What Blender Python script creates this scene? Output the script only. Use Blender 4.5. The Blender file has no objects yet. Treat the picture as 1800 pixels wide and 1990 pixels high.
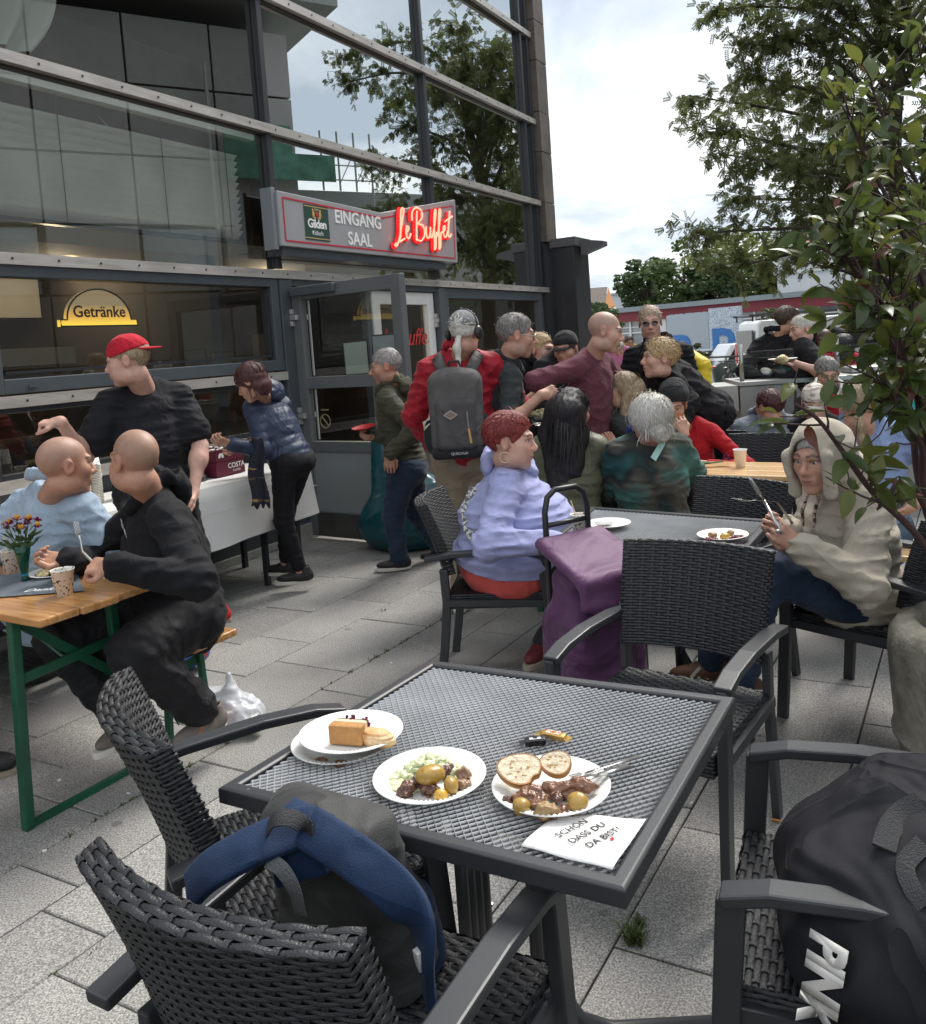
import bpy, math, random
import numpy as np
from mathutils import Vector, Matrix
RND = random.Random(7)
NR = np.random.RandomState(11)
SC = bpy.context.scene
COL = SC.collection
PI = math.pi

# ------------------------------------------------------------------ camera
CAM_H = 1.575
PITCH = math.radians(4.05)
ROLL = math.radians(4.0)
FPX = 1664.0                       # focal length in pixels of the 1800 px wide photograph
_cr, _sr = math.cos(ROLL), math.sin(ROLL)
_R = np.array([1, 0, 0.0]); _F = np.array([0, math.cos(PITCH), -math.sin(PITCH)]); _U = np.array([0, math.sin(PITCH), math.cos(PITCH)])
CX = _cr * _R - _sr * _U
CY = _sr * _R + _cr * _U
CO = np.array([0, 0, CAM_H])
cam = bpy.data.cameras.new('camera')
camo = bpy.data.objects.new('camera', cam)
COL.objects.link(camo)
camo.matrix_world = Matrix(((CX[0], CY[0], -_F[0], 0), (CX[1], CY[1], -_F[1], 0), (CX[2], CY[2], -_F[2], CAM_H), (0, 0, 0, 1)))
cam.sensor_fit = 'HORIZONTAL'
cam.sensor_width = 36
cam.lens = 36 * FPX / 1800
cam.shift_y = -205 / 1800
cam.clip_start = 0.05
cam.clip_end = 900
SC.camera = camo

# ------------------------------------------------------------------ world, sun, exposure
SUN_EL, SUN_AZ = math.radians(52), math.radians(38)     # azimuth from +Y towards +X
W = bpy.data.worlds.new('World'); SC.world = W; W.use_nodes = True
wn, wl = W.node_tree.nodes, W.node_tree.links
wn.clear()
wo = wn.new('ShaderNodeOutputWorld'); wb = wn.new('ShaderNodeBackground')
sky = wn.new('ShaderNodeTexSky'); sky.sky_type = 'NISHITA'; sky.sun_disc = False
sky.sun_elevation = SUN_EL; sky.sun_rotation = SUN_AZ
tc = wn.new('ShaderNodeTexCoord')
sep = wn.new('ShaderNodeSeparateXYZ'); wl.new(tc.outputs['Generated'], sep.inputs[0])
def wmath(op, a, b=None, c=None):
 m = wn.new('ShaderNodeMath'); m.operation = op
 for i, v in enumerate((a, b, c)):
  if v is None: continue
  if isinstance(v, (int, float)): m.inputs[i].default_value = v
  else: wl.new(v, m.inputs[i])
 return m.outputs[0]
zc = wmath('MAXIMUM', sep.outputs['Z'], 0.0)
den = wmath('ADD', zc, 0.16)
cmb = wn.new('ShaderNodeCombineXYZ')
wl.new(wmath('DIVIDE', sep.outputs['X'], den), cmb.inputs[0]); wl.new(wmath('DIVIDE', sep.outputs['Y'], den), cmb.inputs[1])
cmb.inputs[2].default_value = 3.7
n1 = wn.new('ShaderNodeTexNoise'); n1.inputs['Scale'].default_value = 1.25; n1.inputs['Detail'].default_value = 7; n1.inputs['Roughness'].default_value = 0.56; n1.inputs['Distortion'].default_value = 0.35
wl.new(cmb.outputs[0], n1.inputs['Vector'])
ramp = wn.new('ShaderNodeValToRGB'); wl.new(n1.outputs['Fac'], ramp.inputs[0])
e = ramp.color_ramp.elements
e[0].position = 0.34; e[0].color = (0.34, 0.385, 0.45, 1)
e[1].position = 0.66; e[1].color = (0.80, 0.79, 0.765, 1)
x = e.new(0.46); x.color = (0.48, 0.52, 0.575, 1)
x = e.new(0.55); x.color = (0.70, 0.72, 0.73, 1)
skm = wn.new('ShaderNodeMixRGB'); skm.inputs[0].default_value = 0.93
sks = wn.new('ShaderNodeMixRGB'); sks.blend_type = 'MULTIPLY'; sks.inputs[0].default_value = 1; sks.inputs[2].default_value = (0.1, 0.1, 0.1, 1)
wl.new(sky.outputs[0], sks.inputs[1])
wl.new(sks.outputs[0], skm.inputs[1]); wl.new(ramp.outputs[0], skm.inputs[2])
wl.new(skm.outputs[0], wb.inputs[0]); wb.inputs[1].default_value = 0.64
wl.new(wb.outputs[0], wo.inputs[0])
sun = bpy.data.lights.new('sun', 'SUN'); sun.energy = 1.5; sun.angle = math.radians(30); sun.color = (1, 0.96, 0.9)
suno = bpy.data.objects.new('sun', sun); COL.objects.link(suno)
sd = Vector((math.cos(SUN_EL) * math.sin(SUN_AZ), math.cos(SUN_EL) * math.cos(SUN_AZ), math.sin(SUN_EL)))
suno.rotation_euler = sd.to_track_quat('Z', 'Y').to_euler()
suno.location = (6, 4, 20)
SC.view_settings.view_transform = 'Standard'; SC.view_settings.look = 'None'
SC.view_settings.exposure = 1.6; SC.view_settings.gamma = 1
SC.view_settings.use_curve_mapping = False
SC.render.engine = 'CYCLES'
SC.cycles.max_bounces = 8; SC.cycles.transparent_max_bounces = 24
SC.cycles.diffuse_bounces = 3; SC.cycles.glossy_bounces = 4; SC.cycles.transmission_bounces = 6
SC.cycles.caustics_reflective = False; SC.cycles.caustics_refractive = False
SC.cycles.use_denoising = True
SC.cycles.sample_clamp_indirect = 6

# ------------------------------------------------------------------ finding places: rays of the survey photograph met with real planes
def ray(px, py):
 return (px - 900) / FPX * CX - (py - 790) / FPX * CY + _F
def atz(px, py, z=0.0):
 d = ray(px, py); return CO + d * ((z - CAM_H) / d[2])
def atY(px, py, Y):
 d = ray(px, py); return CO + d * (Y / d[1])
TH = math.radians(29.15)
FU = np.array([math.sin(TH), math.cos(TH), 0.0]); FN = np.array([math.cos(TH), -math.sin(TH), 0.0]); FB = np.array([-1.436, 7.37, 0.0])
def fac(s, t, z):
 return FB + FU * s + FN * t + np.array([0, 0, z])
MF = Matrix(((FU[0], FN[0], 0, FB[0]), (FU[1], FN[1], 0, FB[1]), (0, 0, 1, 0), (0, 0, 0, 1)))
def atfac(px, py, t=0.0):
 d = ray(px, py); k = np.dot(FB + FN * t - CO, FN) / np.dot(d, FN); q = CO + d * k
 return np.dot(q - FB, FU), q[2]

# ------------------------------------------------------------------ materials
MATS = {}
def mat(name, col, rough=0.6, metal=0.0, n=0.0, ns=8.0, bump=0.0, bs=60.0, col2=None, stretch=None, spec=0.5, emit=None, es=1.0, sheen=0.0, trans=0.0, coat=0.0, attr=None, sss=0.0, detail=4.0, pos=(0.35, 0.65)):
 if name in MATS: return MATS[name]
 m = bpy.data.materials.new(name); m.use_nodes = True
 N, L = m.node_tree.nodes, m.node_tree.links
 b = N['Principled BSDF']
 b.inputs['Roughness'].default_value = rough; b.inputs['Metallic'].default_value = metal
 b.inputs['Specular IOR Level'].default_value = spec
 b.inputs['Base Color'].default_value = (*col, 1)
 if sheen: b.inputs['Sheen Weight'].default_value = sheen; b.inputs['Sheen Roughness'].default_value = 0.5
 if trans: b.inputs['Transmission Weight'].default_value = trans
 if coat: b.inputs['Coat Weight'].default_value = coat; b.inputs['Coat Roughness'].default_value = 0.15
 if sss:
  b.inputs['Subsurface Weight'].default_value = sss; b.inputs['Subsurface Radius'].default_value = (0.012, 0.005, 0.003); b.inputs['Subsurface Scale'].default_value = 1.0
 if emit: b.inputs['Emission Color'].default_value = (*emit, 1); b.inputs['Emission Strength'].default_value = es
 vec = None
 if n or bump or col2:
  t = N.new('ShaderNodeTexCoord'); vec = t.outputs['Object']
  if stretch:
   mp = N.new('ShaderNodeMapping'); mp.inputs['Scale'].default_value = stretch; L.new(vec, mp.inputs[0]); vec = mp.outputs[0]
 src = None
 if attr:
  a = N.new('ShaderNodeAttribute'); a.attribute_name = attr; src = a.outputs['Color']; L.new(src, b.inputs['Base Color'])
 if n or col2:
  x = N.new('ShaderNodeTexNoise'); x.inputs['Scale'].default_value = ns; x.inputs['Detail'].default_value = detail; x.inputs['Roughness'].default_value = 0.6
  L.new(vec, x.inputs['Vector'])
  if col2:
   r = N.new('ShaderNodeValToRGB'); L.new(x.outputs['Fac'], r.inputs[0])
   r.color_ramp.elements[0].position = pos[0]; r.color_ramp.elements[0].color = (*col, 1)
   r.color_ramp.elements[1].position = pos[1]; r.color_ramp.elements[1].color = (*col2, 1)
   L.new(r.outputs[0], b.inputs['Base Color'])
  else:
   r = N.new('ShaderNodeMapRange'); r.inputs['From Min'].default_value = 0.3; r.inputs['From Max'].default_value = 0.7
   r.inputs['To Min'].default_value = 1 - n; r.inputs['To Max'].default_value = 1 + n
   L.new(x.outputs['Fac'], r.inputs[0])
   v = N.new('ShaderNodeVectorMath'); v.operation = 'SCALE'
   if src: L.new(src, v.inputs[0])
   else: v.inputs[0].default_value = col
   L.new(r.outputs[0], v.inputs['Scale']); L.new(v.outputs[0], b.inputs['Base Color'])
 if bump:
  y = N.new('ShaderNodeTexNoise'); y.inputs['Scale'].default_value = bs; y.inputs['Detail'].default_value = 3
  L.new(vec, y.inputs['Vector'])
  bp = N.new('ShaderNodeBump'); bp.inputs['Strength'].default_value = bump; bp.inputs['Distance'].default_value = 0.01
  L.new(y.outputs['Fac'], bp.inputs['Height']); L.new(bp.outputs[0], b.inputs['Normal'])
 MATS[name] = m
 return m
def leafmat(name, c1, c2, rough=0.45, trl=0.35):
 if name in MATS: return MATS[name]
 m = bpy.data.materials.new(name); m.use_nodes = True
 N, L = m.node_tree.nodes, m.node_tree.links
 b = N['Principled BSDF']; out = N['Material Output']
 oi = N.new('ShaderNodeTexCoord'); nz = N.new('ShaderNodeTexNoise'); nz.inputs['Scale'].default_value = 2.3; nz.inputs['Detail'].default_value = 3
 L.new(oi.outputs['Object'], nz.inputs['Vector'])
 r = N.new('ShaderNodeValToRGB'); r.color_ramp.elements[0].color = (*c1, 1); r.color_ramp.elements[1].color = (*c2, 1)
 r.color_ramp.elements[0].position = 0.35; r.color_ramp.elements[1].position = 0.65
 L.new(nz.outputs['Fac'], r.inputs[0]); L.new(r.outputs[0], b.inputs['Base Color'])
 b.inputs['Roughness'].default_value = rough
 t = N.new('ShaderNodeBsdfTranslucent'); L.new(r.outputs[0], t.inputs[0])
 mx = N.new('ShaderNodeMixShader'); mx.inputs[0].default_value = trl
 L.new(b.outputs[0], mx.inputs[1]); L.new(t.outputs[0], mx.inputs[2]); L.new(mx.outputs[0], out.inputs[0])
 MATS[name] = m
 return m
def glassmat(name, tint=(0.55, 0.62, 0.6), ior=2.0, rough=0.0, add=0.0):
 if name in MATS: return MATS[name]
 m = bpy.data.materials.new(name); m.use_nodes = True
 N, L = m.node_tree.nodes, m.node_tree.links
 N.remove(N['Principled BSDF']); out = N['Material Output']
 tr = N.new('ShaderNodeBsdfTransparent'); tr.inputs[0].default_value = (*tint, 1)
 gl = N.new('ShaderNodeBsdfGlossy'); gl.inputs['Roughness'].default_value = rough; gl.inputs[0].default_value = (0.93, 0.97, 0.95, 1)
 ge = N.new('ShaderNodeNewGeometry'); dt = N.new('ShaderNodeVectorMath'); dt.operation = 'DOT_PRODUCT'; L.new(ge.outputs['Normal'], dt.inputs[0]); L.new(ge.outputs['Incoming'], dt.inputs[1])
 def mt(op, a, b_):
  q = N.new('ShaderNodeMath'); q.operation = op
  for i, v in enumerate((a, b_)):
   if isinstance(v, float): q.inputs[i].default_value = v
   else: L.new(v, q.inputs[i])
  return q.outputs[0]
 f0 = ((ior - 1) / (ior + 1)) ** 2 + add; sch = mt('POWER', mt('SUBTRACT', 1.0, mt('ABSOLUTE', dt.outputs['Value'], 0.0)), 5.0)
 mx = N.new('ShaderNodeMixShader'); L.new(mt('ADD', mt('MULTIPLY', sch, 1 - f0), f0), mx.inputs[0])
 L.new(tr.outputs[0], mx.inputs[1]); L.new(gl.outputs[0], mx.inputs[2]); L.new(mx.outputs[0], out.inputs[0])
 MATS[name] = m
 return m

# ------------------------------------------------------------------ mesh helpers
def aarr(v): return np.array(v, float)
def mesh_np(name, V, Q, cols=None, smooth=False):
 me = bpy.data.meshes.new(name)
 V = np.asarray(V, np.float32); Q = np.asarray(Q, np.int32)
 k = Q.shape[1]
 me.vertices.add(len(V)); me.vertices.foreach_set('co', V.ravel())
 me.loops.add(Q.size); me.loops.foreach_set('vertex_index', Q.ravel())
 me.polygons.add(len(Q)); me.polygons.foreach_set('loop_start', np.arange(0, Q.size, k, dtype=np.int32))
 me.update(calc_edges=True)
 if smooth: me.polygons.foreach_set('use_smooth', np.ones(len(Q), bool))
 if cols is not None:
  a = me.color_attributes.new('Col', 'FLOAT_COLOR', 'POINT')
  c = np.ones((len(V), 4), np.float32); c[:, :3] = cols; a.data.foreach_set('color', c.ravel())
 return me
class MB:
 def __init__(s): s.v = []; s.f = []; s.m = []
 def add(s, vs, fs, m=0):
  b = len(s.v); s.v += [tuple(map(float, p)) for p in vs]
  for f in fs: s.f.append([i + b for i in f]); s.m.append(m)
 def box(s, lo, hi, m=0, M=None):
  x0, y0, z0 = lo; x1, y1, z1 = hi
  vs = [(x0, y0, z0), (x1, y0, z0), (x1, y1, z0), (x0, y1, z0), (x0, y0, z1), (x1, y0, z1), (x1, y1, z1), (x0, y1, z1)]
  if M is not None: vs = [M @ Vector(p) for p in vs]
  s.add(vs, [(0, 3, 2, 1), (4, 5, 6, 7), (0, 1, 5, 4), (1, 2, 6, 5), (2, 3, 7, 6), (3, 0, 4, 7)], m)
 def bar(s, a, b, w, h, up=(0, 0, 1), m=0, w2=None, h2=None):
  a, b, up = aarr(a), aarr(b), aarr(up); d = b - a; d /= np.linalg.norm(d)
  sd = np.cross(d, up); nn = np.linalg.norm(sd)
  if nn < 1e-6: sd = np.cross(d, (1, 0, 0)); nn = np.linalg.norm(sd)
  sd /= nn; u = np.cross(sd, d); w2 = w2 or w; h2 = h2 or h
  vs = [p + sd * sx * ww / 2 + u * sy * hh / 2 for p, ww, hh in ((a, w, h), (b, w2, h2)) for sx, sy in ((-1, -1), (1, -1), (1, 1), (-1, 1))]
  s.add(vs, [(3, 2, 1, 0), (4, 5, 6, 7), (0, 1, 5, 4), (1, 2, 6, 5), (2, 3, 7, 6), (3, 0, 4, 7)], m)
 def sweep(s, pts, prof, up=(0, 0, 1), m=0, caps=True, scale=None):
  pts = [aarr(p) for p in pts]; n = len(prof); vs = []
  for i, p in enumerate(pts):
   d = pts[min(i + 1, len(pts) - 1)] - pts[max(i - 1, 0)]; d = d / (np.linalg.norm(d) + 1e-9)
   sd = np.cross(d, up); nn = np.linalg.norm(sd)
   if nn < 1e-5: sd = np.cross(d, (1, 0.01, 0)); nn = np.linalg.norm(sd)
   sd /= nn; u = np.cross(sd, d); k = 1 if scale is None else scale[i]
   vs += [p + sd * x * k + u * y * k for x, y in prof]
  fs = []
  for i in range(len(pts) - 1):
   for j in range(n): fs.append((i * n + j, i * n + (j + 1) % n, (i + 1) * n + (j + 1) % n, (i + 1) * n + j))
  if caps: fs.append(tuple(range(n))[::-1]); fs.append(tuple((len(pts) - 1) * n + j for j in range(n)))
  s.add(vs, fs, m)
 def tube(s, pts, r, n=8, m=0, caps=True, up=(0, 0, 1)):
  rs = r if isinstance(r, (list, tuple)) else [r] * len(pts)
  s.sweep(pts, [(math.cos(2 * PI * k / n), math.sin(2 * PI * k / n)) for k in range(n)], up, m, caps, rs)
 def lathe(s, prof, n=24, c=(0, 0, 0), m=0, M=None, close=False):
  vs = []; fs = []
  for r, z in prof:
   for k in range(n):
    p = Vector((c[0] + r * math.cos(2 * PI * k / n), c[1] + r * math.sin(2 * PI * k / n), c[2] + z)); vs.append(M @ p if M is not None else p)
  for i in range(len(prof) - 1):
   for k in range(n): fs.append((i * n + k, i * n + (k + 1) % n, (i + 1) * n + (k + 1) % n, (i + 1) * n + k))
  s.add(vs, fs, m)
 def prism(s, poly, h, M=None, m=0):
  n = len(poly); vs = [Vector((x, y, 0)) for x, y in poly] + [Vector((x, y, h)) for x, y in poly]
  if M is not None: vs = [M @ p for p in vs]
  s.add(vs, [tuple(range(n))[::-1], tuple(range(n, 2 * n))] + [(i, (i + 1) % n, n + (i + 1) % n, n + i) for i in range(n)], m)
 def grid(s, fn, nu, nv, m=0):
  vs = [fn(i / nu, j / nv) for j in range(nv + 1) for i in range(nu + 1)]
  s.add(vs, [(j * (nu + 1) + i, j * (nu + 1) + i + 1, (j + 1) * (nu + 1) + i + 1, (j + 1) * (nu + 1) + i) for j in range(nv) for i in range(nu)], m)
 def blob(s, c, r, n=10, m=0, noise=0.0, seed=0, M=None):
  rr = random.Random(seed); ph = [(rr.uniform(-2, 2), rr.uniform(-2, 2), rr.uniform(-2, 2), rr.uniform(0, 6)) for _ in range(4)]
  vs = []; nv = max(4, n // 2 + 1); r = (r, r, r) if isinstance(r, (int, float)) else r
  for j in range(nv + 1):
   th = PI * j / nv
   for i in range(n):
    a = 2 * PI * i / n; d = (math.sin(th) * math.cos(a), math.sin(th) * math.sin(a), math.cos(th))
    k = 1 + noise * sum(math.sin(2 * (p[0] * d[0] + p[1] * d[1] + p[2] * d[2]) + p[3]) for p in ph) / 2
    q = Vector((r[0] * d[0] * k, r[1] * d[1] * k, r[2] * d[2] * k))
    if M is not None: q = M @ q
    vs.append((c[0] + q[0], c[1] + q[1], c[2] + q[2]))
  s.add(vs, [(j * n + i, (j + 1) * n + i, (j + 1) * n + (i + 1) % n, j * n + (i + 1) % n) for j in range(nv) for i in range(n)], m)
 def mesh(s, name, mats, smooth=False):
  me = bpy.data.meshes.new(name); me.from_pydata(s.v, [], s.f)
  for q in (mats if isinstance(mats, (list, tuple)) else [mats]): me.materials.append(q)
  if any(s.m): me.polygons.foreach_set('material_index', s.m)
  if smooth: me.polygons.foreach_set('use_smooth', [True] * len(s.f))
  me.update(); return me
def link(name, me, parent=None, loc=None):
 o = bpy.data.objects.new(name, me); COL.objects.link(o)
 if parent is not None: o.parent = parent
 if loc is not None: o.location = loc
 return o
def tag(o, label=None, cat=None, group=None, kind=None):
 if label: o['label'] = label
 if cat: o['category'] = cat
 if group: o['group'] = group
 if kind: o['kind'] = kind
 return o
def thing(name, label, cat, loc=(0, 0, 0), rz=0.0, group=None):
 o = bpy.data.objects.new(name, None); COL.objects.link(o)
 o.location = tuple(float(v) for v in loc); o.rotation_euler = (0, 0, rz); o.empty_display_size = 0.1
 return tag(o, label, cat, group)
def part(name, mb, mats, parent=None, smooth=False, bevel=0.0, loc=None, kind=None, label=None):
 o = link(name, mb.mesh(name, mats, smooth), parent, loc)
 if bevel:
  b = o.modifiers.new('bevel', 'BEVEL'); b.width = bevel; b.segments = 2; b.limit_method = 'ANGLE'
 if smooth and bevel: pass
 if kind: o['kind'] = kind
 if label: o['label'] = label
 return o
def copy_tree(o, parent=None):
 c = o.copy(); COL.objects.link(c)
 if parent is not None: c.parent = parent
 for ch in list(o.children): copy_tree(ch, c)
 return c
def textmesh(txt, size, extrude=0.0, align='CENTER', shear=0.0, spacing=1.0, offset=0.0):
 cu = bpy.data.curves.new('lettering', 'FONT'); cu.body = txt; cu.size = size; cu.extrude = extrude; cu.align_x = align; cu.shear = shear; cu.space_character = spacing; cu.offset = offset; cu.resolution_u = 3
 o = bpy.data.objects.new('lettering', cu); COL.objects.link(o)
 dg = bpy.context.evaluated_depsgraph_get(); dg.update()
 me = bpy.data.meshes.new_from_object(o.evaluated_get(dg)); bpy.data.objects.remove(o); bpy.data.curves.remove(cu)
 return me
def text(txt, size, M, m, parent=None, name='lettering', **k):
 me = textmesh(txt, size, **k); me.materials.clear(); me.materials.append(m)
 me.transform(M); return link(name, me, parent)
def frame_matrix(origin, xdir, ydir):
 x = Vector(xdir).normalized(); z = x.cross(Vector(ydir)).normalized(); y = z.cross(x); o = origin
 return Matrix(((x[0], y[0], z[0], o[0]), (x[1], y[1], z[1], o[1]), (x[2], y[2], z[2], o[2]), (0, 0, 0, 1)))

# ------------------------------------------------------------------ ground and paving
def gh(x, y):
 return 0.0 if y < 12.5 else (-0.03 * (y - 12.5) if y < 32 else -0.585)
def granite(name, base, dark, light, scale=170.0):
 m = bpy.data.materials.new(name); m.use_nodes = True
 N, L = m.node_tree.nodes, m.node_tree.links; b = N['Principled BSDF']
 g = N.new('ShaderNodeNewGeometry'); oi = N.new('ShaderNodeObjectInfo')
 n1 = N.new('ShaderNodeTexNoise'); n1.inputs['Scale'].default_value = scale; n1.inputs['Detail'].default_value = 2; n1.inputs['Roughness'].default_value = 0.7
 L.new(g.outputs['Position'], n1.inputs['Vector'])
 r = N.new('ShaderNodeValToRGB'); L.new(n1.outputs['Fac'], r.inputs[0])
 e = r.color_ramp.elements; e[0].position = 0.34; e[0].color = (*dark, 1); e[1].position = 0.66; e[1].color = (*light, 1)
 x = e.new(0.5); x.color = (*base, 1)
 n2 = N.new('ShaderNodeTexNoise'); n2.inputs['Scale'].default_value = 1.7; n2.inputs['Detail'].default_value = 6; n2.inputs['Roughness'].default_value = 0.65
 L.new(g.outputs['Position'], n2.inputs['Vector'])
 mr = N.new('ShaderNodeMapRange'); mr.inputs['From Min'].default_value = 0.3; mr.inputs['From Max'].default_value = 0.7; mr.inputs['To Min'].default_value = 0.8; mr.inputs['To Max'].default_value = 1.15
 L.new(n2.outputs['Fac'], mr.inputs[0])
 mo = N.new('ShaderNodeMapRange'); mo.inputs['To Min'].default_value = 0.87; mo.inputs['To Max'].default_value = 1.1; L.new(oi.outputs['Random'], mo.inputs[0])
 mm = N.new('ShaderNodeMath'); mm.operation = 'MULTIPLY'; L.new(mr.outputs[0], mm.inputs[0]); L.new(mo.outputs[0], mm.inputs[1])
 # spots of old gum and damp
 vo = N.new('ShaderNodeTexVoronoi'); vo.inputs['Scale'].default_value = 2.6; L.new(g.outputs['Position'], vo.inputs['Vector'])
 sp = N.new('ShaderNodeMapRange'); sp.inputs['From Min'].default_value = 0.045; sp.inputs['From Max'].default_value = 0.06; sp.inputs['To Min'].default_value = 0.62; sp.inputs['To Max'].default_value = 1
 L.new(vo.outputs['Distance'], sp.inputs[0])
 m3 = N.new('ShaderNodeMath'); m3.operation = 'MULTIPLY'; L.new(mm.outputs[0], m3.inputs[0]); L.new(sp.outputs[0], m3.inputs[1])
 v = N.new('ShaderNodeVectorMath'); v.operation = 'SCALE'; L.new(r.outputs[0], v.inputs[0]); L.new(m3.outputs[0], v.inputs['Scale'])
 L.new(v.outputs[0], b.inputs['Base Color']); b.inputs['Roughness'].default_value = 0.72
 bp = N.new('ShaderNodeBump'); bp.inputs['Strength'].default_value = 0.25; bp.inputs['Distance'].default_value = 0.004; L.new(n1.outputs['Fac'], bp.inputs['Height']); L.new(bp.outputs[0], b.inputs['Normal'])
 return m
M_GRAN = granite('granite_paving', (0.27, 0.262, 0.248), (0.12, 0.117, 0.112), (0.47, 0.458, 0.43))
M_JOINT = mat('joint_sand', (0.045, 0.042, 0.034), 0.95, n=0.4, ns=9, col2=(0.075, 0.07, 0.05))
M_FARPAVE = mat('far_paving', (0.36, 0.36, 0.35), 0.8, n=0.12, ns=1.2)
g = MB()
xs = [-160, -60, -25, -12, -6, 0, 6, 12, 25, 60, 160]; ys = [-40, -10, 0, 6, 12.5, 16, 20, 26, 32, 45, 70, 120, 300]
g.add([(x, y, gh(x, y) - 0.03) for y in ys for x in xs], [(j * 11 + i, j * 11 + i + 1, (j + 1) * 11 + i + 1, (j + 1) * 11 + i) for j in range(12) for i in range(10)])
ground = part('ground', g, M_JOINT); ground['kind'] = 'structure'
p_ = MB()
for x0, y0, x1, y1 in ((-60, 20, 70, 300),):
 yy = [20, 26, 32, 45, 70, 120, 300]
 p_.add([(x, y, gh(x, y) - 0.012) for y in yy for x in (x0, x1)], [(2 * j, 2 * j + 1, 2 * j + 3, 2 * j + 2) for j in range(len(yy) - 1)])
far_pav = part('pavement', p_, M_FARPAVE); far_pav['kind'] = 'structure'
tb = [-0.02, 0.32, 0.64, 1.02, 1.40, 1.78, 2.26, 2.55, 2.83, 3.25, 3.77, 4.12, 4.55, 5.0, 5.4, 5.75, 6.2, 6.6, 7.0, 7.45, 7.8, 8.25, 8.7, 9.1, 9.5, 10, 10.4, 10.8, 11.3, 11.7, 12.1]
anch = {4: -1.4, 5: -2.43, 6: -2.05, 7: -4.27, 8: -4.43, 9: -4.48, 3: -1.69, 10: -3.53, 11: -3.75}
slabs = []
for i in range(len(tb) - 1):
 s = anch.get(i, RND.uniform(-1, 0)); row = [s]
 while row[-1] < 22: row.append(row[-1] + RND.choice((0.5, 0.6, 0.66, 0.72, 0.75, 0.75, 0.8)))
 while row[0] > -9: row.insert(0, row[0] - RND.choice((0.5, 0.6, 0.66, 0.72, 0.75, 0.75, 0.8)))
 for a, b in zip(row, row[1:]): slabs.append((a, b, tb[i], tb[i + 1]))
def slabpt(s, t): return fac(s, t + 0.033 * (s + 2.2), 0)
def inview(c, mx=1.15):
 v = np.array(c) - CO; z = v @ _F
 if z < 0.6: return False
 X = 900 + FPX * (v @ CX) / z; Y = 790 - FPX * (v @ CY) / z
 return -260 < X < 2060 and -100 < Y < 2350
vis = []; rest = []
for a, b, c, d in slabs:
 q = slabpt((a + b) / 2, (c + d) / 2)
 if inview(q): (vis if q[1] < 20 else rest).append((q[1], a, b, c, d))
vis.sort(); rest += vis[300:]; vis = vis[:300]
def slab_verts(a, b, c, d, dz, tx, ty):
 j = 0.003; ch = 0.0035; V = []
 for k, (ins, z) in enumerate(((j, -0.028), (j, -ch), (j + ch, 0.0))):
  for s, t in ((a + ins, c + ins), (b - ins, c + ins), (b - ins, d - ins), (a + ins, d - ins)):
   q = slabpt(s, t); V.append((q[0], q[1], gh(q[0], q[1]) + z + dz + tx * (s - a) + ty * (t - c)))
 return V
SF = [(8, 9, 10, 11)] + [(i, (i + 1) % 4, 4 + (i + 1) % 4, 4 + i) for i in range(4)] + [(4 + i, 4 + (i + 1) % 4, 8 + (i + 1) % 4, 8 + i) for i in range(4)]
SF = [f for f in SF]
for _, a, b, c, d in vis:
 m_ = MB(); m_.add(slab_verts(a, b, c, d, RND.uniform(-0.002, 0.0012), RND.uniform(-.0015, .0015), RND.uniform(-.002, .002)), SF)
 part('paving_slab', m_, M_GRAN, ground)
m_ = MB()
for _, a, b, c, d in rest: m_.add(slab_verts(a, b, c, d, 0, 0, 0), SF)
part('paving_slabs', m_, M_GRAN, ground, kind='stuff')

# moss and grass in the joints
M_MOSS = mat('moss_green', (0.045, 0.075, 0.02), 0.9, n=0.5, ns=40)
M_GRASS = leafmat('grass_green', (0.07, 0.11, 0.03), (0.16, 0.19, 0.07))
def tuft(mb, x, y, n, h, spread, z=0.0):
 for _ in range(n):
  a = RND.uniform(0, 2 * PI); r = RND.uniform(0, spread); bx, by = x + r * math.cos(a), y + r * math.sin(a)
  l = RND.uniform(0.4, 1) * h; a2 = RND.uniform(0, 2 * PI); le = RND.uniform(0.2, 0.9) * l; w = RND.uniform(.0012, .003)
  dx, dy = math.cos(a2), math.sin(a2)
  mb.add([(bx - dy * w, by + dx * w, z), (bx + dy * w, by - dx * w, z), (bx + dx * le * .5 + dy * w, by + dy * le * .5 - dx * w, z + l * .7), (bx + dx * le * .5 - dy * w, by + dy * le * .5 + dx * w, z + l * .7), (bx + dx * le, by + dy * le, z + l * .85)], [(0, 1, 2, 3), (3, 2, 4)])
gr = MB()
for s in np.arange(-4.3, -1.3, 0.02):
 if RND.random() < 0.5 + 0.4 * math.sin(s * 5):
  q = slabpt(s + RND.uniform(-.02, .02), 2.262); tuft(gr, q[0], q[1], RND.randint(5, 12), RND.uniform(.012, .03), 0.014, -0.008)
for px, py, n, h, sp in ((1232, 1832, 120, .075, .022), (1245, 1800, 40, .05, .02), (745, 1188, 14, .03, .02), (1300, 1864, 20, .018, .03), (1340, 1875, 20, .014, .04), (1585, 1450, 40, .02, .05), (860, 1262, 20, .03, .02), (180, 1840, 20, .02, .03), (225, 1515, 16, .02, .02), (110, 1890, 14, .018, .02), (1385, 1640, 10, .02, .02)):
 q = atz(px, py); tuft(gr, q[0], q[1], n, h, sp, -0.012)
part('grass', gr, M_GRASS, kind='stuff')
li = MB()
M_LIT = mat('litter_bits', (0.75, 0.73, 0.68), 0.8)
M_BUTT = mat('cigarette_cork', (0.55, 0.22, 0.06), 0.8)
M_DRYLEAF = mat('dry_leaf', (0.10, 0.045, 0.02), 0.8, n=0.5, ns=30)
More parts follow.
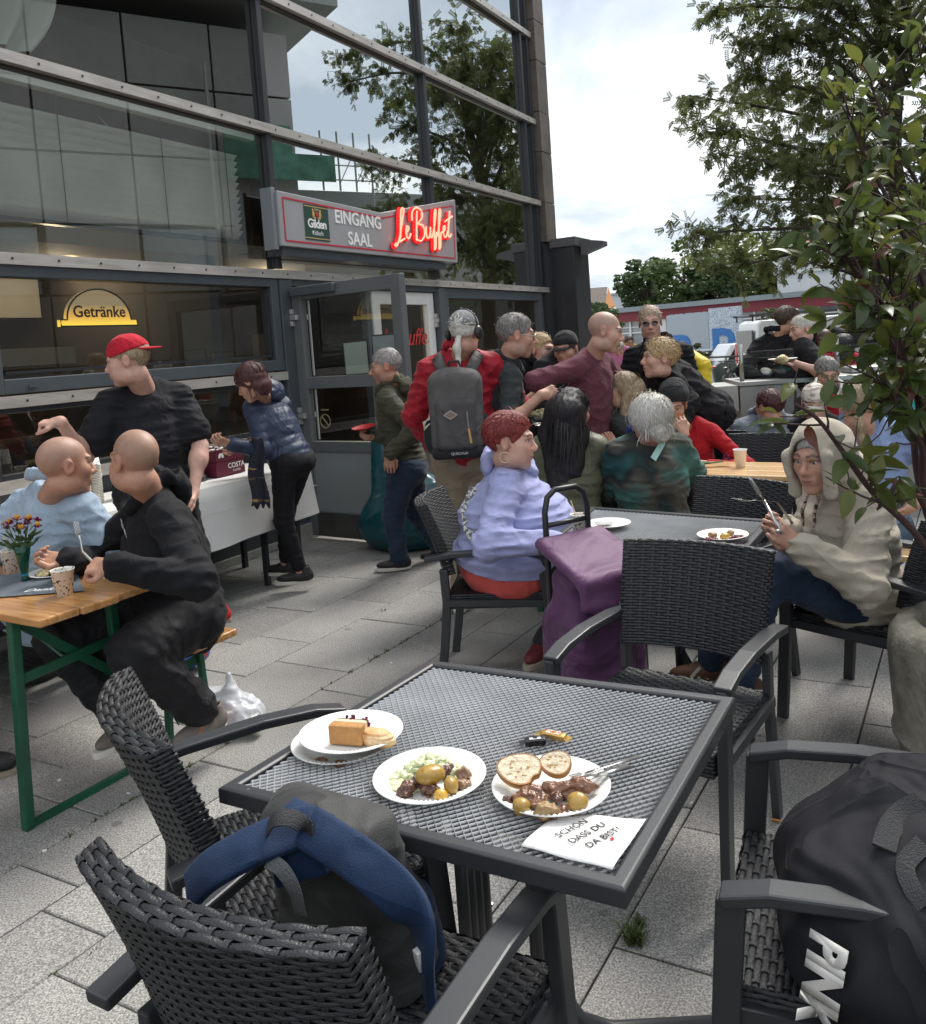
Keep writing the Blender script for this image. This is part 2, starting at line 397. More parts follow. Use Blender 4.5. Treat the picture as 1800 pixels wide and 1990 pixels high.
def flake(mb, px, py, s, m=0, h=.004):
 q = atz(px, py); mb.blob((q[0], q[1], 0.003), (s, s * RND.uniform(.4, .9), h), 6, m, 0.3, RND.randint(0, 99))
for px, py in ((115, 1518), (87, 1655), (250, 1543), (610, 1187), (875, 1375), (1222, 1722), (1345, 1562), (1597, 1462), (760, 1290)): flake(li, px, py, RND.uniform(.005, .010))
for px, py in ((1527, 1446), (1502, 1596)):
 q = atz(px, py); li.tube([(q[0], q[1], .006), (q[0] + .022, q[1] - .012, .006)], .004, 6, 1)
for _ in range(60): flake(li, 1610 + RND.uniform(-50, 110), 1462 + RND.uniform(-8, 12) , RND.uniform(.006, .015), 2, .006)
part('litter', li, [M_LIT, M_BUTT, M_DRYLEAF], kind='stuff')

# ------------------------------------------------------------------ the glazed cafe building
M_FRAME = mat('grey_painted_frame', (0.075, 0.088, 0.10), 0.42, n=0.12, ns=5, spec=0.5)
M_FRAME2 = mat('dark_mullion', (0.03, 0.033, 0.038), 0.4)
M_RAIL = mat('pressing_strip_aluminium', (0.56, 0.53, 0.49), 0.42, metal=0.5, n=0.22, ns=3.0, stretch=(1, 8, 8))
M_SCREW = mat('screw_dark', (0.05, 0.045, 0.04), 0.5)
M_GLASS = glassmat('curtain_glass', (0.93, 0.97, 0.95), 1.6, 0.0, 0.66)
M_GLASSDIM = glassmat('dim_reflection_glass', (.93, .97, .95), 1.6, 0.0, 0.27)  # same curtain glass, reflection turned down in the left bays to show the blinds
M_GLASSLOW = glassmat('window_glass', (0.72, 0.75, 0.73), 1.6, 0.0, 0.05)
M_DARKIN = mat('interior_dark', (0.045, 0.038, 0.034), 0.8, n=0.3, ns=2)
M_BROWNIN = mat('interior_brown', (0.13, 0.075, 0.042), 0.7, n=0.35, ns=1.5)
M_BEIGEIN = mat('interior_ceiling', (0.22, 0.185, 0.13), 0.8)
M_LAMP = mat('warm_lamp', (1, .85, .6), .5, emit=(1, 0.78, 0.48), es=5)
bld = thing('cafe_building', 'glass fronted cafe building with grey frames and a doorway', 'building', FB, 0)
bld.matrix_world = MF
S0, S1 = -5.4, 5.35
LV = [2.28, 3.485, 4.60, 5.78, 6.95]; MU = [-5.36, -2.725, -0.09, 2.545, 5.20, 5.42]
for z in LV + [1.43, 0.93]:
 m_ = MB(); se = 5.5 if z > 1.5 else -0.13
 if z == 2.28: se = 5.6
 m_.box((S0, 0.0, z - 0.036), (se, 0.055, z + 0.034))
 m_.box((S0, -0.06, z - 0.05), (se, -0.003, z - 0.0365), 1)
 s = S0 + .1
 while s < se:
  m_.lathe([(.009, 0), (.0075, .004), (0, .004)], 8, m=1, M=Matrix.Translation((s, .055, z)) @ Matrix.Rotation(-PI / 2, 4, 'X')); s += 0.31
 part('rail', m_, [M_RAIL, M_SCREW], bld)
for s in MU:
 m_ = MB(); m_.box((s - .03, -.09, 2.33), (s + .03, .03, 7.4)); m_.box((s - .035, -.02, 2.33), (s + .035, -.0105, 7.4)); part('mullion', m_, M_FRAME2, bld, bevel=.004)
for a, b in zip(MU, MU[1:]):
 for c, d in zip(LV, LV[1:]):
  m_ = MB(); k = RND.uniform(-.0016, .0016); k2 = RND.uniform(-.0016, .0016)
  m_.add([(a + .031, -.03 + k, c + .035), (b - .031, -.03 + k2, c + .035), (b - .031, -.03 - k, d - .037), (a + .031, -.03 - k2, d - .037)], [(0, 1, 2, 3)])
  part('glass_pane', m_, M_GLASS if a > -.2 else M_GLASSDIM, bld)
# ground floor left: the long serving window in its raised frame
def framed(name, s0, s1, z0, z1, w, t0, t1, m, glass=None, mid=None):
 f = MB()
 f.box((s0, t0, z0), (s0 + w, t1, z1)); f.box((s1 - w, t0, z0), (s1, t1, z1))
 f.box((s0 + w, t0, z0), (s1 - w, t1 - .002, z0 + w)); f.box((s0 + w, t0, z1 - w), (s1 - w, t1 - .002, z1))
 o = part(name, f, m, bld, bevel=.006)
 if glass:
  q = MB(); q.add([(s0 + w, t0 + .02, z0 + w), (s1 - w, t0 + .02, z0 + w), (s1 - w, t0 + .02, z1 - w), (s0 + w, t0 + .02, z1 - w)], [(0, 1, 2, 3)]); part('glass_pane', q, glass, o)
 return o
wf = framed('window_frame', -2.72, -.14, 1.475, 2.262, .09, -.07, .035, M_FRAME, M_GLASSLOW)
ib = MB(); ib.box((-2.6, -.05, 1.592), (-.26, .01, 1.61)); ib.box((-.275, -.05, 1.61), (-.258, .01, 2.1)); part('glazing_bead', ib, M_FRAME2, wf)
for s in (-2.45, -.45):
 q = MB(); q.box((s - .03, .036, 1.505), (s + .03, .045, 1.525)); part('drain_cap', q, M_FRAME, wf)
framed('window_frame', -2.72, -.14, .965, 1.392, .035, -.06, .01, M_FRAME2, M_GLASSLOW)
framed('window_frame', -5.33, -2.74, .965, 2.235, .08, -.06, .02, M_FRAME, M_GLASSLOW)
q = MB(); q.box((S0, -.06, 0.06), (-.14, .0, .89)); part('wall_panel', q, mat('dark_panel', (.06, .068, .075), .5), bld)
q = MB(); q.box((S0, -.08, 0), (0.0, .03, .06)); q.box((-.13, -.02, .0), (.0, .07, .14)); part('plinth', q, mat('pale_plinth', (.38, .37, .34), .8, n=.2, ns=6), bld)
q = MB(); q.box((-.13, -.1, .14), (.03, .045, 2.235)); part('door_post', q, M_FRAME, bld, bevel=.004)
q = MB(); q.box((2.5, -.1, 0), (2.62, .045, 2.235)); part('door_post', q, M_FRAME, bld, bevel=.004)
q = MB(); q.box((.03, -.1, 2.19), (2.5, .02, 2.24)); part('door_lintel', q, M_FRAME, bld)
framed('window_frame', 2.625, 5.4, .05, 2.235, .11, -.07, .03, M_FRAME, M_GLASSLOW)
# white inner door leaf with red script on its glass, and the transom beside it
M_WHITEFR = mat('white_door_frame', (.82, .82, .80), .45, n=.05, ns=4)
wd = framed('inner_door', 1.30, 2.48, .04, 2.18, .13, -.09, -.02, M_WHITEFR, M_GLASSLOW)
q = MB(); q.box((1.43, -.085, .95), (2.35, -.025, 1.12)); part('door_rail', q, M_WHITEFR, wd)
for z in (.35, 1.8):
 q = MB(); q.box((2.455, -.02, z), (2.53, .02, z + .05)); q.box((2.47, -.02, z + .053), (2.56, .03, z + .1)); q.box((2.455, -.02, z + .103), (2.53, .02, z + .15)); part('hinge', q, mat('hinge_steel', (.6, .6, .58), .35, metal=.7), wd, bevel=.004)
q = MB(); q.box((1.19, -.09, .04), (1.27, -.02, 2.18)); part('door_post', q, M_FRAME, bld)
# interior: floor, ceiling, brown rear wall, counter
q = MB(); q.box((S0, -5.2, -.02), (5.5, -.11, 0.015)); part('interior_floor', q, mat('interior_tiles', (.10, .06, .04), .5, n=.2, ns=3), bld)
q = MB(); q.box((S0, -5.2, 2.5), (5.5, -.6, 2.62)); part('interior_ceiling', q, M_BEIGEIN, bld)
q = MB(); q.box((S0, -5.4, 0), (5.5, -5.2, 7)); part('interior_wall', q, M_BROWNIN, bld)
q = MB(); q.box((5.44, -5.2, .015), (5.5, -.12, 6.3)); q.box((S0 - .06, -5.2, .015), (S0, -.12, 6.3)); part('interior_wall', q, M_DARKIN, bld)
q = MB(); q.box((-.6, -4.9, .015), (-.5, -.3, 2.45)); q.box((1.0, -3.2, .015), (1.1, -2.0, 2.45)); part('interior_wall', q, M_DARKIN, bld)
q = MB(); q.box((-5, -2.2, .015), (-1.0, -1.6, 1.05)); q.box((-5, -4.4, .015), (-1.0, -4.0, 2.0)); part('counter', q, M_DARKIN, bld)
q = MB(); q.box((-3.2, -1.75, 1.66), (-.95, -1.55, 1.80)); q.box((-3.2, -2.6, 2.1), (-.7, -2.3, 2.45), 0); bm_ = part('interior_beam', q, mat('beam_grey', (.25, .24, .22), .6), bld)
text('Phys', .10, frame_matrix((-2.25, -1.54, 1.69), (-1, 0, 0), (0, 0, 1)), M_FRAME2, bm_)  # mirrored letters imitate a reflection of lettering across the square
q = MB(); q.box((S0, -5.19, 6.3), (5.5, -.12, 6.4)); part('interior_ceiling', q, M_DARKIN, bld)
for s, t, z in ((-1.2, -1.2, 2.495), (-.75, -1.9, 2.495), (-3.1, -1.1, 2.495), (-1.35, -3.0, 1.7), (3.6, -2, 2.495)):
 q = MB(); q.lathe([(0, 0), (.075, 0), (.08, -.02), (0, -.022)], 14, (s, t, z)); part('ceiling_lamp', q, M_LAMP, bld, smooth=True)
for s, t, z in ((-1.0, -1.6, 2.35), (-2.3, -2.6, 2.2), (1.2, -1.2, 2.3), (3.8, -2, 2.35)):
 ld = bpy.data.lights.new('ceiling_light', 'POINT'); ld.energy = 6; ld.color = (1, .78, .5); ld.shadow_soft_size = .08; lo_ = bpy.data.objects.new('ceiling_light', ld); COL.objects.link(lo_); lo_.location = fac(s, t, z)
# blinds behind the upper glass, each slat on its own
M_SLAT = mat('blind_slat', (.92, .95, .91), .55, n=.1, ns=3)
bl = MB(); bl.box((-2.68, -.17, 3.40), (-.14, -.09, 3.46)); blind = part('blind', bl, M_SLAT, bld)
zz = 2.60; k = 0
while zz < 3.22:
 m_ = MB(); dz = RND.uniform(-.004, .004)
 m_.add([(-2.68, -.16, zz + dz - .028), (-.36, -.16, zz - dz - .028), (-.36, -.122, zz - dz + .004), (-2.68, -.122, zz + dz + .004), (-.36, -.095, zz - dz + .030), (-2.68, -.095, zz + dz + .030)], [(0, 1, 2, 3), (3, 2, 4, 5)])
 part('slat', m_, M_SLAT, blind); zz += .056; k += 1
m_ = MB()
for s in (-2.0, -1.15, -.5): m_.box((s, -.093, 2.55), (s + .006, -.089, 3.40))
m_.box((-2.68, -.16, 2.535), (-.36, -.095, 2.56)); part('blind_cord', m_, M_FRAME2, blind)
# loose curtain hanging high behind the glass
cu = MB()
cu.grid(lambda a, b: (-2.7 + a * (.95 - .25 * b * b), -.32 + .05 * math.sin(a * 26 + 2 * b) * (0.5 + b), 4.42 - b * .75 - .18 * a * (1 - b)), 40, 8)
part('curtain', cu, mat('curtain_white', (.5, .52, .47), .9), bld, smooth=True)
cu = MB(); cu.add([(-1.62, -.2, 3.36), (-1.0, -.3, 3.02), (-1.12, -.22, 2.98), (-1.2, -.28, 3.28), (-.82, -.2, 2.96)], [(0, 1, 2), (3, 4, 1)]); part('curtain', cu, MATS['curtain_white'], bld)
# brown stone strip and the dark pillar at the corner
sp = thing('stone_pilaster', 'brown stone clad strip rising beside the glass facade', 'pilaster', fac(5.62, 0, 0)); sp.matrix_world = MF @ Matrix.Translation((5.62, 0, 0))
z = 2.95
while z < 8:
 q = MB(); h = RND.choice((.55, .62, .7)); q.box((-.09, -.35, z + .004), (.26, .10 + RND.uniform(-.004, .004), z + h - .004)); part('stone_panel', q, mat('brown_stone', (.12, .10, .085), .7, n=.35, ns=3, bump=.2, bs=20), sp, bevel=.004); z += h
q = MB(); q.box((-.1, -.4, 0), (.25, .04, 2.94)); part('core', q, M_FRAME2, sp)
pl = thing('entrance_pillar', 'black square pillar with a projecting grey cap at the end of the facade', 'pillar', fac(5.95, .3, 0)); pl.matrix_world = MF @ Matrix.Translation((5.66, .10, 0)) @ Matrix.Diagonal((.6, .8, 1, 1))
M_PIL = mat('pillar_black', (.018, .018, .022), .5, n=.2, ns=4)
q = MB(); q.box((0, 0, 0), (.95, .42, 2.86)); part('shaft', q, M_PIL, pl, bevel=.01)
q = MB(); q.box((-.03, -.03, 2.862), (1.0, .46, 2.99)); part('cap', q, mat('pillar_cap', (.10, .10, .105), .5), pl, bevel=.008)
q = MB(); q.prism([(0, 0), (.42, .10), (.42, .16), (0, .22)], .3, Matrix.Translation((.3, .46, 2.74)) @ Matrix(((0, 0, 1, 0), (1, 0, 0, 0), (0, 1, 0, 0), (0, 0, 0, 1)))); part('bracket', q, MATS['pillar_cap'], pl)
q = MB(); q.box((.955, .02, 0), (1.0, .40, 2.84)); part('side_panel', q, mat('pillar_grey', (.16, .16, .165), .6), pl)

# ------------------------------------------------------------------ open door leaf, swung out towards the terrace
HG = fac(.035, .05, 0); LE = atY(812, 950, 6.7); LE[2] = 0
dl = np.array([LE[0] - HG[0], LE[1] - HG[1]]); DW = float(np.linalg.norm(dl)); dl /= DW
door = thing('open_door', 'grey framed glass door standing open beside the buffet table', 'door', (HG[0], HG[1], 0))
MD = Matrix(((dl[0], dl[1], 0, HG[0]), (dl[1], -dl[0], 0, HG[1]), (0, 0, 1, 0), (0, 0, 0, 1))); door.matrix_world = MD
M_DOOR = mat('door_grey', (.135, .145, .15), .42, n=.1, ns=4)
q = MB()
q.box((0, -.035, .03), (.10, .035, 2.17)); q.box((DW - .10, -.035, .03), (DW, .035, 2.17))
q.box((.10, -.033, 2.06), (DW - .10, .033, 2.17)); q.box((.10, -.033, 1.30), (DW - .10, .033, 1.40)); q.box((.10, -.033, .76), (DW - .10, .033, .85)); q.box((.10, -.033, .03), (DW - .10, .033, .25))
part('door_frame', q, M_DOOR, door, bevel=.005)
for z0, z1 in ((.85, 1.30), (1.40, 2.06)):
 q = MB(); q.add([(.10, 0, z0), (DW - .10, 0, z0), (DW - .10, 0, z1), (.10, 0, z1)], [(0, 1, 2, 3)]); part('glass_pane', q, M_GLASSLOW, door)
q = MB(); q.box((.10, -.02, .25), (DW - .10, .02, .76)); part('door_panel', q, mat('door_panel_grey', (.24, .265, .27), .55, n=.05, ns=2), door)
q = MB(); q.box((.11, .036, .04), (DW - .02, .045, .24)); q.box((.11, -.045, .04), (DW - .02, -.036, .24)); part('kick_plate', q, mat('kick_plate_metal', (.10, .095, .09), .4, metal=.4, n=.2, ns=5), door)
for z in (.45, 1.0, 1.84):
 q = MB()
 for i, dx in ((0, -.06), (1, -.01), (2, -.06)): q.box((dx, .036, z + i * .05), (dx + .085, .075, z + i * .05 + .045)); q.box((dx, -.075, z + i * .05), (dx + .085, -.036, z + i * .05 + .045))
 part('hinge', q, MATS['hinge_steel'], door, bevel=.004)
q = MB(); q.box((.03, .036, 2.09), (.52, .085, 2.16)); q.box((.03, -.085, 2.09), (.42, -.036, 2.16)); part('door_closer', q, M_FRAME, door, bevel=.005)
q = MB()
for sy in (-1, 1): q.tube([(DW - .05, sy * .036, 1.06), (DW - .05, sy * .08, 1.06), (DW - .05, sy * .08, 1.06), (DW - .18, sy * .085, 1.06)], .011, 8); q.box((DW - .075, min(sy * .036, sy * .042), .95), (DW - .025, max(sy * .036, sy * .042), 1.15))
part('handle', q, MATS['hinge_steel'], door)
def weather_bead(x):
 q = MB(); q.box((x, -.045, .86), (x + .014, -.034, 1.29)); q.box((x, -.045, 1.41), (x + .014, -.034, 2.05)); return q
part('glazing_bead', weather_bead(.115), mat('bead_white', (.7, .7, .68), .4), door)
# prohibition ring etched on the lower pane and the sheets behind it
q = MB(); q.lathe([(.052, 0), (.062, 0), (.062, .002), (.052, .002), (.052, 0)], 24, M=Matrix.Translation((.24, -.006, 1.02)) @ Matrix.Rotation(PI / 2, 4, 'X'))
q.bar((.205, -.007, 1.058), (.275, -.007, .982), .010, .002, (0, 1, 0)); q.box((.2, -.007, 1.11), (.29, -.005, 1.122))
part('round_sticker', q, mat('sticker_gold', (.5, .40, .22), .6), door)
def notice(label, x, z, w, h, paper, lines, rot=0.0):
 n_ = thing('notice', label, 'notice', (0, 0, 0)); n_.matrix_world = MD @ Matrix.Translation((x, -.012, z)) @ Matrix.Rotation(rot, 4, 'Y')
 q = MB(); q.box((-w / 2, -.004, -h / 2), (w / 2, .004, h / 2)); part('sheet', q, paper, n_)
 q = MB()
 for a, b in (((-w / 2 - .012, -.008, -h / 2 - .012), (w / 2 + .012, .002, -h / 2)), ((-w / 2 - .012, -.008, h / 2), (w / 2 + .012, .002, h / 2 + .012)), ((-w / 2 - .012, -.008, -h / 2), (-w / 2, .002, h / 2)), ((w / 2, -.008, -h / 2), (w / 2 + .012, .002, h / 2))): q.box(a, b)
 part('frame', q, M_FRAME2, n_)
 for t_, sz, dz, sh in lines: text(t_, sz, frame_matrix((0, -.0055, dz), (1, 0, 0), (0, 0, 1)), M_FRAME2, n_, shear=sh)
 return n_
M_PAPER = mat('notice_paper', (.60, .66, .60), .7); M_PAPER2 = mat('notice_paper_blue', (.48, .53, .56), .7)
notice('white opening hours sheet taped to the door glass', .64, 1.535, .245, .26, M_PAPER, [('Öffnungszeiten Kantine', .024, .075, .25), ('Le Buffet', .026, .035, .3), ('Mo-Fr  11.00 - 14.00', .013, -.06, 0), ('Sa-So  geschlossen', .013, -.085, 0)], -.02)
n2 = notice('pale blue price list sheet in a dark frame on the door glass', .95, 1.565, .24, .27, M_PAPER2, [('Speisekarte der Kantine', .016, .105, .1)])
q = MB()
for j in range(13):
 for i in range(3):
  if RND.random() < .85: q.box((-.1 + i * .068, -.0056, .075 - j * .014), (-.1 + i * .068 + RND.uniform(.03, .058), -.0046, .079 - j * .014))
part('print_lines', q, mat('print_grey', (.12, .13, .15), .7), n2)
# red script on the white inner door
M_REDSCR = mat('red_script', (.55, .03, .03), .5)
text('Le Buffet', .26, frame_matrix(fac(1.93, -.045, 1.62), tuple(FU), (0, 0, 1)), M_REDSCR, None, 'window_lettering', shear=.35, extrude=.001)
tag(bpy.data.objects['window_lettering'], 'red handwritten style words on the glass of the white inner door', 'lettering')
# crates stacked inside behind the door post and a plant in the hall
cr = thing('cardboard_box', 'stack of printed cardboard boxes seen inside through the door gap', 'boxes', fac(.35, -.55, 0)); cr.matrix_world = MF @ Matrix.Translation((.2, -.62, 0.015))
for i in range(6):
 q = MB(); q.box((0, 0, i * .3), (.4, .3, i * .3 + .295)); q.box((.03, .3, i * .3 + .1), (.2, .303, i * .3 + .2), 1); part('box', q, [mat('cardboard', (.36, .22, .12), .8, n=.2, ns=6), M_FRAME2], cr)

# ------------------------------------------------------------------ hanging Getraenke sign inside the window
gs = thing('drinks_sign', 'arched glowing drinks sign hanging inside the long window', 'sign', fac(-1.87, -.35, 1.9)); _s, _z = atfac(196, 633, -.5); gs.matrix_world = MF @ Matrix.Translation((_s, -.5, _z)) @ Matrix.Scale(.76, 4)
m = bpy.data.materials.new('sign_backlit'); m.use_nodes = True; N, L = m.node_tree.nodes, m.node_tree.links; b = N['Principled BSDF']
t = N.new('ShaderNodeTexCoord'); sx = N.new('ShaderNodeSeparateXYZ'); L.new(t.outputs['Object'], sx.inputs[0]); r = N.new('ShaderNodeValToRGB'); mp = N.new('ShaderNodeMapRange'); mp.inputs['From Max'].default_value = .33; L.new(sx.outputs['Z'], mp.inputs[0]); L.new(mp.outputs[0], r.inputs[0])
ee = r.color_ramp.elements; ee[0].color = (1, .66, .05, 1); ee[1].color = (.19, .14, .075, 1); ee[1].position = .62; x = ee.new(.25); x.color = (.62, .33, .05, 1)
L.new(r.outputs[0], b.inputs['Emission Color']); b.inputs['Emission Strength'].default_value = .55; b.inputs['Base Color'].default_value = (.3, .25, .15, 1)
arc = [(-.43, 0), (.43, 0), (.43, .06), (.36, .06)] + [(.36 * math.cos(a), .06 + .29 * math.sin(a)) for a in np.linspace(.05, PI - .05, 24)] + [(-.36, .06), (-.43, .06)]
q = MB(); q.prism(arc, .05, Matrix(((1, 0, 0, 0), (0, 0, -1, 0), (0, 1, 0, 0), (0, 0, 0, 1)))); part('sign_face', q, m, gs)
q = MB(); q.tube([(x, .004, z) for x, z in arc + arc[:1]], .008, 6); part('sign_edge', q, M_FRAME2, gs)
me = textmesh('Getränke', .155, extrude=.002, offset=.002); me.materials.clear(); me.materials.append(mat('sign_maroon', (.06, .008, .012), .6)); me.transform(frame_matrix((0, .006, .085), (1, 0, 0), (0, 0, 1))); link('lettering', me, gs)

# ------------------------------------------------------------------ entrance sign box with neon
sg = thing('entrance_sign', 'grey bow tie shaped sign box with red neon script over the door', 'sign', fac(1.25, .15, 2.5)); sg.matrix_world = MF @ Matrix.Translation((0, .06, 0))
poly = [(-.25, 2.49), (2.70, 2.50), (2.74, 3.20), (1.25, 2.905), (-.25, 2.935)]
MS = Matrix(((1, 0, 0, 0), (0, 0, 1, 0), (0, 1, 0, 0), (0, 0, 0, 1)))
q = MB(); q.prism(poly[::-1], .14, MS); part('sign_box', q, mat('sign_grey', (.33, .33, .34), .5, n=.05, ns=3), sg, bevel=.006)
q = MB(); q.box((-.30, .0, 2.46), (-.255, .12, 2.96)); part('end_cap', q, mat('sign_end', (.22, .24, .26), .5), sg, bevel=.004)
M_RED = mat('sign_red_line', (.5, .02, .04), .5)
q = MB(); cxy = np.array([1.2, 2.72])
ins = [(-.19, 2.535), (2.645, 2.545), (2.68, 3.125), (1.25, 2.855), (-.19, 2.885)]
for a, b in zip(ins, ins[1:] + ins[:1]): q.bar((a[0], .1415, a[1]), (b[0], .1415, b[1]), .014, .003, (0, 1, 0))
part('border_line', q, M_RED, sg)
M_WHITEL = mat('white_letter', (.85, .85, .83), .5)
text('EINGANG', .165, frame_matrix((.86, .142, 2.745), (1, 0, 0), (0, 0, 1)), M_WHITEL, sg, extrude=.002, offset=.003)
text('SAAL', .165, frame_matrix((.86, .142, 2.565), (1, 0, 0), (0, 0, 1)), M_WHITEL, sg, extrude=.002, offset=.003)
bp_ = MB(); bp_.box((.07, .1405, 2.565), (.40, .144, 2.865)); plq = part('emblem_panel', bp_, mat('emblem_green', (.02, .06, .045), .5), sg)
q = MB(); q.box((.07, .1442, 2.845), (.40, .1455, 2.853)); q.box((.07, .1442, 2.577), (.40, .1455, 2.585))
for sx_ in (-1, 1):
 q.blob((.235 + sx_ * .045, .146, 2.785), (.018, .003, .03), 8); q.blob((.235 + sx_ * .05, .146, 2.82), (.012, .003, .012), 8); q.blob((.235 + sx_ * .03, .146, 2.755), (.02, .003, .008), 8)
for dx in (-.02, 0, .02): q.blob((.235 + dx, .146, 2.825), (.007, .003, .012), 6)
part('crest', q, mat('crest_gold', (.55, .38, .14), .5), plq)
q = MB(); q.blob((.235, .147, 2.785), (.02, .003, .026), 10); part('crest_shield', q, M_RED, plq)
text('Gilden', .105, frame_matrix((.235, .1446, 2.672), (1, 0, 0), (0, 0, 1)), M_WHITEL, plq, extrude=.001, offset=.003, spacing=.92)
text('Kölsch', .055, frame_matrix((.235, .1446, 2.61), (1, 0, 0), (0, 0, 1)), M_WHITEL, plq, extrude=.001)
# neon strokes, written by hand as tubes: points in units of letter height
ST = [[(-.05, -.12), (-.12, -.2), (-.02, -.2), (.15, .1), (.32, .62), (.42, .95), (.36, 1.02), (.28, .9), (.22, .45), (.18, .1), (.12, -.08), (.28, -.02), (.38, .02)],
      [(.46, .2), (.58, .3), (.6, .4), (.52, .42), (.47, .25), (.5, .06), (.6, .04), (.7, .18)],
      [(.98, -.05), (1.02, .4), (1.1, .95)], [(.82, .62), (.85, .9), (1.05, 1.05), (1.32, .98), (1.34, .74), (1.12, .52), (1.36, .46), (1.42, .16), (1.2, -.06), (.95, .02)],
      [(1.52, .42), (1.52, .1), (1.62, .04), (1.72, .2), (1.76, .42), (1.74, .1), (1.82, .06)],
      [(1.82, .06), (2.0, .5), (2.12, .95), (2.06, 1.0), (1.98, .6), (1.93, -.2), (1.9, -.35), (1.98, -.28), (2.06, .2), (2.16, .2)],
      [(2.1, .1), (2.26, .5), (2.38, .98), (2.32, 1.02), (2.24, .6), (2.18, -.2), (2.15, -.34), (2.24, -.25), (2.32, .2), (2.42, .24)],
      [(2.42, .22), (2.56, .34), (2.58, .46), (2.5, .44), (2.46, .24), (2.52, .08), (2.62, .1), (2.72, .3)],
      [(2.92, 1.0), (2.8, .5), (2.74, .15), (2.82, .08), (2.92, .18)], [(2.6, .62), (2.85, .74), (3.05, .82)]]
def smoothline(P, k=5):
 P = [np.array(p, float) for p in P]; out = []
 for i in range(len(P) - 1):
  p0 = P[max(i - 1, 0)]; p1 = P[i]; p2 = P[i + 1]; p3 = P[min(i + 2, len(P) - 1)]
  for j in range(k):
   t = j / k; out.append(.5 * ((2 * p1) + (p2 - p0) * t + (2 * p0 - 5 * p1 + 4 * p2 - p3) * t * t + (3 * p1 - p0 - 3 * p2 + p3) * t ** 3))
 out.append(P[-1]); return out
M_NEON = mat('neon_tube', (1, .2, .15), .4, emit=(1.0, .10, .06), es=2.0)
M_REDBACK = mat('neon_backing_red', (.75, .015, .03), .5)
def neon_pt(p, t): return (1.42 + p[0] * .375 + .0 * p[1], t, 2.66 + p[1] * .30 + p[0] * .028)
q = MB(); q2 = MB()
for st in ST:
 sl = smoothline(st); q.tube([neon_pt(p, .185) for p in sl], .0085, 6, up=(0, 1, 0))
 q2.sweep([neon_pt(p - np.array([.05, .03]), .150) for p in sl], [(-.022, 0), (.022, 0), (.022, .012), (-.022, .012)], (0, 1, 0))
part('neon_script', q, M_NEON, sg, smooth=True); part('script_backing', q2, M_REDBACK, sg)
q = MB(); q.box((-.2, -.06, 2.42), (2.5, .1, 2.488)); part('sign_bracket', q, M_FRAME, sg)

# ------------------------------------------------------------------ buildings across the square, behind the photographer: seen only as reflections
M_OPP = mat('opposite_panels', (.28, .27, .265), .7, n=.08, ns=.7)
ob = thing('grey_panel_building', 'grey panelled block reflected in the glass facade', 'building', (14, 9, 0))
for iy in range(7):
 for iz in range(6):
  y0 = -1.2 + iy * 2.15; z0 = iz * 1.72
  if iz == 2 and iy % 2 == 1 or iz == 0: continue
  q = MB(); q.box((14.0, y0 + .03 - 9, z0 + .03), (14.35, y0 + 2.12 - 9, z0 + 1.69), 0, Matrix.Translation((-14, 0, 0))); part('wall_panel', q, M_OPP, ob)
q = MB(); q.box((.36, -10.2, 0), (9, 4.85, 10.3)); part('wall', q, mat('opposite_joint', (.17, .17, .17), .8), ob)
for iy in range(1, 7, 2):
 y0 = -1.2 + iy * 2.15 - 9; q = MB(); q.add([(.2, y0 + .1, 3.5), (.2, y0 + 2, 3.5), (.2, y0 + 2, 5.1), (.2, y0 + .1, 5.1)], [(0, 1, 2, 3)]); part('window', q, mat('opp_window', (.35, .4, .42), .15, spec=.9), ob)
for iy in range(7):
 y0 = -1.2 + iy * 2.15 - 9; q = MB(); q.add([(.2, y0 + .1, .4), (.2, y0 + 2.05, .4), (.2, y0 + 2.05, 1.65), (.2, y0 + .1, 1.65)], [(0, 1, 2, 3)]); part('window', q, MATS['opp_window'], ob)
q = MB(); q.box((-.9, -12, 10.9), (9, 6.0, 11.4)); part('roof', q, mat('eave_grey', (.26, .27, .265), .7, n=.1, ns=1), ob)
lb = thing('low_flat_building', 'low flat roofed block reflected below the scaffold', 'building', (14.4, 17, 0))
q = MB(); q.box((0, -3.1, 0), (8, 4.5, 5.6)); part('wall', q, mat('low_wall', (.2, .21, .2), .7), lb)
for i in range(6): q = MB(); q.box((-.5 + .04 * i, -3.2, 5.6 + i * .1), (8, 4.8 - .15 * i, 5.69 + i * .1)); part('fascia_board', q, mat('fascia', (.24, .26, .25), .6), lb)
sc = thing('scaffold', 'green netted scaffold reflected in the glass above the sign', 'scaffold', (13.4, 13, 0))
q = MB(); q.box((0, -1.3, 6.3), (.05, .5, 7.7)); q.box((0, .5, 6.3), (.05, 1.7, 7.0)); part('netting', q, mat('net_green', (.07, .17, .13), .9, n=.4, ns=3), sc)
q = MB()
for y in (1.4, 1.9, 2.4, 2.9): q.tube([(.2, y, 6.1), (.2, y, 7.7)], .03, 6)
for z in (6.4, 6.8, 7.2): q.tube([(.2, 1.2, z), (.2, 3, z)], .02, 6)
for y in (1.4, 1.9, 2.4): q.tube([(.2, y, 6.3), (.2, y + .5, 7.2)], .015, 6)
q.tube([(.2, -1.6, 6), (.2, -1.6, 9.2)], .05, 6); q.tube([(.2, -1.6, 0), (.2, -1.6, 6)], .05, 6); q.tube([(.2, 2.9, 0), (.2, 2.9, 6.2)], .04, 6)
part('poles', q, mat('scaffold_pole', (.3, .32, .31), .5, metal=.5), sc)

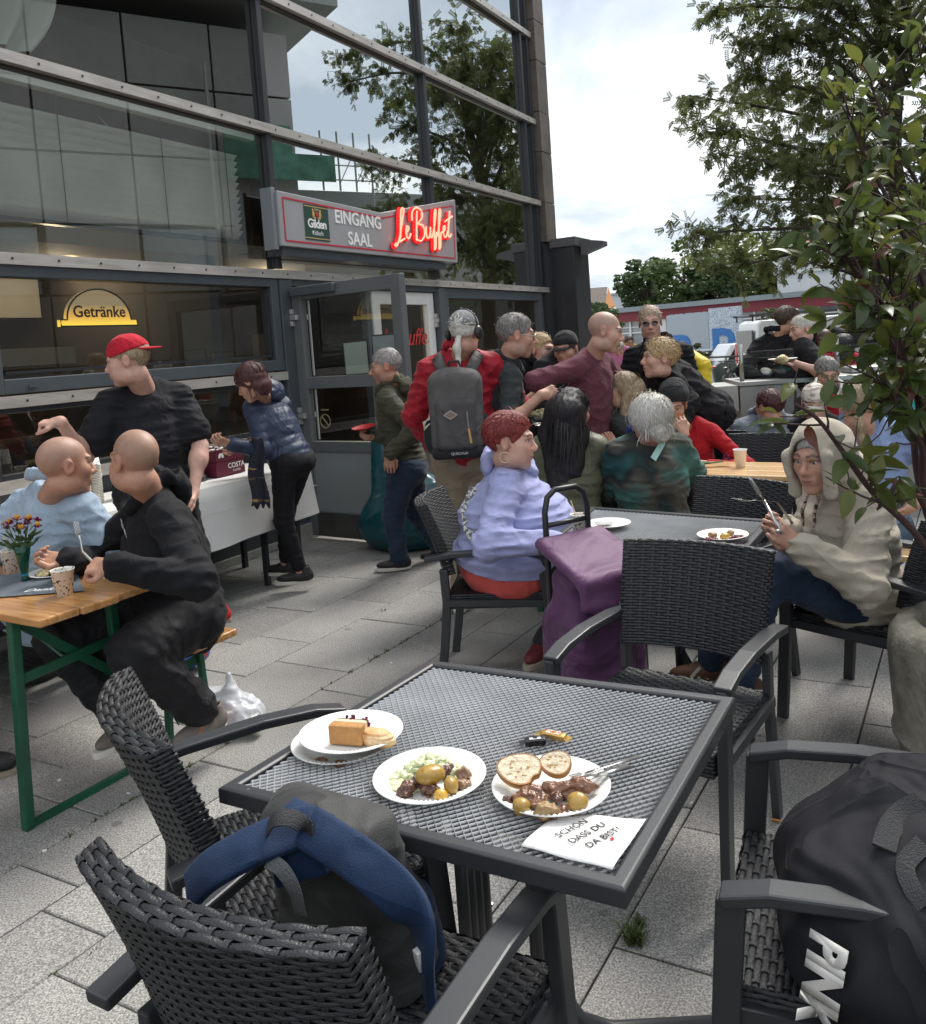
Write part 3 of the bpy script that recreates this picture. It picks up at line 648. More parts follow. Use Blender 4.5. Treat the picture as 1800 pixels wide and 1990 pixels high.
# ------------------------------------------------------------------ wicker armchairs
M_WICK = mat('wicker_black', (.016, .017, .020), .40, n=.35, ns=30, bump=.35, bs=260, stretch=(1, 1, 3), spec=.55)
M_ALU = mat('charcoal_aluminium', (.034, .036, .04), .4, n=.1, ns=4, spec=.5, bump=.06, bs=500)
def weave(S, nu, nv, closed, amp=.0032, warp=.34):
 """wefts run along u over and under warps running along v; S(u,v) -> point, normal"""
 V = []; Q = []
 K = nu * 4
 for j in range(nv):
  rows = []
  for i in range(K + (0 if closed else 1)):
   u = i / K; k = i // 4
   a = (amp if (k + j) % 2 == 0 else -amp) * (0, .75, 1, .75)[i % 4]
   for dv, o in ((-.47, -.0015), (-.16, .0012), (.16, .0012), (.47, -.0015)):
    p, n = S(u, (j + .5 + dv) / nv); V.append(p + n * (a + o))
  n_ = K if closed else K
  b = len(V) - (K + (0 if closed else 1)) * 4; T = K + (0 if closed else 1)
  for i in range(n_):
   i2 = (i + 1) % T if closed else i + 1
   for c in range(3): Q.append((b + i * 4 + c, b + i2 * 4 + c, b + i2 * 4 + c + 1, b + i * 4 + c + 1))
 for k in range(nu):
  u = (k + .5) / nu; b = len(V)
  for j in range(nv * 2 + 1):
   v = j / (nv * 2); jj = j // 2
   a = (-amp if (k + jj) % 2 == 0 else amp * 1.15) * (1.0 if j % 2 else 0.1)
   for du in (-warp / nu / 2, warp / nu / 2):
    p, n = S((u + du) % 1.0 if closed else u + du, v); V.append(p + n * a)
  for j in range(nv * 2): Q.append((b + 2 * j, b + 2 * j + 1, b + 2 * j + 3, b + 2 * j + 2))
 return np.array(V), np.array(Q)
BZ0, BZ1, BT = .53, .862, .046
def back_center(x, v):      # v 0 bottom .. 1 top : curved, leaning back
 z = BZ0 + (BZ1 - BZ0) * v
 y = -.235 - .085 * v - .03 * v * v + .055 * (x / .25) ** 2 * 1.0 - .03
 return np.array([x, y, z])
def back_loop(u, v):
 hw = .232 + .020 * v; per = 2 * (2 * hw + BT); d = u * per
 ny = np.array([0, 1, .22]); ny = ny / np.linalg.norm(ny)
 r = BT / 2
 if d < 2 * hw: x = -hw + d; s = 1; off = ny * r; n = ny
 elif d < 2 * hw + BT: x = hw; off = ny * (r - (d - 2 * hw)); n = np.array([1, 0, 0.0])
 elif d < 4 * hw + BT: x = hw - (d - 2 * hw - BT); off = -ny * r; n = -ny
 else: x = -hw; off = ny * (-r + (d - 4 * hw - BT)); n = np.array([-1, 0, 0.0])
 return back_center(x, v) + off, n
def back_top(u, v):
 hw = .252; ny = np.array([0, 1, .22]); ny = ny / np.linalg.norm(ny)
 return back_center(-hw + 2 * hw * u, 1.0) + ny * BT * (.5 - v) * 1.04, np.array([0, -.22, 1.0])
def seat_top(u, v): return np.array([-.238 + .476 * u, -.235 + .47 * v, .44 - .012 * math.sin(PI * u) * math.sin(PI * v)]), np.array([0, 0, 1.0])
def seat_side(u, v):
 per = 4 * .47; d = u * per; e = .24
 if d < .47: p = (-.235 + d, e); n = (0, 1)
 elif d < .94: p = (e, .235 - (d - .47)); n = (1, 0)
 elif d < 1.41: p = (.235 - (d - .94), -e); n = (0, -1)
 else: p = (-e, -.235 + (d - 1.41)); n = (-1, 0)
 return np.array([p[0], p[1], .375 + .065 * v]), np.array([n[0], n[1], 0.0])
def make_chair(label):
 t = thing('wicker_armchair', label, 'chair', (0, 0, 0), 0, 'black wicker armchairs on the terrace')
 V, Q = weave(back_loop, 34, 36, True, .0022, .30); V2, Q2 = weave(back_top, 15, 4, False, .0022, .30)
 o = link('backrest', mesh_np('backrest', np.vstack([V, V2]), np.vstack([Q, Q2 + len(V)])), t); o.data.materials.append(M_WICK); o['kind'] = 'stuff'
 core = MB(); core.grid(lambda a, b: back_center(-.225 + .45 * a, .01 + .97 * b) + np.array([0, .014, 0]), 10, 6); core.grid(lambda a, b: back_center(.225 - .45 * a, .01 + .97 * b) - np.array([0, .014, 0]), 10, 6)
 part('backrest_core', core, M_FRAME2, t)
 V, Q = weave(seat_top, 15, 36, False, .0022, .30); V2, Q2 = weave(seat_side, 56, 6, True, .0018)
 o = link('seat', mesh_np('seat', np.vstack([V, V2]), np.vstack([Q, Q2 + len(V)])), t); o.data.materials.append(M_WICK); o['kind'] = 'stuff'
 core = MB(); core.box((-.233, -.233, .37), (.233, .233, .425)); part('seat_frame', core, M_FRAME2, t)
 for s in (-1, 1):
  q = MB(); q.bar((s * .262, .255, 0), (s * .262, .205, .612), .026, .042, (0, 1, 0), 0, .03, .05); part('leg', q, M_ALU, t, bevel=.004)
  q = MB(); q.sweep([(s * .235, -.30, 0), (s * .24, -.268, .2), (s * .24, -.245, .4), (s * .24, -.25, .56)], [(-.013, -.02), (.013, -.02), (.013, .02), (-.013, .02)], (0, 1, 0)); part('leg', q, M_ALU, t, bevel=.004)
  q = MB(); prof = [(-.026, -.012), (.026, -.012), (.026, .012), (-.026, .012)]
  q.sweep([(s * .262, -.33, .615), (s * .262, -.2, .632), (s * .262, 0, .640), (s * .262, .14, .632), (s * .262, .222, .612)], prof); part('armrest', q, M_ALU, t, bevel=.005)
  q = MB(); q.bar((s * .262, .225, .405), (s * .23, .2, .405), .03, .03); q.bar((s * .25, -.25, .405), (s * .25, .215, .395), .02, .03); part('side_rail', q, M_ALU, t)
 return t
chair0 = None
def place_chair(x, y, yaw, label):
 global chair0
 if chair0 is None: chair0 = make_chair(label); c = chair0
 else: c = copy_tree(chair0); c['label'] = label
 c.location = (x, y, 0); c.rotation_euler = (0, 0, -math.radians(yaw)); return c
C1 = place_chair(-.232, 1.400, 30.0, 'wicker armchair with the blue rucksack on its seat, seen from behind')
C2 = place_chair(-.45, 1.93, 61, 'empty wicker armchair seen side on between the beer table and near mesh table')
C3 = place_chair(.55, 2.54, 216, 'empty wicker armchair facing the camera across the near mesh table beside the purple trolley')
C4 = place_chair(.690, 1.545, -66, 'wicker armchair holding the black sports bag')
C5 = place_chair(.14, 4.07, 98, 'wicker armchair in which the person in the lavender hoodie sits')
C6 = place_chair(1.56, 3.30, -38, 'wicker armchair in which the person in the beige hoodie sits')
C7 = place_chair(1.03, 3.74, 231, 'empty wicker armchair pushed under the far side of the second mesh table')
C8 = place_chair(1.80, 5.28, 212, 'dark wicker armchair behind the white cup on the middle beer table')
C9 = place_chair(1.55, 5.62, 205, 'wicker armchair partly hidden behind the person in the red jumper')

# ------------------------------------------------------------------ square tables with expanded metal tops
M_MESH = mat('expanded_metal', (.58, .585, .59), .42, metal=.65, n=.15, ns=5, spec=.6)
def unit_(v): return v / np.linalg.norm(v)
def mesh_table(corners, label, du=.0165):
 P = [aarr(p) for p in corners]      # near-left, near-right, far-right, far-left at top height
 c = sum(P) / 4; t = thing('mesh_table', label, 'table', (c[0], c[1], 0), 0, 'square mesh topped tables')
 L = lambda p: p - np.array([c[0], c[1], 0])
 P = [L(p) for p in P]
 fr = MB()
 prof = [(-.016, -.034), (.016, -.034), (.016, -.004), (.010, 0), (-.010, 0), (-.016, -.004)]
 for k in range(4):
  o4 = []
  for j in (k, (k + 1) % 4):
   a, b, d_ = P[j - 1], P[j], P[(j + 1) % 4]; n1 = np.cross(unit_(b - a), (0, 0, 1)); n2 = np.cross(unit_(d_ - b), (0, 0, 1)); m_ = (n1 + n2) / (1 + n1 @ n2); o4.append([b + m_ * x + np.array([0, 0, z]) for x, z in prof])
  n = len(prof); fr.add(o4[0] + o4[1], [(i, (i + 1) % n, n + (i + 1) % n, n + i) for i in range(n)])
 part('frame', fr, M_ALU, t, bevel=.002)
 S = lambda a, b: (P[0] * (1 - a) + P[1] * a) * (1 - b) + (P[3] * (1 - a) + P[2] * a) * b
 la = np.linalg.norm(P[1] - P[0]); lb = np.linalg.norm(P[3] - P[0]); na = int(la / .0185); nb = int(lb / .0104)
 V = []; Q = []
 def strip(a0, b0, a1, b1):
  p, q = S(a0, b0), S(a1, b1); d = q - p; d /= np.linalg.norm(d); sd = np.array([-d[1], d[0], 0]) * .0012
  b = len(V); tz = np.array([0, 0, .0016]); z0 = np.array([0, 0, -.009])
  V.extend([p - sd + z0 - tz, p + sd + z0 + tz, q + sd + z0 + tz, q - sd + z0 - tz, p - sd + z0 - tz * 2.2, q - sd + z0 - tz * 2.2]); Q.append((b, b + 3, b + 2, b + 1)); Q.append((b + 4, b + 5, b + 3, b))
 for i in range(-nb, na):                    # diamonds na x nb/2 : bars rising one way
  for sgn in (1, -1):
   if sgn == 1: a0, b0, a1, b1 = i / na, 0.0, (i + nb * .5) / na, 1.0
   else: a0, b0, a1, b1 = (i + nb * .5) / na, 0.0, i / na, 1.0
   pts = [(a0, b0), (a1, b1)]
   da, db = a1 - a0, b1 - b0
   t0, t1 = 0.0, 1.0
   lo, hi = sorted(((0 - a0) / da, (1 - a0) / da)); t0 = max(t0, lo); t1 = min(t1, hi)
   if t1 - t0 < .01: continue
   nseg = max(1, int((t1 - t0) * 6))
   for k in range(nseg):
    u0 = t0 + (t1 - t0) * k / nseg; u1 = t0 + (t1 - t0) * (k + 1) / nseg
    strip(a0 + da * u0, b0 + db * u0, a0 + da * u1, b0 + db * u1)
 o = link('mesh_top', mesh_np('mesh_top', V, Q), t); o.data.materials.append(M_MESH); o['kind'] = 'stuff'
 # cross bars under the top, two fluted columns and curved feet
 q = MB(); ax = (P[1] - P[0]) / la; ay = (P[3] - P[0]) / lb
 for s in (-.11, .11):
  a = S(.5, .5) + ax * s
  q.bar(a - ay * lb * .47 + (0, 0, -.05), a + ay * lb * .47 + (0, 0, -.05), .03, .02)
 for s in (-.2, .2): q.bar(S(.5, .5) - ax * la * .47 + ay * s + (0, 0, -.052), S(.5, .5) + ax * la * .47 + ay * s + (0, 0, -.052), .03, .02)
 part('under_frame', q, M_ALU, t)
 for s in (-1, 1):
  q = MB(); base = ax * s * .085
  for k in (-1.5, -.5, .5, 1.5):
   cc = base + ay * k * .028; q.tube([cc + (0, 0, .05 if s < 0 else .16), cc + (0, 0, .675)], .0145, 8)
  part('column', q, M_ALU, t, smooth=True)
  for e in (-1, 1):
   q = MB(); d = (ax * s * .75 + ay * e * .66); q.tube([base + (0, 0, .22), base + d * .06 + (0, 0, .11), base + d * .13 + (0, 0, .07), base + d * .40 + (0, 0, .022)], .019, 10); q.blob(tuple(base + d * .40 + (0, 0, .016)), (.024, .024, .016), 8); part('foot', q, M_ALU, t, smooth=True)
  for k in (.3, .55):
   q = MB(); q.lathe([(.009, 0), (.009, .006), (0, .009)], 8, m=0, M=Matrix.Translation(tuple(base + ax * .0 + ay * .06 + (0, 0, k)))); part('bolt', q, MATS['hinge_steel'], t)
 return t, c
T1, T1c = mesh_table([(-.52, 1.665, .73), (.190, 1.275, .73), (.556, 1.905, .73), (-.134, 2.262, .73)], 'near square mesh table set with paper plates of food')
T2, T2c = mesh_table([(.287, 3.473, .73), (.93, 3.057, .73), (1.29, 3.67, .73), (.61, 4.22, .73)], 'second square mesh table behind the purple trolley with one plate of food')

# ------------------------------------------------------------------ beer garden tables and benches
def woodmat(name, c1, c2):
 m = bpy.data.materials.new(name); m.use_nodes = True; N, L = m.node_tree.nodes, m.node_tree.links; b = N['Principled BSDF']
 t = N.new('ShaderNodeTexCoord'); mp = N.new('ShaderNodeMapping'); mp.inputs['Scale'].default_value = (1.2, 14, 14); L.new(t.outputs['Object'], mp.inputs[0])
 w = N.new('ShaderNodeTexNoise'); w.inputs['Scale'].default_value = 2.2; w.inputs['Detail'].default_value = 6; w.inputs['Distortion'].default_value = 1.6; L.new(mp.outputs[0], w.inputs['Vector'])
 r = N.new('ShaderNodeValToRGB'); L.new(w.outputs['Fac'], r.inputs[0]); r.color_ramp.elements[0].color = (*c1, 1); r.color_ramp.elements[1].color = (*c2, 1); r.color_ramp.elements[0].position = .32; r.color_ramp.elements[1].position = .68
 L.new(r.outputs[0], b.inputs['Base Color']); b.inputs['Roughness'].default_value = .32; b.inputs['Coat Weight'].default_value = .5; b.inputs['Coat Roughness'].default_value = .12
 bp = N.new('ShaderNodeBump'); bp.inputs['Strength'].default_value = .08; bp.inputs['Distance'].default_value = .01; L.new(w.outputs['Fac'], bp.inputs['Height']); L.new(bp.outputs[0], b.inputs['Normal'])
 return m
M_WOOD = woodmat('varnished_pine', (.34, .15, .045), (.60, .33, .13)); M_WOOD2 = woodmat('pale_varnished_pine', (.50, .29, .12), (.72, .48, .24))
M_GREEN = mat('green_steel', (.008, .085, .045), .42, n=.3, ns=7, spec=.5)
def beer_piece(kind, label, end_mid, direction, length, width, z, wood, group, planks=3):
 d = Vector((direction[0], direction[1], 0)).normalized(); a = math.atan2(d.y, d.x)
 t = thing('beer_' + kind, label, kind, (end_mid[0], end_mid[1], 0), a, group)
 th_ = .028; pw = width / planks
 for k in range(planks):
  y0 = -width / 2 + k * pw; q = MB()
  x0 = .0 if 0 < k < planks - 1 else .012
  q.prism([(x0, y0 + .0008), (length, y0 + .0008), (length, y0 + pw - .0008), (x0, y0 + pw - .0008)], th_, Matrix.Translation((0, 0, z - th_))); part('plank', q, wood, t, bevel=.006)
 for e, xx in ((0, .22), (1, length - .22)):
  for s in (-1, 1):
   y = s * (width / 2 - .035); ys = s * (width / 2 - .01)
   q = MB(); q.bar((xx, ys, 0), (xx, y, z - th_), .036, .036, (1, 0, 0), 0, .036, .036) if z > .6 else q.bar((xx, ys, 0), (xx, y, z - th_), .026, .03, (1, 0, 0)); part('leg', q, M_GREEN, t, bevel=.006)
  q = MB(); w2 = width / 2 - .01
  q.bar((xx, -w2, .012), (xx, w2, .012), .02, .024); part('foot_rail', q, M_GREEN, t)
  q = MB(); zz = z * .70; q.bar((xx + .01, -w2 + .012, zz), (xx + .01, w2 - .012, zz - .02), .012, .035); part('cross_rail', q, M_GREEN, t)
  if z > .6:
   q = MB(); q.bar((xx + .02, -w2, z * .5), (xx + .02, w2 - .04, z - .04), .012, .032); part('brace', q, M_GREEN, t)
   q = MB(); k = -1 if e else 1; q.tube([(xx, 0, z * .68), (xx + k * .5, 0, z - .035)], .007, 6); part('stay', q, M_GREEN, t)
  else:
   q = MB(); k = -1 if e else 1; q.tube([(xx, .05, .1), (xx + k * .3, .05, z - .03)], .006, 6); part('stay', q, M_GREEN, t)
 return t
B1N, B1F = np.array([-1.44, 2.78]), np.array([-1.196, 3.147]); b1d = np.array([-.86, .51])
_w = B1F - B1N; B1mid = (B1N + B1F) / 2
beer_piece('table', 'orange varnished beer table with green legs and a flower vase at the left', B1mid, b1d, 2.2, .455, .77, M_WOOD, 'beer tables')
perp = np.array([.51, .86])
beer_piece('bench', 'orange wooden bench under the person in the black hoodie', np.array([-1.045, 3.37]) , b1d, 2.2, .235, .475, M_WOOD, 'beer benches', 2)
beer_piece('bench', 'orange wooden bench end at the left edge before the green table leg', np.array([-1.66, 2.36]), b1d, 2.2, .235, .475, M_WOOD, 'beer benches', 2)
b2d = np.array([-.83, .56]); p2 = np.array([.56, .83])
B2e = np.array([1.95, 4.55])
beer_piece('table', 'pale beer table with a white cup and bouquet in the middle of the crowd', np.array([1.86, 4.64]), b2d, 1.75, .47, .77, M_WOOD2, 'beer tables')
beer_piece('bench', 'pale bench on the near side of the middle beer table', np.array([1.70, 4.13]), b2d, 1.75, .235, .475, M_WOOD2, 'beer benches', 2)
beer_piece('table', 'beer table at the right behind the leafy shrub', np.array([2.35, 4.35]), (.85, -.5), 2.2, .47, .77, M_WOOD2, 'beer tables')
beer_piece('bench', 'bench at the right under the person in the blue shirt', np.array([1.98, 3.98]), (.85, -.5), 2.2, .235, .475, M_WOOD2, 'beer benches', 2)

# ------------------------------------------------------------------ buffet table with white cloth along the facade
bt = thing('buffet_table', 'long buffet table in front of the window under a white cloth', 'table', fac(-2.4, .4, 0)); bt.matrix_world = MF
q = MB(); q.box((-4.2, .09, .735), (-.84, .72, .765)); part('tabletop', q, M_FRAME, bt)
for s in (-3.4, -1.3, -.95):
 for t in (.14, .68):
  q = MB(); q.box((s, t, 0), (s + .035, t + .035, .735)); part('leg', q, M_FRAME2, bt)
M_CLOTH = mat('white_tablecloth', (.74, .73, .70), .85, n=.05, ns=3, bump=.12, bs=9)
# cloth surface: top sheet plus hanging skirt with soft folds, in facade coordinates
cl = MB()
s0, s1, t0, t1 = -4.3, -.80, .07, .76; zt = .782
def cloth_front(a, b):
 s = s0 + (s1 - s0) * a; drop = .40 * b
 f = (.010 * math.sin(s * 6.1) + .008 * math.sin(s * 13.7 + 1)) * b + .012 * math.sin(s * 2.3)
 k = min(1, b * 7); r = .02
 return (s + .02 * b, t1 - .02 + .02 * k + .035 * b + f * b, zt - .004 * k - drop - (.02 * math.sin(s * 1.3) - .05 * max(0, s + 1.2)) * b)
cl.grid(lambda a, b: (s0 + (s1 - s0) * a, t0 + (t1 - .02 - t0) * b, zt + .003 * math.sin(a * 40) * math.sin(b * 6)), 60, 8)
cl.grid(cloth_front, 90, 14)
cl.grid(lambda a, b: (s1 + .02 * min(1, b * 7) + .04 * b + .012 * math.sin(a * 9) * b, t1 - .02 - (t1 - .02 - t0) * a, zt - .004 - .40 * b + .045 * b), 16, 14)
cl.grid(lambda a, b: (s0 + (s1 - s0) * a, t1 + .048 + .002 * math.sin(a * 70), .63 - .006 * b), 60, 1)
co = part('tablecloth', cl, M_CLOTH, None, smooth=True); co.matrix_world = MF
tag(co, 'white cloth with soft folds hanging over the buffet table', 'tablecloth')

# ------------------------------------------------------------------ figures: blended solids turned into one continuous skin
def V3(*a): return np.array(a, float)
def unit(v): v = np.asarray(v, float); return v / (np.linalg.norm(v) + 1e-12)
_FR = np.random.RandomState(5); _FD = [unit(_FR.normal(size=3)) for _ in range(6)]; _FP = _FR.uniform(0, 6, 6)
def wav(P, f, seed=0):
 o = np.zeros(len(P))
 for i in range(3):
  d = _FD[(i + seed) % 6]; e = _FD[(i + seed + 2) % 6]
  o += np.sin(f * (1 + .37 * i) * (P @ d) + 1.7 * np.sin(f * .45 * (P @ e) + seed) + _FP[(i * 2 + seed) % 6])
 return o / 3
class Solid:
 def __init__(s): s.pr = []; s.warp = None
 def cap(s, a, b, ra, rb=None, k=.02, sub=False, quilt=0, qa=.008, fl=None, fk=1.0):
  a, b = np.asarray(a, np.float32), np.asarray(b, np.float32); rb = ra if rb is None else rb; ba = b - a; L2 = float(ba @ ba) + 1e-12; L = math.sqrt(L2); ra = float(ra); rb = float(rb)
  if fl is not None: fl = np.asarray(fl, np.float32)
  def f(P):
   pa = P - a; t = pa @ ba; t /= L2; np.maximum(t, 0, out=t); np.minimum(t, 1, out=t); v = pa; v -= t[:, None] * ba
   if fl is not None: v = v + (v @ fl)[:, None] * fl * (fk - 1)
   d = np.sqrt(np.einsum('ij,ij->i', v, v)); d -= ra + (rb - ra) * t
   if quilt: d = d - qa * (np.sqrt(np.abs(np.sin(PI * t * L / quilt))) - .6)
   return d
  s.pr.append((f, k, sub)); return s
 def ell(s, c, r, R=None, k=.02, sub=False, quilt=0, qa=.01):
  c = np.asarray(c, np.float32); r = np.asarray(r if hasattr(r, '__len__') else (r, r, r), np.float32)
  ir = 1 / r; ir2 = ir * ir; R = None if R is None else np.asarray(R, np.float32)
  def f(P):
   q = P - c
   if R is not None: q = q @ R
   u = q * ir; k0 = np.sqrt(np.einsum('ij,ij->i', u, u)) + 1e-9; u = q * ir2; k1 = np.sqrt(np.einsum('ij,ij->i', u, u)) + 1e-9
   d = k0 * (k0 - 1) / k1
   if quilt: d = d - qa * (np.sqrt(np.abs(np.sin(PI * q[:, 2] / quilt))) - .6)
   return d
  s.pr.append((f, k, sub)); return s
 def box(s, c, h, R=None, r=.01, k=.02, sub=False):
  c = aarr(c); h = aarr(h) - r
  def f(P):
   q = P - c
   if R is not None: q = q @ R
   q = np.abs(q) - h; return np.sqrt((np.maximum(q, 0) ** 2).sum(1)) + np.minimum(q.max(1), 0) - r
  s.pr.append((f, k, sub)); return s
 def plane(s, p, n, sub=True, k=.01):
  p, n = aarr(p), unit(n)
  s.pr.append((lambda P: (P - p) @ n * -1, k, sub)); return s
 def _comb(s, d, di, k, sub):
  if sub:
   di = -di; h = np.clip(.5 - .5 * (d - di) / k, 0, 1); return d + (di - d) * h + k * h * (1 - h)
  h = np.clip(.5 + .5 * (d - di) / k, 0, 1); return d + (di - d) * h - k * h * (1 - h)
 def mesh(s, lo, hi, step, fine=(), fstep=None):
  """surface nets on a grid that is finer inside the boxes of `fine`"""
  axes = []
  for i in range(3):
   pts = [lo[i]]
   while pts[-1] < hi[i]:
    p = pts[-1]; st = step
    for fl, fh in fine:
     if fl[i] - step * .5 <= p <= fh[i]: st = fstep
    pts.append(p + st)
   while (len(pts) - 1) % 4: pts.append(pts[-1] + step)
   axes.append(np.array(pts))
  nb = [(len(a) - 1) // 4 for a in axes]
  cen = [np.array([(a[4 * j] + a[4 * j + 4]) / 2 for j in range(n)]) for a, n in zip(axes, nb)]
  hw = [np.array([(a[4 * j + 4] - a[4 * j]) / 2 for j in range(n)]) for a, n in zip(axes, nb)]
  G = np.stack(np.meshgrid(*cen, indexing='ij'), -1).reshape(-1, 3).astype(np.float32); H = np.sqrt(sum(h.reshape(-1) ** 2 for h in np.meshgrid(*hw, indexing='ij')))
  D = []; d = np.full(len(G), 1e3, np.float32)
  for f, k, sub in s.pr: di = f(G); D.append(di); d = s._comb(d, di, k, sub)
  act = np.abs(d) < H * 1.35 + .03
  ai = np.nonzero(act)[0]
  bi = np.stack(np.unravel_index(ai, nb), 1)
  off = np.stack(np.meshgrid(range(5), range(5), range(5), indexing='ij'), -1).reshape(-1, 3)
  shp = [len(a) for a in axes]
  F = np.repeat(np.repeat(np.repeat(d.reshape(nb), 4, 0), 4, 1), 4, 2)
  F = np.pad(F, ((0, 1), (0, 1), (0, 1)), mode='edge').astype(np.float32); F[np.abs(F) < 1e-6] = 1e-3
  I = (bi[:, None, :] * 4 + off[None]).reshape(-1, 3)
  fi = np.ravel_multi_index(I.T, shp); P = np.stack([axes[i][I[:, i]] for i in range(3)], 1).astype(np.float32)
  bid = np.repeat(np.arange(len(ai)), 125)
  v = np.full(len(P), 1e3, np.float32)
  for (f, k, sub), di in zip(s.pr, D):
   m = (np.abs(di[ai]) if False else di[ai]) < H[ai] * 1.4 + k + .05
   if not m.any(): continue
   if m.all(): v = s._comb(v, f(P), k, sub)
   else:
    sel = m[bid]; v[sel] = s._comb(v[sel], f(P[sel]), k, sub)
  if s.warp is not None: v = v + s.warp(P)
  F.ravel()[fi] = v
  N = F < 0
  c = np.zeros([n - 1 for n in shp], np.uint8)
  for dx in (0, 1):
   for dy in (0, 1):
    for dz in (0, 1): c += N[dx:shp[0] - 1 + dx, dy:shp[1] - 1 + dy, dz:shp[2] - 1 + dz]
  cells = np.stack(np.nonzero((c > 0) & (c < 8)), 1)
  if len(cells) == 0: return np.zeros((0, 3)), np.zeros((0, 4), int)
  cor = np.array([(a, b, e) for a in (0, 1) for b in (0, 1) for e in (0, 1)])
  vals = np.stack([F[cells[:, 0] + o[0], cells[:, 1] + o[1], cells[:, 2] + o[2]] for o in cor], 1).astype(float)
  acc = np.zeros((len(cells), 3)); cnt = np.zeros(len(cells))
  for i in range(8):
   for j in range(i + 1, 8):
    if np.abs(cor[i] - cor[j]).sum() == 1:
     a, b = vals[:, i], vals[:, j]; m = (a < 0) != (b < 0)
     t = np.where(m, a / np.where(np.abs(a - b) < 1e-9, 1e-9, a - b), 0)
     acc += np.where(m[:, None], cor[i] + t[:, None] * (cor[j] - cor[i]), 0); cnt += m
  q = acc / cnt[:, None]
  W_ = np.stack([axes[i][cells[:, i]] + q[:, i] * (axes[i][cells[:, i] + 1] - axes[i][cells[:, i]]) for i in range(3)], 1)
  idx = np.full(c.shape, -1, np.int64); idx[tuple(cells.T)] = np.arange(len(cells))
  Q = []
  for ax in range(3):
   sl0 = [slice(None)] * 3; sl1 = [slice(None)] * 3; sl0[ax] = slice(0, -1); sl1[ax] = slice(1, None)
   A, B = N[tuple(sl0)], N[tuple(sl1)]
   e = np.stack(np.nonzero(A != B), 1); o1, o2 = [(1, 2), (2, 0), (0, 1)][ax]
   e = e[(e[:, o1] > 0) & (e[:, o2] > 0) & (e[:, o1] < shp[o1] - 1) & (e[:, o2] < shp[o2] - 1)]
   if not len(e): continue
   ins = A[tuple(e.T)]
   def at(d1, d2):
    k = e.copy(); k[:, o1] -= d1; k[:, o2] -= d2; return idx[tuple(k.T)]
   quad = np.stack([at(1, 1), at(0, 1), at(0, 0), at(1, 0)], 1)
   quad[~ins] = quad[~ins][:, ::-1]; Q.append(quad)
  Q = np.concatenate(Q); Q = Q[(Q >= 0).all(1)]
  return W_, Q
def ik(a, b, l1, l2, pole):
 a, b = aarr(a), aarr(b); d = b - a; D = np.linalg.norm(d)
 if D > (l1 + l2) * .995: b = a + d / D * (l1 + l2) * .995; d = b - a; D = np.linalg.norm(d)
 D = max(D, abs(l1 - l2) + .01); x = (l1 * l1 - l2 * l2 + D * D) / (2 * D); h = math.sqrt(max(l1 * l1 - x * x, 0)); u = unit(d)
 p = aarr(pole); p = unit(p - u * (p @ u)); return a + u * x + p * h, b
def headframe(yaw, pitch=0, roll=0):
 y, p, r = map(math.radians, (yaw, pitch, roll))
 f = V3(math.sin(y), math.cos(y), 0); rt = V3(math.cos(y), -math.sin(y), 0); u = V3(0, 0, 1)
 f2 = f * math.cos(p) - u * math.sin(p); u2 = u * math.cos(p) + f * math.sin(p)
 rt2 = rt * math.cos(r) - u2 * math.sin(r); u3 = u2 * math.cos(r) + rt * math.sin(r)
 return np.stack([rt2, f2, u3], 1)       # columns right, forward, up
FINGERS = dict(relaxed=(20, 28, 20), fist=(75, 95, 60), hold=(45, 55, 40), flat=(6, 8, 6), grip=(60, 70, 40))
def add_hand(S, wr, d, pn, side, pose='relaxed', sc=1.0):
 """palm and five fingers; d points along the fingers, pn out of the palm, side +1 when the thumb lies towards d x pn"""
 d = unit(d); pn = unit(pn - d * (pn @ d)); lat = np.cross(d, pn) * side
 c = [math.radians(x) for x in FINGERS[pose]]
 kn = wr + d * .085 * sc
 S.cap(wr, wr + d * .03 * sc, .024 * sc, .024 * sc, .02)
 for i, (lo, ln, rr) in enumerate(((.031, .072, .0086), (.010, .080, .0090), (-.011, .074, .0086), (-.030, .058, .0076))):
  k0 = wr + d * (.088 - .004 * abs(i - 1)) * sc + lat * lo * sc
  S.cap(wr + lat * lo * .55 * sc + d * .012 * sc, k0, .0135 * sc, .0105 * sc, .012)
  a = 0; p = k0
  for seg, (fr, cc) in enumerate(zip((.45, .31, .24), c)):
   a += cc * (1 + .06 * i); q = p + (d * math.cos(a) + pn * math.sin(a) + lat * .04 * (1.5 - i) * (seg == 0)) * ln * fr * sc
   S.cap(p, q, rr * (1 - .08 * seg) * sc, rr * (.92 - .08 * seg) * sc, .0022); p = q
 t0 = wr + d * .028 * sc + lat * .022 * sc + pn * .006 * sc
 b = .9 if pose in ('fist', 'grip', 'hold') else .45
 t1 = t0 + (d * .6 + lat * .62 + pn * .35 * b) * .042 * sc; t2 = t1 + (d * .85 + lat * (.25 - .5 * b) + pn * .45 * b) * .034 * sc; t3 = t2 + (d * .85 - lat * .3 * b + pn * .4 * b) * .026 * sc
 S.cap(t0, t1, .0135 * sc, .0115 * sc, .012); S.cap(t1, t2, .0108 * sc, .0098 * sc, .004); S.cap(t2, t3, .0096 * sc, .0075 * sc, .003)
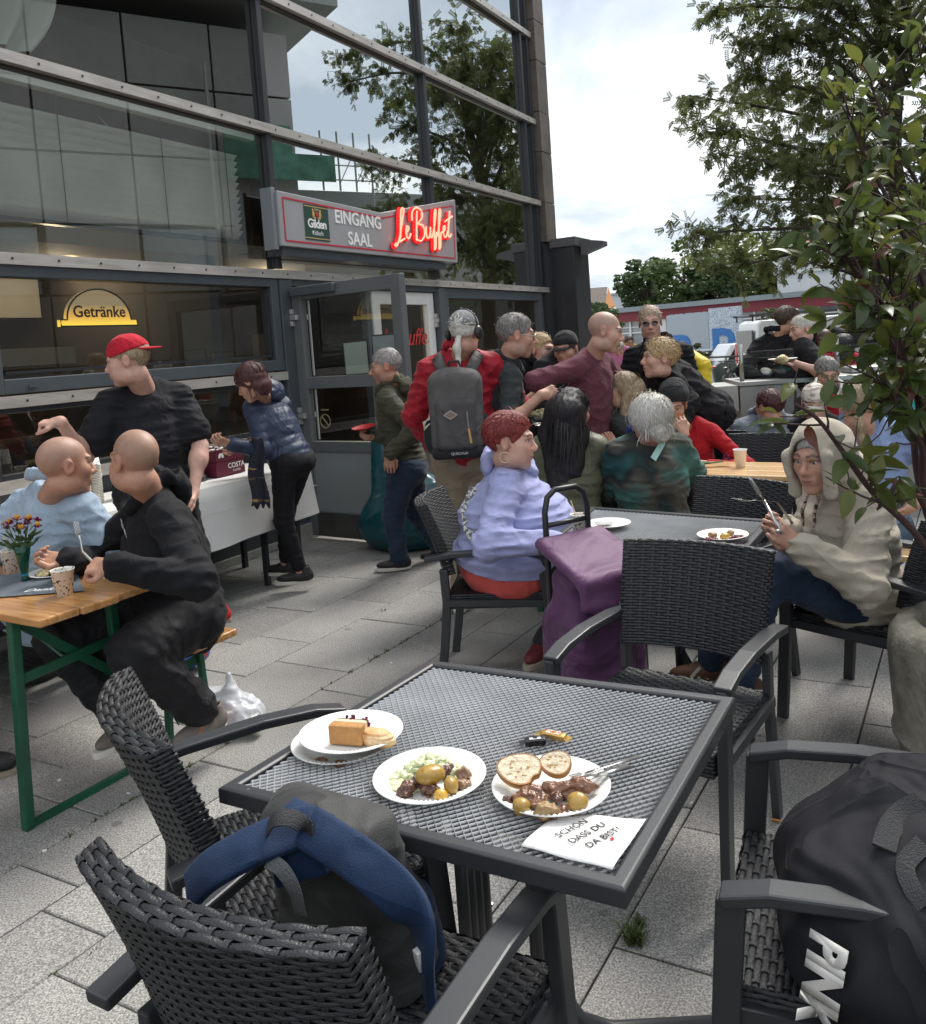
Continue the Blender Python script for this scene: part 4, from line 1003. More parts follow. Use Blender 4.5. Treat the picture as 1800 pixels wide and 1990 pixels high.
def add_head(S, H, R, s=1.0, fat=0.0, female=False, nose=1.0, mouth=0):
 X = lambda x, y, z: H + R @ (V3(x, y, z) * s)
 E = lambda c, r, k=.02, sub=False: S.ell(X(*c), V3(*r) * s, R, k * s, sub)
 E((0, -.014, .034), (.074, .094, .084), .01)
 E((0, .028, -.03), (.060 + .012 * fat, .062, .080), .03)
 E((0, .068, -.098), (.026 + .01 * fat, .020, .018), .034)
 for sx in (-1, 1):
  E((sx * .044, .012, -.072), (.020 + .018 * fat, .036, .030), .034)
  E((sx * .042, .058, -.018), (.022 + .006 * fat, .024, .022), .03)
  if fat: E((sx * .042, .05, -.055), (.026, .03, .03), .03)
  E((sx * .032, .094, .010), (.018, .014, .0115), .012, True)
  S.cap(X(sx * .016, .085, .0185), X(sx * .046, .078, .0175), .0045 * s, .0035 * s, .006)      # upper lid
  S.cap(X(sx * .018, .084, -.0045), X(sx * .044, .077, -.003), .0035 * s, .003 * s, .006)
 S.cap(X(-.042, .078, .031), X(-.012, .087, .029), .0085 * s, .009 * s, .02); S.cap(X(.042, .078, .031), X(.012, .087, .029), .0085 * s, .009 * s, .02)
 S.cap(X(0, .086, .018), X(0, .108 * (1 if nose == 1 else nose), -.022), .0075 * s, .0105 * s, .014)
 E((0, .106 * nose, -.026), (.0125, .0125, .0115), .01)
 for sx in (-1, 1): E((sx * .012, .095, -.030), (.0095, .012, .0085), .008)
 E((0, .080, -.058), (.030, .018, .018), .02)
 E((0, .0915, -.0565), (.022, .0095, .0055), .006); E((0, .090, -.0665), (.019, .0095, .0065), .006)
 S.cap(X(-.022, .094, -.0612), X(.022, .094, -.0612), .0022 * s, .0022 * s, .003, True)
 if mouth: E((0, .096, -.0615), (.013, .010, .004), .003, True)
 for sx in (-1, 1):
  Re = R @ np.array([[math.cos(.3), math.sin(.3) * sx, 0], [-math.sin(.3) * sx, math.cos(.3), 0], [0, 0, 1]])
  S.ell(X(sx * .079, -.010, .0), V3(.008, .019, .032) * s, Re, .008 * s); S.ell(X(sx * .088, -.007, .002), V3(.006, .010, .018) * s, Re, .004 * s, True)
 return X
SKIN = {}
def skin_cols(W_, H, R, s, base, lips, brow, stub=None, browc=(.06, .04, .03), shave=None, cheek=.0):
 q = (W_ - H) @ R / s; c = np.tile(np.array(base, float), (len(W_), 1))
 def blend(m, col): c[:] = c * (1 - m[:, None]) + np.array(col) * m[:, None]
 x, y, z = q[:, 0], q[:, 1], q[:, 2]
 near = (np.abs(q) < .16).all(1)
 if shave is not None:
  m = 1 / (1 + np.exp(-((z - .012 + .5 * np.maximum(-y, 0) * 1.3 - np.maximum(y - .0, 0) * .55) / .008))) * near * (y < .085 - .3 * np.maximum(z - .04, 0)); blend(m * .55, shave)
 if stub is not None:
  m = np.exp(-((z + .075) / .035) ** 2) * (y > -.01) * near; blend(np.clip(m, 0, 1) * .55, stub)
 for sx in (-1, 1):
  m = np.exp(-((x - sx * .04) / .022) ** 2 - ((z + .025) / .022) ** 2) * (y > .03) * near; blend(m * cheek, (base[0] * 1.05, base[1] * .72, base[2] * .68))
  m = ((np.abs(x - sx * .08) < .016) & (np.abs(z) < .04) & (np.abs(y) < .04)) * .28; blend(m * near, (base[0] * 1.05, base[1] * .7, base[2] * .6))
  dz = z - (.030 + .006 * np.exp(-((np.abs(x) - .032) / .014) ** 2)); m = np.exp(-(dz / .0042) ** 2) * (np.abs(np.abs(x) - .031) < .020) * (y > .05); blend(np.clip(m * brow, 0, 1) * near, browc)
  m = np.exp(-((np.abs(x) - .031) / .015) ** 2 - ((z - .014) / .005) ** 2) * (y > .055); blend(m * .5 * near, browc)
 m = np.exp(-(x / .021) ** 4 - ((z + .0615) / .0095) ** 4) * (y > .075); blend(np.clip(m, 0, 1) * .8 * near, lips)
 m = np.exp(-(x / .022) ** 4 - ((z + .0612) / .0022) ** 2) * (y > .078); blend(np.clip(m, 0, 1) * .8 * near, (.10, .03, .025))
 m = np.exp(-((x) / .014) ** 2 - ((z + .026) / .012) ** 2) * (y > .09); blend(m * .35 * near, (base[0] * 1.05, base[1] * .72, base[2] * .66))
 c *= (1 + .07 * wav(W_, 60, 1) + .05 * wav(W_, 23, 2))[:, None]
 return c
M_SKIN = mat('skin', (.5, .3, .22), .5, attr='Col', sss=.12, bump=.14, bs=260, n=.10, ns=38)
def hairmat(name, c, c2):
 return mat(name, c, .45, col2=c2, ns=5, stretch=(26, 26, 5), bump=.5, bs=8, spec=.45, detail=5)
def fabric(name, c, rough=.85, n=.10, ns=14, bump=.12, bs=420, sheen=.08, col2=None, wr=.30, **k):
 if name in MATS: return MATS[name]
 m = mat(name, c, rough, n=n, ns=ns, bump=bump, bs=bs, sheen=sheen, col2=col2, spec=.25, **k)
 N, L = m.node_tree.nodes, m.node_tree.links; b = N['Principled BSDF']
 t = N.new('ShaderNodeTexCoord'); x = N.new('ShaderNodeTexNoise'); x.inputs['Scale'].default_value = 4.2; x.inputs['Detail'].default_value = 2.0; x.inputs['Distortion'].default_value = .9; L.new(t.outputs['Object'], x.inputs['Vector'])
 def mt(op, a, v):
  q = N.new('ShaderNodeMath'); q.operation = op; L.new(a, q.inputs[0]); q.inputs[1].default_value = v; return q.outputs[0]
 h = mt('POWER', mt('SUBTRACT', mt('MULTIPLY', mt('ABSOLUTE', mt('SUBTRACT', x.outputs['Fac'], .5), 0), -2.0), -1.0), 3.0)
 bp = N.new('ShaderNodeBump'); bp.inputs['Strength'].default_value = wr; bp.inputs['Distance'].default_value = .04; L.new(h, bp.inputs['Height'])
 old = b.inputs['Normal'].links
 if old: L.new(old[0].from_socket, bp.inputs['Normal'])
 L.new(bp.outputs[0], b.inputs['Normal']); return m
M_EYE = mat('eye', (.8, .8, .8), .12, attr='Col', spec=.7)
def eye_mesh(H, R, s, iris, base):
 V = []; C = []; Q = []
 for sx in (-1, 1):
  c = H + R @ (V3(sx * .0315, .0735, .0075) * s); b = len(V); n, m = 12, 10
  for j in range(m + 1):
   th = PI * j / m
   for i in range(n):
    a = 2 * PI * i / n; d = V3(math.sin(th) * math.cos(a), math.cos(th), math.sin(th) * math.sin(a))
    V.append(c + R @ d * .0122 * s - base); C.append((.012, .01, .01) if th < .30 else (iris if th < .62 else (.62, .58, .55)))
  for j in range(m):
   for i in range(n): Q.append((b + j * n + i, b + j * n + (i + 1) % n, b + (j + 1) * n + (i + 1) % n, b + (j + 1) * n + i))
 return V, Q, C
def strands(H, R, s, n, seg, length, comb, grav, rng, rad=1.05, w=.0035, region=None, jitter=.25, curl=0.0, cling=.10, zfree=-.05):
 """locks of hair as narrow tapering ribbons that flow over the head"""
 MBs = []; V = []; Q = []
 er = V3(.078, .098, .088) * s * rad; ec = V3(0, -.014, .036) * s
 k = 0
 while k < n:
  d = unit(rng.normal(size=3));
  if region is not None and not region(d): continue
  k += 1
  p = ec + d * er; nrm = unit(d / er)
  dirn = comb(d) if callable(comb) else aarr(comb); dirn = unit(dirn - nrm * (dirn @ nrm) * .9 + rng.normal(size=3) * jitter)
  L = length * rng.uniform(.65, 1.1) * s; st = L / seg; pts = [p + nrm * .001]; ph = rng.uniform(0, 6)
  gl = R.T @ V3(0, 0, -1)
  for i in range(seg):
   dirn = unit(dirn + gl * grav + rng.normal(size=3) * jitter * .25 + (V3(math.sin(ph + i * 1.4), math.cos(ph + i * 1.3), math.sin(ph * 2 + i)) * curl))
   p = p + dirn * st
   e = (p - ec) / er; l = np.linalg.norm(e)
   if l < 1.02: p = ec + e / l * er * rng.uniform(1.01, 1.05)
   elif l > 1 + cling and p[2] > zfree * s: p = ec + e / l * er * (1 + cling * rng.uniform(.6, 1))
   pts.append(p)
  b = len(V); m = len(pts)
  for i, p in enumerate(pts):
   t = pts[min(i + 1, m - 1)] - pts[max(i - 1, 0)]; nn = unit((p - ec) / er); sd = unit(np.cross(t, nn)) * w * s * (1 - .75 * (i / (m - 1)) ** 2)
   for q in (p - sd, p + sd + nn * .0008, ): V.append(H + R @ q)
  for i in range(m - 1): Q.append((b + 2 * i, b + 2 * i + 1, b + 2 * i + 3, b + 2 * i + 2))
 return np.array(V), np.array(Q)
GROUPS = 'people at the outdoor tables'
FIG = []
def person(label, pel, yaw, lean=0.0, side=0.0, tors=.50, head=None, wr=(None, None), ep=(None, None), an=(None, None), kp=(None, None), toe=(None, None),
           hands=('relaxed', 'relaxed'), hdir=(None, None), hpn=(None, None), hs=1.0, sex='m', skin=(.50, .29, .21), girth=1.0, shw=.185, belly=0.0, top=None, bottom=None, hair=None, res=.010,
           shave=None, stub=None, browc=(.06, .045, .03), lips=(.42, .17, .14), iris=(.10, .07, .05), fat=0.0, mouth=0, legs=True, shoes=None, nose=1.0, sleeve='long', fine=.0042, neckup=None, cheek=.25, arml=1.0, knee=None):
 pel = aarr(pel); fy = math.radians(yaw)
 f0 = V3(math.sin(fy), math.cos(fy), 0); rt = V3(math.cos(fy), -math.sin(fy), 0)
 ln, sd_ = math.radians(lean), math.radians(side)
 up = unit(V3(0, 0, 1) * math.cos(ln) + f0 * math.sin(ln) + rt * math.tan(sd_)); fw = unit(f0 - up * (f0 @ up)); rt = np.cross(fw, up)
 TR = np.stack([rt, fw, up], 1)
 neck = pel + up * tors
 if neckup is not None: neck = neck + aarr(neckup)
 shw = shw * .90
 sh = [neck - rt * shw - up * .066, neck + rt * shw - up * .066]
 H, hy, hp, hr = head; H = aarr(H); HR = headframe(hy, hp, hr)
 el, wri = [], []
 for i, s in ((0, -1), (1, 1)):
  w = wr[i]
  if w is None: w = sh[i] - V3(0, 0, .50) + rt * s * .06 + f0 * .06
  w = aarr(w); p = ep[i] if ep[i] is not None else (-f0 * .8 + rt * s * .5 - V3(0, 0, .5))
  e, w = ik(sh[i], w, .30 * arml, .265 * arml, p); el.append(e); wri.append(w)
 hip = [pel - rt * .09 - up * .02, pel + rt * .09 - up * .02]; kn, ank = [], []
 for i, s in ((0, -1), (1, 1)):
  a = an[i]
  if a is None: a = hip[i] * V3(1, 1, 0) + V3(0, 0, .08)
  p = kp[i] if kp[i] is not None else f0
  lk = 1.0
  if pel[2] > .68: lk = min(1.04, np.linalg.norm(a - hip[i]) / .875 * 1.012)
  if knee is not None and knee[i] is not None: k, a = aarr(knee[i]), aarr(a)
  else: k, a = ik(hip[i], a, .445 * lk, .43 * lk, p)
  kn.append(k); ank.append(a)
 base = V3(pel[0], pel[1], 0)
 T = thing('person', label, 'person', base, 0, GROUPS)
 lo = np.min([H - .19, pel - .3, neck - .25] + [w - .22 for w in wri] + [e - .1 for e in el] + ([a - .14 for a in ank] + [k - .13 for k in kn] if legs else []), 0)
 hi = np.max([H + .19, pel + .3, neck + .25] + [w + .22 for w in wri] + [e + .1 for e in el] + ([a + .14 for a in ank] + [k + .13 for k in kn] if legs else []), 0)
 # ---- body
 B = Solid(); g = girth
 B.cap(pel + up * .02, neck - up * .15, .095 * g, .09 * g, .04); B.ell(neck - up * .17, V3(.135, .085, .14) * g, TR, .05)
 B.cap(sh[0] + up * .01, sh[1] + up * .01, .045, .045, .06)
 nb = neck - up * .03 - fw * .005; hb = H + HR @ (V3(0, -.025, -.07) * hs)
 B.cap(nb, hb, .060 * (1 + .12 * fat) * (.88 if sex == 'f' else 1), .053 * (1 + .2 * fat) * (.88 if sex == 'f' else 1), .03)
 for i in (0, 1):
  ga = g ** .6 * (.84 if sleeve == 'long' else 1); B.cap(sh[i], el[i], .047 * ga, .038 * ga, .03); B.cap(el[i], wri[i], .038 * ga, .0265, .02)
  fm = el[i] + (wri[i] - el[i]) * .28; B.ell(fm, .041 * ga, None, .05)
  if hands[i]:
   d = aarr(hdir[i]) if hdir[i] is not None else wri[i] - el[i]; pn = aarr(hpn[i]) if hpn[i] is not None else (-rt if i else rt)
   add_hand(B, wri[i], d, pn, 1 if i == 0 else -1, hands[i])
  if legs:
   B.cap(hip[i], kn[i], .078 * g, .055, .04); B.cap(kn[i], ank[i], .052, .036, .03); B.cap(ank[i], ank[i] - V3(0, 0, .04), .036, .034, .02)
 add_head(B, H, HR, hs, fat, sex == 'f', nose, mouth)
 bare = sleeve != 'long'
 fb = [(H - V3(.14, .14, .19) * hs, H + .145 * hs)] + [(w - (.2 if bare else .135), w + (.2 if bare else .135)) for w, hh in zip(wri, hands) if hh]
 W_, Q = B.mesh(lo, hi, .028, fb, .005 if res < .0105 else (.0062 if res < .013 else .009))
 kp_ = np.zeros(len(W_), bool)
 for l_, h_ in fb + ([(e_ - .17, e_ + .17) for e_ in el] if bare else []) + ([(a_ - .12, a_ + .12) for a_ in ank] if legs else []): kp_ |= ((W_ > l_) & (W_ < h_)).all(1)
 ky = np.floor(W_ / .026).astype(np.int64) + 4000; ky = (ky[:, 0] * 8000 + ky[:, 1]) * 8000 + ky[:, 2]; ky[kp_] = -1 - np.arange(len(W_))[kp_]
 _, iv = np.unique(ky, return_inverse=True); cn = np.bincount(iv); W_ = np.stack([np.bincount(iv, W_[:, i]) / cn for i in range(3)], 1)
 Q = iv[Q]; Q = np.vstack([Q[:, [0, 1, 2]], Q[:, [0, 2, 3]]]); Q = Q[(Q[:, 0] != Q[:, 1]) & (Q[:, 1] != Q[:, 2]) & (Q[:, 0] != Q[:, 2])]; Q = Q[np.unique(np.sort(Q, 1), axis=0, return_index=True)[1]]
 cols = skin_cols(W_, H, HR, hs, skin, lips, .9, stub, browc, shave, cheek)
 o = link('body', mesh_np('body', W_ - base, Q, cols, True), T); o.data.materials.append(M_SKIN)
 Ve, Qe, Ce = eye_mesh(H, HR, hs, iris, base); nv = len(Ve) // 2; nq = len(Qe) // 2
 for k in (0, 1): o = link('eye', mesh_np('eye', Ve[k * nv:(k + 1) * nv], np.array(Qe[:nq]), Ce[:nv], True), T); o.data.materials.append(M_EYE)
 ctx = dict(T=T, base=base, H=H, R=HR, s=hs, neck=neck, pel=pel, up=up, fw=fw, rt=rt, TR=TR, sh=sh, el=el, wr=wri, hip=hip, kn=kn, an=ank, g=g, f0=f0, lo=lo, hi=hi, res=res, belly=belly, fat=fat)
 if top: garment(ctx, **top)
 if bottom and legs: trousers(ctx, **bottom)
 if shoes and legs:
  for i in (0, 1): shoe(ctx, i, toe[i] if toe[i] is not None else f0, **shoes)
 if hair: hairdo(ctx, **hair)
 FIG.append(ctx)
 return ctx
def solid_part(name, ctx, S, m, lo=None, hi=None, step=None, parent=None, smooth=True, cols=None):
 W_, Q = S.mesh(ctx['lo'] if lo is None else lo, ctx['hi'] if hi is None else hi, step or ctx['res'])
 if not len(Q): return None
 o = link(name, mesh_np(name, W_ - ctx['base'], Q, None, smooth), parent or ctx['T']); o.data.materials.append(m); return o
def garment(c, m=None, name='jacket', off=.018, sleeve=1.0, slr=.0, hem=0.0, hood=None, collar=0, fold=.006, ff=26, quilt=0, belly=None, cuff=True, neckr=.0, open_=False, hemflare=0.0, m2=None):
 """top garment: torso shell plus sleeves; sleeve is the share of the arm it covers"""
 S = Solid(); g = c['g']; ga = g ** .6; up, rt, fw = c['up'], c['rt'], c['fw']; bl = c['belly'] if belly is None else belly
 pel, neck = c['pel'], c['neck'] + up * .024; TR = c['TR']
 top = neck - up * .02
 S.ell(neck - up * .200, V3(.150 + off * .6, .102 + off * .7, .20) * V3(g, g, 1), TR, .05, quilt=quilt)
 S.ell(pel + up * .20 + fw * (.03 * bl), V3(.142 + off + .030 * bl, .106 + off + .06 * bl, .19) * V3(g, g, 1), TR, .06, quilt=quilt)
 S.ell(pel + up * (.04 - hem * .5) + fw * .02 * bl, V3(.152 + off + hemflare + .035 * bl, .122 + off + hemflare + .045 * bl, .13 + hem * .6) * V3(g, g, 1), TR, .05, quilt=quilt)
 for i in (0, 1):
  S.cap(neck - up * .012 + rt * (.045 if i else -.045), c['sh'][i] + up * .006, .042 + off * .5, .046 + off * .6, .05)
  a, e, w = c['sh'][i], c['el'][i], c['wr'][i]
  if sleeve > .55:
   we = e + (w - e) * (sleeve - .5) * 2 * .97
   S.cap(a, e, .048 * ga + off * .6 + slr * .5, .039 * ga + off * .55 + slr, .03, quilt=quilt, qa=.007); S.cap(e, we, .039 * ga + off * .55 + slr, (.029 if sleeve > .95 else .040) + off * .5 + slr * .6, .025, quilt=quilt, qa=.007)
   if cuff and sleeve > .95:
    d = unit(w - e); S.cap(we - d * .05, we - d * .008, .031 + off * .6, .031 + off * .6, .006)
  elif sleeve > 0: S.cap(a, a + (e - a) * sleeve * 2, .050 * ga + off * .8, .054 * ga + off * 1.3, .04)
 # keep the lower edge and the neck opening clean
 S.plane(pel - up * (.07 + hem), up * -1, True, .012) if False else None
 cut = pel - up * (.075 + hem)
 S.pr.append((lambda P: (cut - P) @ up * -1 * -1 if False else -((cut - P) @ up), .02, 'keep'))
 hs = c['s']; H, R = c['H'], c['R']
 nk = neck + up * .045
 nd = unit(H + R @ (V3(0, -.02, -.03) * hs) - neck); S.cap(neck + up * .040 + fw * .004, neck + up * .06 + nd * .08, .048 + neckr, .056, .012, True)
 if collar:
  pass
 seed = int(abs(pel[0] * 37 + pel[1] * 91)) % 5
 arms = [(c['el'][i]) for i in (0, 1)]
 def warp(P):
  w1 = wav(P * V3(.7, .7, 1.7), ff * 1.25, seed); w2 = wav(P * V3(.8, .8, 1.3), ff * 2.6, seed + 1)
  cr = -fold * 1.5 * ((1 - np.abs(w1)) ** 2 - .35) - fold * .55 * ((1 - np.abs(w2)) ** 2 - .35)
  for e in arms:
   dd = ((P - e) ** 2).sum(1); cr = cr + fold * .55 * np.exp(-dd / .014) * np.sin((P @ unit(c['sh'][0] - c['el'][0])) * 150 + w1 * 2)
  return cr * np.clip((np.sqrt(((P - nk) ** 2).sum(1)) - .13) / .08, 0, 1)
 if not quilt: S.warp = warp
 else: S.warp = lambda P: .003 * wav(P, 40, seed)
 # 'keep' plane handled as an intersection
 pr = []
 for f, k, sub in S.pr:
  if sub == 'keep': pr.append((lambda P: (P - cut) @ up, .02, True))
  else: pr.append((f, k, sub))
 S.pr = pr
 L_ = [pel, neck, *c['sh'], *c['el'], *(c['wr'] if sleeve > .55 else [])]; l0, h0 = np.min(L_, 0) - .26, np.max(L_, 0) + .26; l0[2] -= hem
 o = solid_part(name, c, S, m, np.maximum(l0, c['lo'] - .1), np.minimum(h0, c['hi'] + .1))
 if hood == 'down' or hood == 'collar':
  K = Solid(); s = hs; A = lambda x, y, z: neck + rt * x + fw * y + up * z
  rr = .025 if hood == 'down' else .016
  P_ = [A(.02, .10, -.045), A(.07, .065, -.01), A(.092, .01, .03), A(.07, -.055, .05), A(0, -.085, .055), A(-.07, -.055, .05), A(-.092, .01, .03), A(-.07, .065, -.01), A(-.02, .10, -.045)]
  for a, b in zip(P_, P_[1:]): K.cap(a, b, rr, rr, .02)
  if hood == 'down':
   K.ell(A(0, -.108, -.015), V3(.098, .040, .075), TR, .04); K.ell(A(0, -.09, .075), V3(.075, .03, .05), TR, .02, True); K.warp = lambda P: -.006 * (1 - np.abs(wav(P, 45, 2))) ** 3 + .002 * wav(P, 60, 3)
  else:
   for a, b in zip(P_[1:-1], P_[2:-1]): K.cap(a + up * .022, b + up * .022, .012, .012, .012)
  solid_part('hood' if hood == 'down' else 'collar', c, K, m2 or m, neck - .27, neck + .27, min(c['res'], .009))
 return o
def trousers(c, m=None, off=.016, flare=0.0, cuff=.97, fold=.006, shorts=False, name='trousers', gather=1.0):
 S = Solid(); g = c['g']; TR = c['TR']
 S.ell(c['pel'] + c['up'] * .02, V3(.158 + off, .118 + off, .13) * V3(g, g, 1), TR, .05)
 S.ell(c['pel'] - c['fw'] * .06 - c['up'] * .04, V3(.15, .09, .10) * g, TR, .05)
 for i in (0, 1):
  k, a, h = c['kn'][i], c['an'][i], c['hip'][i]; ae = k + (a - k) * cuff
  S.cap(h, k, .088 * g + off, .060 * g ** .5 + off, .05); S.cap(k, ae, .058 * g ** .5 + off, .042 + off + flare, .03)
 kn = c['kn']; seed = int(abs(c['pel'][1] * 53)) % 5
 def warp(P):
  w1 = wav(P * V3(1, 1, 1.8), 24, seed); cr = -fold * 1.4 * ((1 - np.abs(w1)) ** 2 - .35) - fold * .6 * ((1 - np.abs(wav(P * V3(.8, .8, 1.5), 62, seed + 1))) ** 2 - .35)
  for i in (0, 1):
   for q, ww in ((kn[i], .016), (c['an'][i] + V3(0, 0, .06), .012)):
    dd = ((P - q) ** 2).sum(1); cr += fold * .7 * np.exp(-dd / ww) * np.sin((P @ unit(c['hip'][i] - kn[i] + V3(0, 0, .3))) * 130 + 2 * w1)
  return cr
 S.warp = warp
 L_ = [c['pel'], *kn, *c['an']]; l0, h0 = np.min(L_, 0) - .2, np.max(L_, 0) + .2
 return solid_part(name, c, S, m, l0, h0, c['res'] * 1.3)
def shoe(c, i, d, m=None, sole=None, L=.27, h=.085, accent=None):
 a = c['an'][i]; d = unit(V3(d[0], d[1], 0)); z0 = a[2] - .075; sd = V3(d[1], -d[0], 0); R = np.stack([sd, d, V3(0, 0, 1)], 1)
 p = V3(a[0], a[1], z0)
 S = Solid(); S.cap(p + V3(0, 0, .055) - d * .04, p + V3(0, 0, .052) + d * .02, .038, .038, .03); S.ell(p + d * (L * .5 - .09) + V3(0, 0, .042), V3(.044, L * .46, .034), R, .03); S.cap(p - d * .03 + V3(0, 0, .06), p - d * .025 + V3(0, 0, .105), .038, .036, .02); S.ell(p - d * .02 + V3(0, 0, .135), V3(.032, .036, .045), R, .01, True)
 S.plane(p + V3(0, 0, .022), V3(0, 0, 1)) if False else None
 S.pr.append((lambda P: P[:, 2] - (z0 + .02), .006, True)) if False else None
 lo = p - .22; hi = p + .24
 st = max(.006, c['res'] * .75)
 o = solid_part('shoe', c, S, m, lo, hi, st)
 K = Solid(); K.ell(p + d * (L * .5 - .085), V3(.050, L * .50, .10), R, .01)
 K.pr.append((lambda P: -(np.abs(P[:, 2] - (z0 + .014)) - .014), .006, True)) if False else None
 q = MB(); n = 20; prof = []
 for k in range(n):
  t = 2 * PI * k / n; y = math.cos(t); x = math.sin(t); w = .046 - .006 * (y < -.2)
  prof.append(p + d * (L * .5 - .085 + y * L * .50) + sd * x * w)
 q.add([tuple(v + V3(0, 0, zz) - c['base']) for zz in (.001, .026 if h < .1 else .034) for v in prof], [tuple(range(n))[::-1], tuple(range(n, 2 * n))] + [(k, (k + 1) % n, n + (k + 1) % n, n + k) for k in range(n)])
 part('sole', q, sole, o, smooth=False, bevel=.004)
 if accent is not None:
  q = MB()
  for t in (.25, .38, .5):
   for s in (-1, 1): q.bar(tuple(p + d * (L * t - .04) + sd * s * .044 + V3(0, 0, .03) - c['base']), tuple(p + d * (L * t - .085) + sd * s * .036 + V3(0, 0, .075) - c['base']), .012, .004, tuple(sd))
  part('stripe', q, accent, o)
def hairdo(c, style='short', m=None, seed=1, n=500, length=.05, curl=0.0, tail=None, fringe=True, vol=1.0, w=.004, back=.10):
 H, R, s = c['H'], c['R'], c['s']; X = lambda x, y, z: H + R @ (V3(x, y, z) * s); E = lambda S, ce, r, k=.02, sub=False: S.ell(X(*ce), V3(*r) * s, R, k * s, sub)
 rng = np.random.RandomState(seed); S = Solid(); lo, hi = H - .22, H + .22
 v = vol
 E(S, (0, -.016, .038), (.080 * v, .102 * v, .090 * v), .01)
 if style in ('short', 'bob', 'buzz'):
  E(S, (0, .092, -.02), (.076, .075, .082), .012, True)            # face
  if style != 'bob':
   S.box(X(0, .03, -.09), V3(.13, .085, .085) * s, R, .01, .01, True)
   S.box(X(0, -.05, -.115), V3(.13, .12, .06) * s, R, .01, .01, True)
   for sx in (-1, 1): S.ell(X(sx * .085, -.005, -.005), V3(.022, .024, .036) * s, R, .008, True)
 if style == 'bob': E(S, (0, -.05, -.04), (.078, .062, .09), .03); E(S, (0, .092, -.03), (.066, .085, .095), .012, True)
 if style == 'long':
  for sx in (-1, 1): S.cap(X(sx * .066, -.02, .01), X(sx * .078, -.03, -.17), .030 * s, .026 * s, .03)
  E(S, (0, .10, -.02), (.062, .085, .09), .012, True)
  n0 = c['neck']; bk = n0 - c['fw'] * .10
  wd_ = .03 + .045 * (back > .2)
  for dx in (-wd_, 0, wd_): S.cap(X(dx * .6, -.07, 0), bk + c['up'] * .02 + c['rt'] * dx, .068 * s, .062, .04); S.cap(bk + c['up'] * .02 + c['rt'] * dx, bk - c['up'] * back * (1 if dx <= 0 else .75) - c['fw'] * .012 + c['rt'] * dx * .8, .058, .042, .04)
  lo, hi = np.minimum(lo, bk - .2 - V3(0, 0, back)), np.maximum(hi, bk + .2)
 if style == 'tied':
  E(S, (0, .092, -.02), (.070, .078, .09), .012, True); S.box(X(0, .02, -.10), V3(.13, .10, .075) * s, R, .01, .01, True)
  for sx in (-1, 1): S.ell(X(sx * .085, -.005, -.005), V3(.022, .022, .034) * s, R, .008, True)
  if tail == 'pony':
   S.cap(X(0, -.10, .05), X(0, -.145, .02), .018 * s, .024 * s, .01); S.cap(X(0, -.145, .02), X(0, -.13, -.10), .024 * s, .012 * s, .02)
  if tail == 'low': S.cap(X(0, -.09, -.04), X(0, -.115, -.09), .018, .022, .01); S.cap(X(0, -.115, -.09), X(.01, -.11, -.2), .022, .010, .02)
  if tail == 'bun': S.ell(X(0, -.1, .09), .035 * s, None, .01)
 S.warp = lambda P: .0022 * wav((P - H) @ R * V3(1, .35, .35), 260, 1) + .004 * wav(P, 55, seed % 5) * (1 if style != 'buzz' else .2)
 o = solid_part('hair', c, S, m, lo, hi, .0055 if c['res'] < .013 else .008)
 if n:
  def reg(d):
   if style in ('short', 'tied', 'buzz'): return d[2] > -.25 and not (d[1] > .55 and d[2] < .35) and not (abs(d[0]) > .8 and d[2] < .05 and d[1] > -.3)
   return d[2] > -.3 and not (d[1] > .5 and d[2] < .4)
  cb = dict(short=lambda d: V3(d[0] * .6, -.8 if d[1] < .3 else -.2, -.3 + .5 * (d[1] > .3)), buzz=lambda d: V3(0, -.5, -.5), bob=lambda d: V3(d[0] * 1.2, -.3 + d[1] * .6, -.9), long=lambda d: V3(d[0] * 1.0, -.55, -.6), tied=lambda d: V3(-d[0] * .2, -1, .1))[style]
  V, Q = strands(H, R, s, n, 6, length, cb, .42 if style == 'long' else (.22 if style == 'bob' else .03), rng, 1.03 * v, w, reg, .17 if curl == 0 else .24, curl, .085 if style in ('short', 'buzz', 'tied') else .10, -.2 if style in ('short', 'buzz') else -.05)
  V2, Q2 = strands(H, R, s, max(8, n // 7), 6, length * 1.1, cb, .05 if style in ('short', 'buzz', 'tied') else .3, rng, 1.06 * v, w * .45, reg, .5, curl, .22, -.2); Q = np.vstack([Q, Q2 + len(V)]); V = np.vstack([V, V2])
  o2 = link('hair_strands', mesh_np('hair_strands', V - c['base'], Q, None, True), o); o2.data.materials.append(m); o2['kind'] = 'stuff'
 return o

